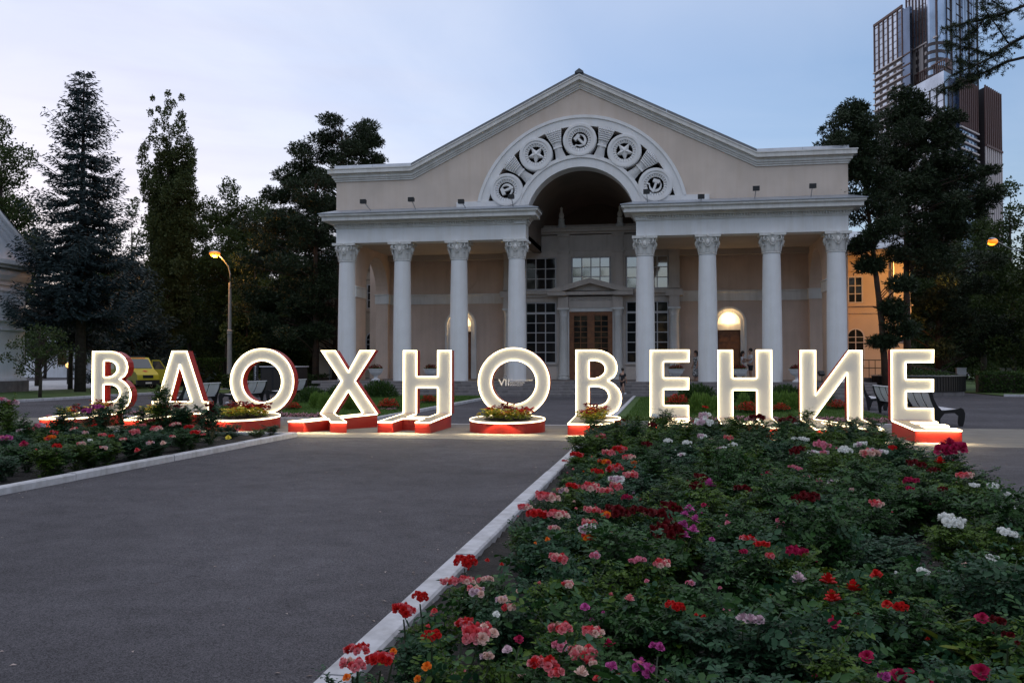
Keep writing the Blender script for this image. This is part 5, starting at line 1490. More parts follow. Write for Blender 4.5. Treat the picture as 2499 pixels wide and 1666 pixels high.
ROSE = {  # colours of the petals: outer .. inner
 'r': ((.46, .008, .010), (.58, .020, .016), 'red'), 'c': ((.60, .075, .10), (.74, .31, .33), 'coral pink'), 'k': ((.56, .020, .035), (.68, .11, .12), 'coral red'),
 'd': ((.075, .002, .004), (.15, .004, .008), 'dark red'), 'm': ((.40, .035, .22), (.56, .12, .36), 'magenta'), 'w': ((.74, .74, .70), (.84, .85, .83), 'white'),
 'p': ((.60, .13, .22), (.72, .30, .38), 'pink'), 'l': ((.56, .36, .44), (.72, .58, .62), 'lilac pink'), 'o': ((.72, .13, .010), (.80, .24, .02), 'orange'),
 'h': ((.66, .38, .32), (.78, .60, .52), 'peach'), 'x': ((.32, .006, .05), (.44, .015, .09), 'crimson'), 'y': ((.75, .60, .06), (.8, .68, .12), 'yellow')}
for k, (a, c, nm) in ROSE.items(): M['rose_'+k] = leafmat(nm.replace(' ', '_')+'_petals', a, c, .15, .6, .2)
def head(r, c, axis, rad):
    """one rose: three whorls of cupped petals"""
    ax = unit(axis); t = unit(np.cross(ax, [.3, .9, .2])); s = np.cross(ax, t); out = []
    for n, rr, lift, open_ in ((6, 1.0, -.05, .95), (5, .74, .16, .62), (4, .45, .32, .30), (3, .22, .42, .12)):
        ph = r.uniform(0, 6.28)
        for i in range(n):
            a = ph + 2*math.pi*i/n + r.uniform(-.15, .15); w = 2*math.pi/n*.66
            e = lambda ang, q, z: c + (t*math.cos(ang) + s*math.sin(ang))*rad*q + ax*rad*z
            q1 = rr*r.uniform(.88, 1.08); hz = lift + (1-open_)*.55
            out.append([e(a, rr*.12, lift-.35), e(a+w, rr*.62, lift-.02), e(a+w*.55, q1, hz+.02), e(a, q1*1.04, hz-.06), e(a-w*.55, q1, hz+.02), e(a-w, rr*.62, lift-.02)])
    return np.array(out)
def blossom(seed, k, cols, rad=.5):
    """cluster of k roses in a low dome, unit width"""
    r = np.random.default_rng(seed); V = []; mi = []
    hr = .5 if k == 1 else .5/math.sqrt(k)*1.12
    for i in range(k):
        if k == 1: c = np.zeros(3); ax = np.array([r.normal(0, .25), r.normal(-.25, .2), 1])
        else:
            q = math.sqrt((i+.4)/k)*(.5-hr*.75); a = i*2.4 + r.uniform(-.4, .4)
            c = np.array([q*math.cos(a), q*math.sin(a), .30*math.sqrt(max(0, .26-q*q)) + r.uniform(-.05, .05)]); ax = np.array([c[0]*1.6, c[1]*1.6 - .25, .55]) + r.normal(0, .12, 3)
        h = head(r, c, ax, hr*r.uniform(.82, 1.12)); V.append(h); mi += [r.integers(len(cols))]*(len(h)*2)
    me = idxmesh('blossom', np.concatenate(V), 6, LF, [M['rose_'+q] for q in cols]); me.polygons.foreach_set('material_index', np.array(mi, dtype=np.int32))
    return me
MIX = {'r': 'r', 'c': 'cchk', 'k': 'kkcr', 'd': 'd', 'm': 'mmp', 'w': 'w', 'p': 'ppl', 'l': 'llw', 'o': 'ook', 'h': 'hhcl', 'x': 'x', 'y': 'y'}
BLO = {}
for k in ROSE:
    BLO[k] = [blossom(400+ord(k)*9+i, n, MIX[k] if n > 1 else k) for i, n in enumerate((14, 11, 6, 1, 1))]
# flower heads as they stand in the beds: colour, picture place and width (a picture width of 1 px is 1/2150 of the distance)
RIGHT = """r 1134 1378 62;r 1025 1463 44;k 985 1500 66;k 872 1598 72;c 860 1636 74;k 929 1622 76;o 846 1660 26;c 1098 1429 50;c 1137 1426 48;h 1184 1423 44;h 1163 1452 52;h 1226 1472 38;c 1242 1491 36;w 1211 1505 24;r 1053 1560 52;
k 1134 1530 52;c 1166 1563 98;h 1190 1612 44;o 1042 1632 24;o 960 1595 22;x 1267 1566 26;l 1238 1592 26;c 1368 1546 66;p 1365 1586 44;k 1324 1634 84;c 1363 1371 50;k 1311 1263 56;c 1360 1266 60;h 1351 1294 32;c 1279 1245 40;c 1333 1224 66;
h 1389 1430 30;o 1336 1320 16;c 1464 1072 36;k 1408 1116 36;c 1378 1129 18;c 1485 1110 36;k 1513 1102 40;c 1533 1122 36;o 1474 1135 40;o 1546 1133 22;r 1457 1155 32;k 1500 1149 46;c 1540 1165 40;l 1505 1178 46;c 1503 1192 36;k 1398 1193 38;
h 1375 1202 34;c 1441 1196 50;c 1477 1206 44;x 1529 1218 28;r 1311 1203 12;c 1446 1254 46;o 1478 1262 38;c 1439 1285 44;l 1434 1299 50;o 1434 1322 46;d 1505 1259 70;d 1551 1253 50;d 1607 1270 72;d 1638 1247 56;d 1628 1306 84;d 1712 1172 40;d 1814 1201 44;d 1700 1190 36;
m 1730 1184 34s;m 1681 1246 28s;m 1671 1259 24s;m 1694 1270 30s;m 1668 1283 28s;m 1691 1296 30s;m 1671 1310 26s;x 1717 1235 14s;p 1775 1279 16;k 1824 1323 44;p 1451 1362 30;p 1556 1376 44;c 1615 1383 44;m 1737 1320 16s;
l 1719 1018 34;l 1716 1036 46;l 1712 1068 26;w 1630 1079 22;w 1676 1084 24;d 1579 1088 28;c 1778 1072 26;l 1760 1100 28;w 1788 1089 22;l 1663 1113 20;d 1520 1028 14;w 1598 1018 20;d 1592 1040 26;r 1720 996 16;d 1850 1025 40;d 1925 1033 44;k 1690 1032 18;
w 1938 1073 16;w 1962 1076 26;d 1947 1105 44;p 2005 1092 44;l 1985 1110 30;p 2010 1110 28;w 2062 1103 34;l 2100 1090 32;h 2122 1111 48;l 2151 1108 30;r 2178 1096 20;p 1933 1143 22;p 1948 1147 20;x 1875 1158 18;p 1999 1176 18;l 2032 1181 26;
d 1966 1224 64;c 2137 1235 36;p 1905 1277 26;p 1907 1292 24;k 1861 1338 42;x 1942 1354 54;x 2322 1103 78;r 2293 1127 24s;c 2355 1168 42;x 2222 1178 36;x 2220 1196 22;d 2234 1138 44;d 2280 1152 30;d 2300 1198 24;w 2378 1189 24;w 2424 1192 30;w 2462 1211 26;w 2493 1245 34;
w 2322 1283 66;w 2460 1311 52;w 2421 1369 32;h 2079 1198 14;w 2251 1402 32;c 1386 1434 32;m 1427 1487 26;c 1536 1466 26;r 1646 1488 50;p 1684 1430 26;l 1812 1512 30s;l 1832 1519 34s;l 1853 1519 28s;c 1444 1554 60;c 1424 1608 76;c 1443 1627 34;h 1419 1648 32;m 1493 1634 36s;m 1569 1643 66;m 1605 1588 40;x 1488 1578 30;k 1357 1652 44;
l 1948 1418 38s;r 2020 1421 40s;r 2081 1438 38s;r 2031 1464 40s;r 2139 1407 34s;r 2165 1480 28s;r 2197 1488 36;x 2037 1525 30s;x 2116 1608 34s;x 2195 1656 42s;m 2160 1660 34;x 2394 1645 44s;x 2397 1514 32s;d 2432 1524 40;d 2460 1559 32;x 2221 1646 20s;h 2356 1384 20;x 1815 1352 24;k 1880 1362 26"""
LEFT = """p 6 978 26;p 33 986 34;l 52 1055 28;m 15 1073 38;x 58 1086 26s;o 124 1073 36;r 138 1092 28;k 132 1058 24;c 77 1050 22;p 95 1042 32;h 208 1058 18;w 220 1077 16;h 199 1085 24;c 250 1065 24;r 271 1067 18;h 254 1096 24;m 239 998 36;m 214 1006 34;c 330 1058 34;c 349 1041 22;k 370 1029 30;c 381 1050 34;c 428 1041 32;h 398 1083 14s;
h 367 1084 22;k 335 1101 18s;k 462 1046 28;k 477 1059 28;k 496 1063 16;y 557 1069 14s;p 581 1051 10s;d 512 994 26;d 519 1008 34;d 431 994 18;c 3 1139 26;l 150 1024 20;p 120 1018 18;c 300 1075 20;c 180 1050 22;w 40 1030 16;c 420 1068 18;r 230 1040 16"""
class Bush: pass
ALLB = []
def parse(s): 
    for it in s.replace('\n', '').split(';'):
        c, u, v, w = it.split(); one = w.endswith('s'); yield c, float(u), float(v), float(w.rstrip('s')), one
def place_flowers(spec, bed, zdef, dmax):
    bl = []
    for c, u, v, w, one in parse(spec):
        z = max(zdef, EYE - (v-889)*dmax/FPX); p = G(u, v, z)
        best = None
        for q in bl:
            if (q.x-p.x)**2 + (q.y-p.y)**2 < .27**2 and abs(q.h-z) < .2: best = q; break
        if best is None:
            best = Bush(); best.x, best.y, best.h, best.fl, best.bed = max(p.x + random.uniform(-.05, .05), -1.22) if bed == 'right' else min(p.x, -8.8), p.y + random.uniform(.0, .12), z, [], bed
            bl.append(best)
        best.fl.append((c, p, w*p.y/FPX*1.03*(1.0), one, u, v))
    return bl
bushes = place_flowers(RIGHT, 'right', .50, 17.2) + place_flowers(LEFT, 'left', .44, 17.6)
FLW = [(f[4], f[5], proj(f[1])[2]) for q in bushes for f in q.fl]
def inpoly(x, y, poly):
    c = False
    for i in range(len(poly)):
        (x1, y1), (x2, y2) = poly[i], poly[i-1]
        if (y1 > y) != (y2 > y) and x < (x2-x1)*(y-y1)/(y2-y1)+x1: c = not c
    return c
GAPS = [(G(1285, 1490), .48), (G(1010, 1580), .26), (G(1180, 1390), .26), (G(2240, 1390), .25), (G(590, 1085), .8), (G(300, 1130), .5), (G(480, 1100), .5), (G(120, 1150), .4), (G(1830, 1620), .2)]
def fill(bed, poly, dmin, y0, y1, x0, x1, tries, hfun):
    k = 0
    for _ in range(tries):
        y = y0 + (y1-y0)*random.random(); x = random.uniform(x0, x1)
        if not inpoly(x, y, poly) or not inpoly(x-.16, y, poly) or not inpoly(x+.2, y+.14, poly): continue
        if bed == 'right' and y < 9.5 and (x < -1.08 or x < -.75 and random.random() < .8): continue
        if any((x-g_.x)**2 + (y-g_.y)**2 < r_*r_ for g_, r_ in GAPS): continue
        if any((x-q.x)**2 + (y-q.y)**2 < dmin*dmin for q in bushes): continue
        q = Bush(); q.x, q.y, q.h, q.fl, q.bed = x, y, hfun(x, y), [], bed
        q.upright = bed == 'right' and random.random() < .30
        if q.upright: q.h += .16
        # keep the blooms behind it in view
        for fu, fv, fd in FLW:
            while q.h > .2:
                u_, v_, d_ = proj((x, y, q.h))
                if d_ < fd - .1 and abs(u_-fu) < .15/d_*FPX and v_ < fv + (4 if d_ < 9 else -4): q.h -= .04
                else: break
        bushes.append(q); k += 1
    return k
fill('right', BEDR, .40, 3.0, 18.2, -1.30, 4.0, 7000, lambda x, y: random.choice((.24, .36, .48, .6, .72)) + random.uniform(-.05, .05) if y < 13 else random.uniform(.26, .62))
fill('left', BEDL, .50, 9.0, 18.6, -19.5, -8.65, 6000, lambda x, y: random.uniform(.30, .52) if y < 15 else random.uniform(.20, .36))
# tall leafy shoots that reach up before the letters
TALLS = [(297, 948, 'left', 30), (402, 934, 'left', 44), (385, 945, 'left', 30), (150, 985, 'left', 30), (455, 990, 'left', 26), (345, 985, 'left', 30), (20, 1000, 'left', 40), (64, 1008, 'left', 34), (1620, 992, 'right', 26), (1640, 1004, 'right', 22), (2085, 1012, 'right', 22), (2150, 1050, 'right', 26), (2258, 1092, 'right', 20), (1556, 1030, 'right', 26), (2405, 1140, 'right', 40), (1930, 1010, 'right', 16)]
for u, v, bed, w in TALLS:
    z = .95 if v < 960 else .8
    z = max(z, EYE - (v-889)*17.6/FPX) if bed == 'left' else max(.62, EYE - (v-889)*17.4/FPX)
    p = G(u, v, z); q = Bush(); q.x, q.y, q.h, q.fl, q.bed, q.tall = p.x, p.y, z, [], bed, True; bushes.append(q)
COLS_ = [(225, 'the first В'), (440, 'letter Д'), (640, 'the left О'), (850, 'letter Х'), (1043, 'the left Н'), (1254, 'the middle О'), (1461, 'the second В'), (1634, 'the left Е'), (1818, 'the right Н'), (2030, 'letter И'), (2227, 'the last Е'), (2420, 'the right edge')]
def colname(u): return min(COLS_, key=lambda c: abs(c[0]-u))[1]
ORD = ['nearest', 'second nearest', 'third nearest', 'fourth nearest', 'fifth nearest', 'sixth nearest', 'seventh nearest', 'eighth nearest', 'ninth nearest', 'tenth nearest', 'eleventh nearest', 'twelfth nearest', 'thirteenth nearest', 'fourteenth nearest', 'fifteenth nearest', 'sixteenth nearest', 'seventeenth nearest', 'eighteenth nearest', 'nineteenth nearest', 'twentieth nearest']
groups = {}
for q in bushes:
    q.u, q.v, q.d = proj((q.x, q.y, q.h))
    if q.fl:
        n = {}
        for f in q.fl: n[f[0]] = n.get(f[0], 0) + f[2]
        q.c = max(n, key=n.get); groups.setdefault((q.c, colname(q.u), q.bed), []).append(q)
for (c, cn, bed), L_ in groups.items():
    L_.sort(key=lambda q: q.d)
    for i, q in enumerate(L_):
        nm = ROSE[c][2]; wh = 'at' if 'edge' in cn else 'below'; k = '%s-bed rose bush' % bed
        q.sh = f'{nm} bush {wh} {cn}'; q.sh = ('the only ' if len(L_) == 1 else 'the farthest ' if i == len(L_)-1 else f'the {ORD[min(i, 19)]} ') + q.sh
        if len(L_) == 1: q.label = f'{nm} {k}, only one of its colour {wh} {cn}'
        elif i == len(L_)-1: q.label = f'{nm} {k}, farthest of its colour {wh} {cn}'
        else: q.label = f'{nm} {k}, {ORD[min(i, 19)]} of its colour {wh} {cn}'
tl = {}
for q in bushes:
    if getattr(q, 'tall', False): tl.setdefault((q.bed, colname(q.u)), []).append(q)
for (bed, cn), L_ in tl.items():
    L_.sort(key=lambda q: q.u)
    for i, q in enumerate(L_):
        q.label = f'tall leafy {bed}-bed rose shoot before {cn}' + ('' if len(L_) == 1 else ', ' + ['leftmost', 'second from left', 'third from left', 'fourth from left'][i] + ' there')
bushes = [q for q in bushes if -50 < q.u < 2560 and q.v < 1760]
bushes.sort(key=lambda q: q.y)
used = set(); fls = [q for q in bushes if q.fl]
for q in bushes:
    if q.fl or getattr(q, 'tall', False): continue
    for f in sorted((f for f in fls if f.bed == q.bed), key=lambda f: (f.x-q.x)**2 + (f.y-q.y)**2)[:24]:
        dx, dd = q.u-f.u, q.d-f.d
        side = ('just behind' if dd > 0 else 'just before') if abs(q.y-f.y) > abs(q.x-f.x) else ('right of' if dx > 0 else 'left of')
        q.label = f'{"upright" if q.upright else "tall" if q.h > .46 else "low"} flowerless rose bush {side} {f.sh}'
        if q.label not in used: break
    used.add(q.label)
NEARN = 0
for q in bushes:
    tall = getattr(q, 'tall', False)
    if q.fl: t = thing('rose_bush', q.label, 'rose bush', (q.x, q.y, .03), group='rose bushes of the two beds')
    elif tall: t = thing('rose_shoot', q.label, 'rose bush', (q.x, q.y, .03), group='tall rose shoots without flowers')
    else:
        t = thing('leafy_rose_bush', q.label, 'rose bush', (q.x, q.y, .03), group=f'flowerless rose bushes of the {q.bed} bed')
    fm, sm_, O_, D_ = random.choice(TALL if tall or getattr(q, 'upright', False) else BUSH)
    edge = q.bed == 'right' and q.x < -.95 and q.y < 12 and not tall
    rz = random.uniform(0, 6.28); hs = (q.h-(.19 if edge else .05))/(1.0 if tall or getattr(q, 'upright', False) else .6); ws = random.uniform(.82, 1.08)*(min(1.0, .55+hs*.5))*(.50 if edge else .72 if q.fl and q.bed == 'right' and q.y < 8 and q.x < .2 else .85 if q.fl and q.y < 8 else 1)
    for nm, me in (('foliage', fm), ('stems', sm_)):
        link(nm, me, t, rot=(0, 0, rz), sc=(ws, ws, hs))
    for c, p, w, one, u, v in q.fl:
        me = BLO[c][3 + random.randrange(2)] if one or w < .055 else BLO[c][2] if w < .085 else random.choice(BLO[c][:2])
        link('blossom', me, t, loc=Vector((p.x-q.x, p.y-q.y, p.z-.03+.012)), rot=(random.uniform(-.15, .25), random.uniform(-.2, .2), random.uniform(-.5, .5)), sc=w*1.04)
        MB().tube([(p.x-q.x, p.y-q.y, p.z-.05), ((p.x-q.x)*.7, (p.y-q.y)*.7, (p.z)*.55)], [.004, .006], 4).ob('flower_stalk', M['stem'], t)
    if q.fl and q.d < 13:      # a few single small blooms and buds beside the clusters
        for _ in range(random.choice((1, 2, 3))):
            a, rr_ = random.uniform(0, 6.28), random.uniform(.08, .24)
            link('blossom', BLO[q.c][3 + random.randrange(2)], t, loc=(rr_*math.cos(a)*(.6 if edge else 1) + (.08 if edge else 0), rr_*math.sin(a), q.h*random.uniform(.72, 1.0)-.02), rot=(random.uniform(-.4, .4), random.uniform(-.4, .4), 0), sc=random.uniform(.018, .038))
    # nearest bushes: single leaves that can be picked out
    if q.d < 6.6 and NEARN < 2600:
        r = random.Random(int(q.x*1000)); k = 0; cz, sz = math.cos(rz), math.sin(rz)
        ids = list(range(len(O_))); r.shuffle(ids)
        for i in ids[:48]:
            o, d = O_[i], D_[i]
            lm = LEAVES[r.randrange(4) if r.random() < .88 else 4 + r.randrange(2)]
            link('leaf', lm, t, loc=((o[0]*cz-o[1]*sz)*ws*1.08, (o[0]*sz+o[1]*cz)*ws*1.08, o[2]*hs*1.04+.01), rot=(r.uniform(-.3, .3), -r.uniform(-.35, .5), r.uniform(0, 6.28)), sc=r.uniform(.75, 1.2)); NEARN += 1
print('BUSHES', len(bushes), 'near leaves', NEARN)
# yellow-leaved shrub at the lower right corner
q = G(2440, 1600, .35); t = thing('yellow_green_shrub', 'yellow-green shrub with long drooping leaves in the lower right corner', 'shrub', (q.x, q.y, 0))
r = np.random.default_rng(9); n = 90; O_ = np.c_[r.normal(0, .13, n), r.normal(0, .13, n), r.uniform(.1, .42, n)]; D_ = unit(np.c_[r.normal(0, 1, (n, 2)), r.uniform(-.1, .7, n)])
M['limeleaf'] = leafmat('lime_leaves', (.09, .13, .012), (.17, .20, .03), .25)
me = idxmesh('leaf', leaflets(np.zeros((1, 3)), np.array([[1., 0, .1]]), np.array([[0, 0, 1.]]), np.array([.13]), np.array([.042])), 6, LF, M['limeleaf'])
for i in range(n): link('leaf', me, t, loc=O_[i], rot=(r.uniform(-.4, .4), -math.asin(D_[i][2]), math.atan2(D_[i][1], D_[i][0])), sc=r.uniform(.7, 1.2))
b = MB()
for i in range(9): b.tube([(0, 0, 0), (r.normal(0, .05), r.normal(0, .05), .2), (r.normal(0, .13), r.normal(0, .13), .43)], [.006, .005, .003], 4)
b.ob('stems', M['stem'], t)


# ---------------------------------------------------------------- flowers of the letter planters
random.seed(12); rng = np.random.default_rng(12)
M['pet_yellow'] = leafmat('yellow_petals', (.70, .48, .03), (.85, .68, .10), .2); M['pet_red'] = leafmat('red_petals', (.42, .01, .012), (.58, .05, .02), .2); M['pet_maroon'] = leafmat('maroon_petals', (.13, .006, .01), (.26, .012, .015), .2)
M['coleus'] = leafmat('lime_foliage', (.20, .26, .03), (.42, .46, .08), .2)
def bedding(seed, mats, h=.16, r0=.09, n=34):
    r = np.random.default_rng(seed); V = []; mi = []
    for i in range(n):
        a = r.uniform(0, 6.28); q = r0*math.sqrt(r.random()); z = h*r.uniform(.15, 1.0); c = np.array([q*math.cos(a), q*math.sin(a), z])
        for k in range(3):
            d = np.array([math.cos(a+r.normal(0, 1)), math.sin(a+r.normal(0, 1)), r.uniform(0, .8)])
            V.append(leaflets(c[None], d[None], np.array([[0, 0, 1.]]), np.array([r.uniform(.035, .06)]), np.array([r.uniform(.03, .045)]))[0]); mi += [0 if z < h*.5 else r.integers(1, len(mats))]*2
    me = idxmesh('leaves_and_petals', np.array(V), 6, LF, [M[m] for m in mats]); me.polygons.foreach_set('material_index', np.array(mi, dtype=np.int32)); return me
BD = [bedding(1, ('coleus', 'pet_yellow', 'coleus')), bedding(2, ('hedge', 'pet_maroon', 'pet_red'), .20), bedding(3, ('coleus', 'pet_yellow', 'pet_red'), .15), bedding(4, ('hedge', 'pet_maroon', 'pet_maroon'), .21)]
PN = ['the first В', 'letter Д', 'the left ring О', 'the middle ring О', 'the second В']
for (lab, holes), pn in zip(PLANTERS, PN):
    cnt = {}
    for h in holes:
        xs = [p[0] for p in h]; ys = [p[1] for p in h]; pl2 = [(p[0], p[1]) for p in h]; z = sum(p[2] for p in h)/len(h)
        pts = []
        for _ in range(500):
            x, y = random.uniform(min(xs), max(xs)), random.uniform(min(ys), max(ys))
            if inpoly(x, y, pl2) and all((x-a)**2 + (y-b_)**2 > .17**2 for a, b_ in pts): pts.append((x, y))
        ym = (min(ys)+max(ys))/2
        for x, y in pts:
            fr = y < ym; k = random.choice((0, 2, 0)) if fr else random.choice((1, 3, 1, 2))
            nm = ['yellow and lime', 'dark red', 'yellow and red', 'maroon'][k]
            t = thing('bedding_plant', f'{nm} bedding plant in the planter base of {pn}', 'flowers', (x, y, z-.02), random.uniform(0, 6), group=f'{nm} bedding plants of {pn}')
            link('leaves_and_petals', BD[k], t, sc=random.uniform(1.2, 1.8))
# ---------------------------------------------------------------- planting of the two lawns
def clump(seed, n, rx, h, ln, wid, mats, spiky=0.0, top=None):
    r = np.random.default_rng(seed); d = unit(np.c_[r.normal(size=(n, 2)), np.abs(r.normal(size=n))]); q = r.random(n)**.45
    p = np.c_[d[:, 0]*q*rx, d[:, 1]*q*rx, d[:, 2]*q*h + .03]
    out = d*np.array([1, 1, 1 + spiky*2]) + r.normal(0, .5, (n, 3)); l = r.uniform(*ln, n)
    v = leaf_quads(p, out, l, l*wid).reshape(-1, 4, 3); me = idxmesh('foliage', v, 4, [(0, 1, 2, 3)], [M[m] for m in mats])
    if len(mats) > 1: me.polygons.foreach_set('material_index', np.where((p[:, 2] > h*.35) & (r.random(n) < .62), 1, 0).astype(np.int32))
    return me
JUN = [clump(500+i, 2600, 1.0, .9, (.12, .26), .22, ['hedge'], .6) for i in range(2)]
REDB = [clump(510+i, 1400, .5, .45, (.04, .08), .75, ['hedge', 'pet_red']) for i in range(2)]
LIT = [clump(520+i, 900, .32, .75, (.10, .22), .2, ['lightleaf'], 1.5) for i in range(2)]
M['pet_pink'] = leafmat('pink_petals', (.50, .20, .28), (.70, .45, .50), .2)
PINK = [clump(530+i, 420, .22, .13, (.03, .05), .8, ['hedge', 'pet_pink']) for i in range(2)]
LAWNP = []
def plant(nm, meshes, u, v, wpx, label, cat, grp, hk=1.0, w0=2.0):
    p = G(u, v); s = wpx*p.y/FPX/w0
    t = thing(nm, label, cat, (p.x, p.y, .05), random.uniform(0, 6), group=grp); LAWNP.append((u, t))
    link('foliage', random.choice(meshes), t, sc=(s, s, s*hk))
def between(u):
    e = [(330, 'the first В'), (470, 'Д'), (690, 'the left О'), (920, 'Х'), (1104, 'the left Н'), (1341, 'the middle О'), (1517, 'the second В'), (1683, 'the left Е'), (1884, 'the right Н'), (2105, 'И'), (2280, 'the last Е')]
    return min(e, key=lambda q: abs(q[0]-u))[1]
for u, v, w in ((760, 985, 90), (835, 978, 90), (925, 972, 95), (700, 978, 60), (1700, 985, 100), (1815, 985, 90), (1915, 983, 90), (1990, 985, 80)):
    plant('juniper_bush', JUN, u, v, w, f'dark green spreading juniper on the {"left" if u < 1250 else "right"} lawn, seen beside {between(u)}', 'shrub', 'junipers on the lawns', .9)
for u, v, w in ((948, 1003, 60), (1046, 988, 46), (715, 1004, 44), (1000, 992, 40), (575, 1010, 40), (1653, 995, 62), (1826, 1014, 60), (1905, 1010, 46), (2044, 1004, 50), (1780, 1006, 36), (1960, 1002, 36)):
    plant('red_flower_bush', REDB, u, v, w, f'low red flowering bush on the {"left" if u < 1250 else "right"} lawn, seen beside {between(u)}', 'shrub', 'red flowering bushes on the lawns', 1.0, 1.0)
for u, v, w in ((770, 1000, 34), (792, 1002, 34), (812, 1001, 30), (845, 1004, 34), (866, 1004, 30), (1700, 1014, 40), (1722, 1016, 40), (1745, 1013, 34), (1893, 1004, 34), (1915, 1002, 34), (1938, 1005, 34), (1815, 1000, 30), (1985, 1006, 30)):
    plant('light_green_plant', LIT, u, v, w, f'upright light green plant on the {"left" if u < 1250 else "right"} lawn, seen beside {between(u)}', 'plant', 'light green plants on the lawns', 1.0, .64)
def border(x0, x1, y, n, lab):
    for i in range(n):
        t = thing('border_flower', lab, 'flowers', (x0 + (x1-x0)*(i+.5)/n + random.uniform(-.05, .05), y + random.uniform(-.06, .06), .05), random.uniform(0, 6), group=lab)
        link('foliage', random.choice(PINK), t, sc=random.uniform(.85, 1.2))
border(-16.3, -9.6, 24.75, 24, 'pale pink border flower along the near edge of the left lawn')
border(0.2, 6.4, 24.85, 22, 'pale pink border flower along the near edge of the right lawn')
for u, v in ((935, 1004), (950, 1005), (962, 1004), (1032, 988), (1045, 986)):
    plant('border_flower', PINK, u, v, 20, f'pink border flower beside a red bush, seen {"through the left Н" if u > 1000 else "right of Х"}', 'flowers', f'pink flowers {"seen through the left Н" if u > 1000 else "right of Х"}', 1, .5)

byl = {}
for u, t in LAWNP: byl.setdefault(t['label'], []).append((u, t))
for lab, ts in byl.items():
    if len(ts) > 1:
        ts.sort(key=lambda q: q[0])
        wd = {2: ['left one', 'right one'], 3: ['left one', 'middle one', 'right one']}.get(len(ts), ['leftmost one', 'second from left', 'third from left', 'fourth from left', 'fifth from left', 'sixth from left'])
        for (u, t), w in zip(ts, wd): t['label'] = lab + ', ' + w

# ---------------------------------------------------------------- urns on the terrace
M['urn'] = mat('urn_paint', (.66, .66, .68), .7, var=.06, scale=6)
urn_me = MB().lathe([(.25, 0), (.26, .05), (.20, .09), (.11, .14), (.09, .20), (.12, .25), (.12, .28), (.24, .34), (.34, .44), (.38, .56), (.385, .60), (.44, .62), (.45, .66), (.38, .66), (.34, .60)], 28).mesh('bowl', M['urn'], 40)
ufl = [clump(540+i, 420, .36, .24, (.05, .09), .7, ['hedge', 'pet_maroon']) for i in range(2)]
for u, lb in ((917, 'between the first and second columns'), (1052, 'between the second and third columns'), (1650, 'between the fifth and sixth columns, by letter Е'), (1805, 'between the sixth and seventh columns, near the couple'), (1946, 'half hidden behind letter И')):
    p = P(u, 930, 46.75)
    t = thing('urn_planter', 'white stone urn with dark red flowers ' + lb, 'urn', (p.x, p.y, .75), group='urns on the terrace')
    link('bowl', urn_me, t); link('flowers', random.choice(ufl), t, loc=(0, 0, .62))

# ---------------------------------------------------------------- benches
def bench(loc, rz, label, L=2.5):
    t = thing('park_bench', label, 'bench', loc, rz, group='slatted benches beside the lawns')
    back = [(.02, .44), (-.03, .52), (-.07, .60), (-.10, .68), (-.125, .76), (-.145, .84), (-.16, .91)]
    sl = rock_box(L-.06, .064, .022, .004).mesh('slat', M['slat'])
    for i in range(8):
        q = i/7; y = .02 - .185*q - .03*math.sin(q*math.pi); z = .46 + .45*q
        link('slat', sl, t, loc=(.03, y, z), rot=(R(100 + 6*q), 0, 0))
    for i in range(8): link('slat', sl, t, loc=(.03, .07 + i*.062, .43 - .03*math.sin(i/7*math.pi)), rot=(R(4-i), 0, 0))
    top = link('top_rail', rock_box(L-.02, .07, .03, .006).mesh('top_rail', M['slat']), t, loc=(.01, -.19, .925))
    pr = [(-.02, 0), (.05, 0), (.06, .20), (.16, .34), (.42, .36), (.52, .28), (.50, .10), (.53, 0), (.62, 0), (.66, .16), (.68, .34), (.64, .46), (.57, .50), (.48, .46), (.10, .42), (-.02, .56), (-.10, .74), (-.14, .95), (-.21, .96), (-.23, .90), (-.17, .70), (-.10, .50), (-.06, .30)]
    em = MB().ext([pr], lambda y, z, x: (x, y, z), 0, .06).mesh('iron_end', M['iron'])
    link('iron_end', em, t, loc=(-.03, 0, 0)); link('iron_end', em, t, loc=(L-.03, 0, 0))
    for x in (L*.33, L*.66): MB().tube([(x, .08, .41), (x, -.03, .48), (x, -.12, .66), (x, -.205, .92)], .014, 5).ob('back_strap', M['iron'], t)
for y, lb in ((29.2, 'slatted bench seen from behind, right of the first letter В'), (33.2, 'slatted bench with a person sitting on it, left of the left ring О'), (37.5, 'slatted bench seen from behind through the left ring letter О')):
    bench((-17.2, y, 0), R(90), lb)
for y, lb in ((25.2, 'large slatted bench with black scrolled iron end, behind the last letter Е'), (29.2, 'slatted bench between letters И and Е, seen from behind'), (33.4, 'farther slatted bench just right of letter И, mostly hidden')):
    bench((7.15, y+2.5, 0), R(-90), lb)

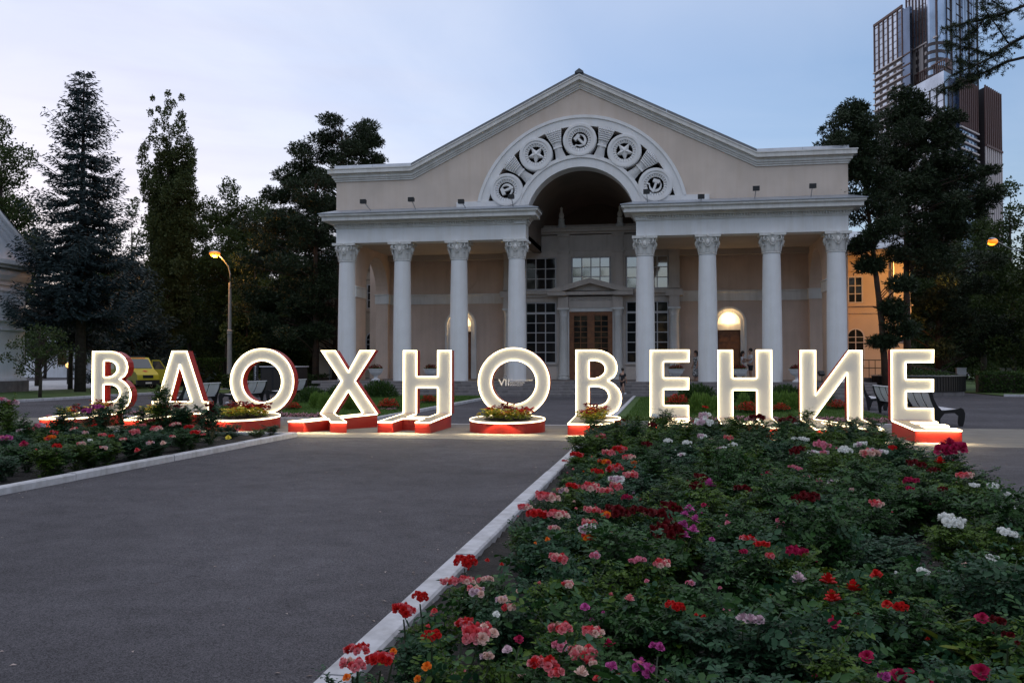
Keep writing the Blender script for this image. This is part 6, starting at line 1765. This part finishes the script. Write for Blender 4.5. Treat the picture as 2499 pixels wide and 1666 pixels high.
# ---------------------------------------------------------------- street lamps
def street_lamp(pos, arm, label, energy, hz, pole=True, pm='pole', aim=None):
    t = thing('street_lamp', label, 'street lamp', pos)
    h = arm.z
    if pole:
        MB().lathe([(.34, 0), (.34, .5), (.20, .6), (.17, .9), (.15, hz*.52)], 12).ob('pole_base', M[pm], t, True)
        MB().lathe([(.19, hz*.52), (.19, hz*.53), (.15, hz*.535), (.19, hz*.545), (.13, hz*.56)], 12).ob('collar', M[pm], t, True)
        MB().lathe([(.12, hz*.56), (.10, hz)], 12).ob('pole', M[pm], t, True)
    b = MB(); b.tube([(0, 0, hz*.98), (0, 0, hz+.6), (arm.x*.12, arm.y*.12, hz+1.1), (arm.x*.5, arm.y*.5, h-.35), (arm.x*.9, arm.y*.9, h)], [.055, .05, .045, .04, .035], 7); b.ob('arm', M['steel'], t, 'all')
    d = Vector((arm.x, arm.y, 0)).normalized(); c = Vector((arm.x, arm.y, h))
    b = MB(); b.ball((0, 0, 0), .3, 10, 6, (1.3, .55, .38)); o = b.ob('lamp_head', M['steel'], t, 'all'); o.location = c + Vector((0, 0, .06)); o.rotation_euler = (0, 0, math.atan2(d.y, d.x))
    b = MB(); b.ball((0, 0, 0), .29, 12, 8, (1.25, .8, .62)); o = b.ob('lit_cover', M['sodium_rim'], t, 'all'); o.location = c - Vector((0, 0, .05)); o.rotation_euler = (0, 0, math.atan2(d.y, d.x))
    b = MB(); b.ball((0, -.06, -.09), .21, 10, 6, (1.2, 1.0, .62)); o = b.ob('lit_lens', M['sodium'], t, 'all'); o.location = c - Vector((0, 0, .06)); o.rotation_euler = (0, 0, math.atan2(d.y, d.x))
    l = bpy.data.lights.new('sodium_light', 'SPOT' if aim else 'POINT'); l.energy = energy; l.color = (1.0, .44, .07); l.shadow_soft_size = .2
    o = bpy.data.objects.new('sodium_light', l); COL.objects.link(o); o.parent = t; o.location = c - Vector((0, 0, .45))
    if aim:      # the lantern's housing throws its light to one side and down
        l.spot_size = R(84); l.spot_blend = .6; o.rotation_euler = (pos + o.location - aim).to_track_quat('Z', 'Y').to_euler()
p0 = base(560, 55); l0 = P(535, 620, 55)
street_lamp(p0, Vector((l0.x-p0.x, -.6, l0.z)), 'street lamp with lit orange head on a concrete pole, left of the hall', 420, P(560, 690, 55).z)
l1 = P(2423, 587, 53.5); p1 = l1 + Vector((3.2, 3.4, 0)); p1.z = 0
street_lamp(p1, Vector((l1.x-p1.x, l1.y-p1.y, l1.z)), 'lit orange street lamp among the dark trees at the right', 1900, l1.z-1.4, pm='bark', aim=Vector((12.5, 57, 4)))
for u, lb in ((165, 'left'), (203, 'right')):
    p = P(u, 891, 66); t = thing('lantern', f'small glowing lantern far behind the spruce trunks, the {lb} one of two', 'lamp', (p.x, p.y, 0), group='small lanterns behind the spruces')
    MB().tube([(0, 0, 0), (0, 0, p.z-.2)], .05, 6).ob('post', M['iron'], t); MB().ball((0, 0, p.z), .2, 8, 6, (.8, .8, 1.1)).ob('globe', M['bulb2'] if 'bulb2' in M else M.setdefault('bulb2', mat('dim_bulb', (1, .6, .3), .5, emis=(1, .5, .15), estr=1.6)), t, 'all')
# ---------------------------------------------------------------- round dark planter, boxes, ground floodlight
p = G(2268, 966); pr_ = 2.35
t = thing('round_planter', 'round dark glossy planter wall behind the last letter Е, with a thin bright rim', 'planter', (p.x, p.y+2.2, 0))
M['gloss'] = mat('dark_cladding', (.030, .028, .027), .30)
MB().lathe([(pr_-.06, 0), (pr_-.06, .22)], 64).ob('foot', M['step'], t); fins = MB()
cyl = MB().lathe([(pr_-.02, .22), (pr_-.02, 1.02)], 64).ob('wall', M['gloss'], t)
fm = MB().box(-.012, .012, -.012, .02, .22, 1.02).mesh('panel_strip', M['gloss'])
for i in range(48):
    a = R(180 + i*180/47); link('panel_strip', fm, t, loc=(pr_*math.cos(a), pr_*math.sin(a), 0), rot=(0, 0, a - R(90)))
MB().lathe([(pr_-.10, 1.021), (pr_+.05, 1.021), (pr_+.05, 1.065), (pr_-.10, 1.065)], 64).ob('rim', M['steel'], t, True)
link('foliage', clump(560, 900, 2.0, .35, (.08, .16), .6, ['hedge']), t, loc=(0, 0, .95))
for u, v, lb in ((2345, 906, 'left'), (2455, 907, 'right')):
    p = P(u, v, 60); t = thing('utility_box', f'small white box on a post among the dark trees behind the hedge, {lb} one', 'box', (p.x, p.y, 0), group='white boxes behind the hedge')
    MB().box(-.28, .28, -.15, .15, p.z-.22, p.z+.2).box(-.31, .31, -.18, .18, p.z+.2, p.z+.24).ob('cabinet', M['cloth_white'], t); MB().box(-.05, .05, -.05, .05, 0, p.z-.22).ob('post', M['steel'], t)
p = P(2006, 930, 46.6); t = thing('ground_floodlight', 'black floodlight on a stand at the foot of the last column', 'floodlight', (p.x, p.y, .75))
MB().lathe([(.16, 0), (.16, .03), (.03, .05), (.025, .35)], 12).ob('stand', M['black'], t)
b = MB(); b.box(-.14, .14, -.08, .08, -.11, .11); o = b.ob('lamp_head', M['black'], t); o.location = (-.03, 0, .45); o.rotation_euler = (R(-35), 0, R(20))
MB().tube([(-.16, 0, .47), (-.16, 0, .36), (0, 0, .34), (.13, 0, .36), (.13, 0, .47)], .012, 5).ob('bracket', M['black'], t)
# stall, post and pushchair seen through the left ring letter
p = P(668, 930, 46); t = thing('dark_stall', 'dark boxy stall with a thin white top edge, seen through the left ring letter О', 'stall', (p.x, p.y, 0))
MB().box(-.78, 1.3, 0, 1.6, 0, 1.50).ob('body', M['black'], t); MB().box(-.84, 1.36, -.06, 1.66, 1.505, 1.56).ob('top', M['cloth_white'], t)
for x in (-.70, .0, .62): MB().box(x, x+.58, -.012, -.001, .2, 1.35).ob('panel', M['gloss'], t)
p = P(624, 930, 43); t = thing('info_post', 'slim dark post with pale markings beside the stall, inside the left ring letter О', 'post', (p.x, p.y, 0))
MB().box(-.12, .12, -.05, .05, 0, 1.75).box(-.2, .2, -.2, .2, 0, .04).ob('post', M['black'], t)
b = MB()
for i in range(7): b.box(-.035, .04 - .02*(i % 2), -.056, -.0505, .85+i*.11, .91+i*.11)
b.ob('marking', M['cloth_white'], t)['kind'] = 'stuff'
p = P(620, 930, 41.5); t = thing('pushchair', 'dark pushchair with a white cloth, standing below the post inside the left О', 'pushchair', (p.x-.1, p.y, 0), R(20))
for x, y, r_ in ((-.3, -.25, .17), (.35, -.22, .22), (-.3, .25, .17), (.35, .22, .22)):
    w = MB(); w.tube([(x + r_*math.cos(a*math.pi/8), y, r_ + r_*math.sin(a*math.pi/8)) for a in range(17)], .022, 6)
    for a in range(4): w.tube([(x, y, r_), (x + r_*math.cos(a*math.pi/2+.4), y, r_ + r_*math.sin(a*math.pi/2+.4))], .008, 4)
    w.ob('wheel', M['tyre'], t)
MB().tube([(.35, -.22, .22), (0, -.2, .55), (-.45, -.2, 1.02), (-.45, .2, 1.02), (0, .2, .55), (.35, .22, .22)], .018, 6).tube([(-.3, -.25, .17), (.1, -.2, .6)], .018, 6).tube([(-.3, .25, .17), (.1, .2, .6)], .018, 6).ob('frame', M['steel'], t)
MB().add([(-.2, -.2, .42), (.3, -.2, .38), (.42, -.2, .75), (.25, -.2, 1.0), (-.2, .2, .42), (.3, .2, .38), (.42, .2, .75), (.25, .2, 1.0)], [(0,1,5,4), (1,2,6,5), (2,3,7,6), (0,1,2,3), (4,7,6,5)]).ob('seat', M['cloth_dark'], t)
MB().add([(-.48, -.16, 1.0), (-.48, .12, 1.0), (-.40, .10, .72), (-.42, -.18, .62), (-.44, -.16, 1.01), (-.44, .12, 1.01), (-.36, .1, .73), (-.38, -.18, .63)], [(0,1,2,3), (4,7,6,5), (0,4,5,1), (2,6,7,3), (1,5,6,2), (0,3,7,4)]).ob('cloth', M['cloth_white'], t)
# ---------------------------------------------------------------- yellow ambulance
p = G(322, 949); tc_ = (Vector((0, 0, 0)) - Vector((p.x, p.y, 0))).normalized(); hd = (tc_*.84 + _r*.54).normalized()
am = thing('ambulance', 'yellow ambulance van with a red cross on its bonnet, parked behind letter В', 'van', (p.x, p.y, 0), math.atan2(hd.y, hd.x), sc=.82)
prof = [(-2.75, .45), (-2.8, 1.2), (-2.75, 2.4), (-2.6, 2.56), (.95, 2.58), (1.12, 2.48), (1.86, 1.62), (2.5, 1.36), (2.72, 1.18), (2.78, .95), (2.80, .45)]
b = MB()
def van(x, z, t):
    k = 1 - .10*max(0, z-1.3)/1.25; fr_ = 1 - .10*max(0, x-1.7)/1.1; return (x, t*k*fr_, z)
n = len(prof)
for t0, t1 in ((-.98, -.9), (-.9, .9), (.9, .98)):
    pass
b.ext([prof], van, -.98, .98); b.ob('body', M['yellow'], am, 30)
gl = mat('van_glass', (.03, .05, .075), .06, spec=1.0)
def on_van(nm, quad, m, par=None): return MB().add(quad, [(0,1,2,3)]).ob(nm, m, par or am)
def lerp(a, c, q): return a + (c-a)*q
ws = [(1.80+.01, -.80, 1.70), (1.80+.01, .80, 1.70), (1.16+.012, .74, 2.44), (1.16+.012, -.74, 2.44)]
on_van('windscreen', [(x+.01, y, z+.008) for x, y, z in ws], gl)
for s in (-1, 1):
    y1_, y2_ = s*.975, s*.90
    on_van('side_window', [(.35, s*.958, 1.62), (1.45, s*.955, 1.62), (.98, s*.893, 2.36), (.35, s*.893, 2.36)], gl)
    for x0, x1 in ((-1.0, .15), (-2.4, -1.2)): on_van('side_window', [(x0, s*.958, 1.62), (x1, s*.958, 1.62), (x1, s*.893, 2.32), (x0, s*.893, 2.32)], gl)
    on_van('red_stripe', [(-2.72, s*.985, 1.12), (1.7, s*.985, 1.12), (1.7, s*.982, 1.28), (-2.72, s*.982, 1.28)], M['redpaint'])
    for x in (-1.75, 1.75):
        w = MB(); w.lathe([(.20, -.11), (.34, -.11), (.36, -.06), (.36, .06), (.34, .11), (.20, .11)], 20); o = w.ob('wheel', M['tyre'], am); o.location = (x, s*.90, .36); o.rotation_euler = (R(90), 0, 0)
        r2 = MB(); r2.lathe([(.02, -.10), (.2, -.115), (.2, .115), (.02, .10)], 16).ob('rim', M['steel'], o)
    hl = MB(); hl.box(2.52, 2.70, s*.58-.16, s*.58+.16, .98, 1.20); hl.ob('headlight', mat('headlight_glass', (.5, .5, .5), .1), am)
    MB().box(1.42, 1.55, s*1.03-.10, s*1.03+.10, 1.62, 1.92).ob('mirror', M['black'], am)
MB().box(2.60, 2.86, -.92, .92, .38, .78).ob('bumper', M['black'], am); MB().box(2.70, 2.80, -.42, .42, .92, 1.16).ob('grille', M['black'], am)
MB().box(2.862, 2.868, -.26, .26, .48, .60).ob('number_plate', M['white'], am)
MB().box(.35, .75, -.72, .72, 2.585, 2.72).ob('light_bar', mat('blue_lights', (.02, .03, .07), .2), am)
def hood(a, y): return (lerp(1.95, 2.45, a), y, lerp(1.585, 1.382, a)+.012)
cr = MB(); cr.add([hood(.30, -.07), hood(.30, .07), hood(.9, .07), hood(.9, -.07)], [(0,1,2,3)]).add([hood(.48, -.21), hood(.48, -.072), hood(.72, -.072), hood(.72, -.21)], [(0,1,2,3)]).add([hood(.48, .072), hood(.48, .21), hood(.72, .21), hood(.72, .072)], [(0,1,2,3)])
cr.ob('red_cross', M['redpaint'], am)
MB().add([(1.125, -.55, 2.50), (1.125, .55, 2.50), (1.06, .55, 2.545), (1.06, -.55, 2.545)], [(0,1,2,3)]).ob('red_roof_strip', M['redpaint'], am)
do = MB(); do.ext([[(0, .5), (1.1, .5), (1.15, 1.6), (.62, 2.38), (0, 2.38)], [(.06, 1.62), (.06, 2.30), (.58, 2.30), (1.05, 1.62)]], lambda x, z, t: (x, t, z), -.03, .03)
d = do.ob('open_door', M['yellow'], am); d.location = (1.35, .98, 0); d.rotation_euler = (0, 0, R(62))
on_van('pane', [(.06, 0, 1.62), (1.05, 0, 1.62), (.58, 0, 2.30), (.06, 0, 2.30)], gl, d)
# ---------------------------------------------------------------- people
def skin(name, verts, edges, m, parent, root=0, sub=1, loc=None):
    me = bpy.data.meshes.new(name); me.from_pydata([v[:3] for v in verts], edges, [])
    o = bpy.data.objects.new(name, me); COL.objects.link(o)
    o.modifiers.new('s', 'SKIN'); 
    for i, v in enumerate(verts):
        sv_ = me.skin_vertices[0].data[i]; r_ = v[3] if len(v) == 4 else (v[3], v[4]); sv_.radius = (r_, r_) if not isinstance(r_, tuple) else r_
        sv_.use_root = i == root
    ss = o.modifiers.new('u', 'SUBSURF'); ss.levels = sub; ss.render_levels = sub
    bpy.context.view_layer.update()
    nm = bpy.data.meshes.new_from_object(o.evaluated_get(bpy.context.evaluated_depsgraph_get()))
    bpy.data.objects.remove(o); nm.materials.clear(); nm.materials.append(m)
    nm.polygons.foreach_set('use_smooth', [True]*len(nm.polygons))
    return link(name, nm, parent)
def person(loc, rz, label, h=1.7, sex='m', seated=False, arms='down', top='cloth_white', bottom='cloth_dark', dress=None, step=0.0, grp=None):
    t = thing('person', label, 'person', loc, rz, group=grp); k = h/1.75
    hipz = .50 if seated else .92
    V = [(0, 0, hipz, .13, .10), (0, .01, hipz+.22, .125, .09), (0, .0, hipz+.42, .15, .095), (0, -.01, hipz+.53, .06, .055), (0, -.015, hipz+.60, .055, .06), (0, -.03, hipz+.70, .088, .10), (0, -.03, hipz+.80, .07, .085)]
    E_ = [(i, i+1) for i in range(6)]
    def chain(st, pts):
        i0 = st
        for q in pts: V.append(q); E_.append((i0, len(V)-1)); i0 = len(V)-1
        return i0
    for s in (-1, 1):
        if seated: chain(0, [(s*.09, -.04, hipz-.02, .085), (s*.10, -.42, hipz+.0, .062), (s*.10, -.46, .26, .05), (s*.10, -.44, .06, .038), (s*.10, -.58, .03, .035)])
        else:
            f = s*step; chain(0, [(s*.09, 0, hipz-.08, .088), (s*.10, -.02-.18*f, .50, .062), (s*.10, .01+.02*f-.08*f, .30, .052), (s*.10, .02+.12*f, .08, .036), (s*.11, -.12+.12*f, .03, .034)])
        sh = hipz+.47
        if arms == 'down' or (arms == 'one' and s < 0): el, wr, ha = (s*.25, .02, sh-.27), (s*.25, -.06, sh-.50), (s*.245, -.09, sh-.58)
        else: el, wr, ha = (s*.24, -.06, sh-.26), (s*.10, -.28, sh-.22), (s*.04, -.35, sh-.20)
        i = chain(2, [(s*.19, 0, sh, .055), (*el, .043), (*wr, .03), (*ha, .036)])
        hd_ = (Vector(ha)-Vector(wr)).normalized(); sd = hd_.orthogonal().normalized()
        for q in range(4):
            a = Vector(ha) + sd*(q-1.5)*.019 + hd_*.045; c = a + hd_*(.04 + .008*(q in (1, 2))) + Vector((0, -.012, -.008))
            chain(i, [(*a, .011), (*c, .009)])
        a = Vector(ha) + sd*.045 + hd_*.005; chain(i, [(*a, .012), (*(a + sd*.012 + hd_*.03), .010)])
    o = skin('body', V, E_, M['skin'], t); o.scale = (k, k, k)
    def cl(nm, vv, ee, m):
        q = skin(nm, vv, ee, M[m], t); q.scale = (k, k, k); return q
    sv2 = [(0, 0, hipz-.06, .155, .125), (0, .01, hipz+.22, .15, .115), (0, 0, hipz+.42, .17, .115), (0, -.01, hipz+.51, .075, .07)]; se = [(0, 1), (1, 2), (2, 3)]
    for s in (-1, 1):
        el = [v for v in V if abs(v[0]-s*.25) < .02 or abs(v[0]-s*.24) < .005][0]; sv2.append((s*.19, 0, hipz+.46, .07)); se.append((2, len(sv2)-1)); sv2.append((*(Vector((s*.19, 0, hipz+.46)).lerp(Vector(el[:3]), .8)), .06)); se.append((len(sv2)-2, len(sv2)-1))
    cl('dress_top' if dress else 'shirt', sv2, se, dress or top)
    if dress: cl('skirt', [(0, 0, hipz+.12, .15, .12), (0, 0, hipz-.15, .20, .17), (0, 0, hipz-.5, .23, .20), (0, 0, .22, .25, .21)], [(0, 1), (1, 2), (2, 3)], dress)
    elif not seated:
        pv = [(0, 0, hipz+.02, .15, .125)]; pe = []
        for s in (-1, 1): pv += [(s*.10, 0, hipz-.12, .11), (s*.105, -.01, .52, .09)]; pe += [(0, len(pv)-2), (len(pv)-2, len(pv)-1)]
        cl('shorts', pv, pe, bottom)
    else: cl('trousers', [(0, 0, hipz, .15, .125), (.1, -.2, hipz, .09), (.1, -.43, hipz, .075), (.1, -.45, .15, .06), (-.1, -.2, hipz, .09), (-.1, -.43, hipz, .075), (-.1, -.45, .15, .06)], [(0, 1), (1, 2), (2, 3), (0, 4), (4, 5), (5, 6)], bottom)
    hb = MB(); hz_ = hipz+.755
    hb.ball((0, .005, hz_+.02), .108, 12, 8, (.93, 1.05, 1.0))
    if sex == 'f': hb.tube([(0, .07, hz_), (0, .10, hz_-.10), (0, .09, hz_-.24)], [.09, .08, .04], 8)
    hr_ = hb.ob('hair', M['hair'], t, 'all'); hr_.scale = (k, k, k)
    fc = MB()
    for s in (-1, 1): fc.ball((s*.032, -.118, hipz+.715), .010, 6, 4)
    f = fc.ob('eyes', M['hair'], t); f.scale = (k, k, k)
    nb = MB(); nb.ball((0, -.130, hipz+.685), .014, 6, 4, (.8, 1.2, 1.4)); nb.ball((.088, -.03, hipz+.69), .02, 6, 4, (.5, .8, 1.3)); nb.ball((-.088, -.03, hipz+.69), .02, 6, 4, (.5, .8, 1.3)); nb.ob('nose_and_ears', M['skin'], t).scale = (k, k, k)
    if not dress:
        for s in (-1, 1):
            f = s*step; MB().ball((0, 0, 0), .06, 8, 5, (.75, 1.9, .8)).ob('shoe', M['cloth_white'], t).location = Vector((s*.105, (-.54 if seated else -.06+.12*f), .045))*k
    return t
def standing(u, Y, z=.75): p = P(u, 900, Y); return (p.x, p.y, z)
person(standing(1698, 48.6), R(-60), 'woman with dark hair in a dark dotted long dress, half behind the sixth column', 1.62, 'f', dress='cloth_dots')
person(standing(1813, 50.6), R(70), 'woman in a white shirt facing the man, seen above the bar of letter Н', 1.62, 'f', arms='both', bottom='cloth_dark')
person(standing(1832, 50.4), R(-75), 'man in a white shirt and dark shorts, seen above the bar of letter Н', 1.76, 'm', arms='both')
person((-17.48, 34.35, 0.0), R(-90), 'person in a white top sitting on the bench left of the ring О', 1.78, 'm', seated=True, top='cloth_white')
p = G(1497, 977, .15); person((p.x, 44.95, .15), R(150), 'child in dark clothes and white shoes on the steps, half hidden by the second В', 1.3, 'm', top='cloth_dark', step=.6)
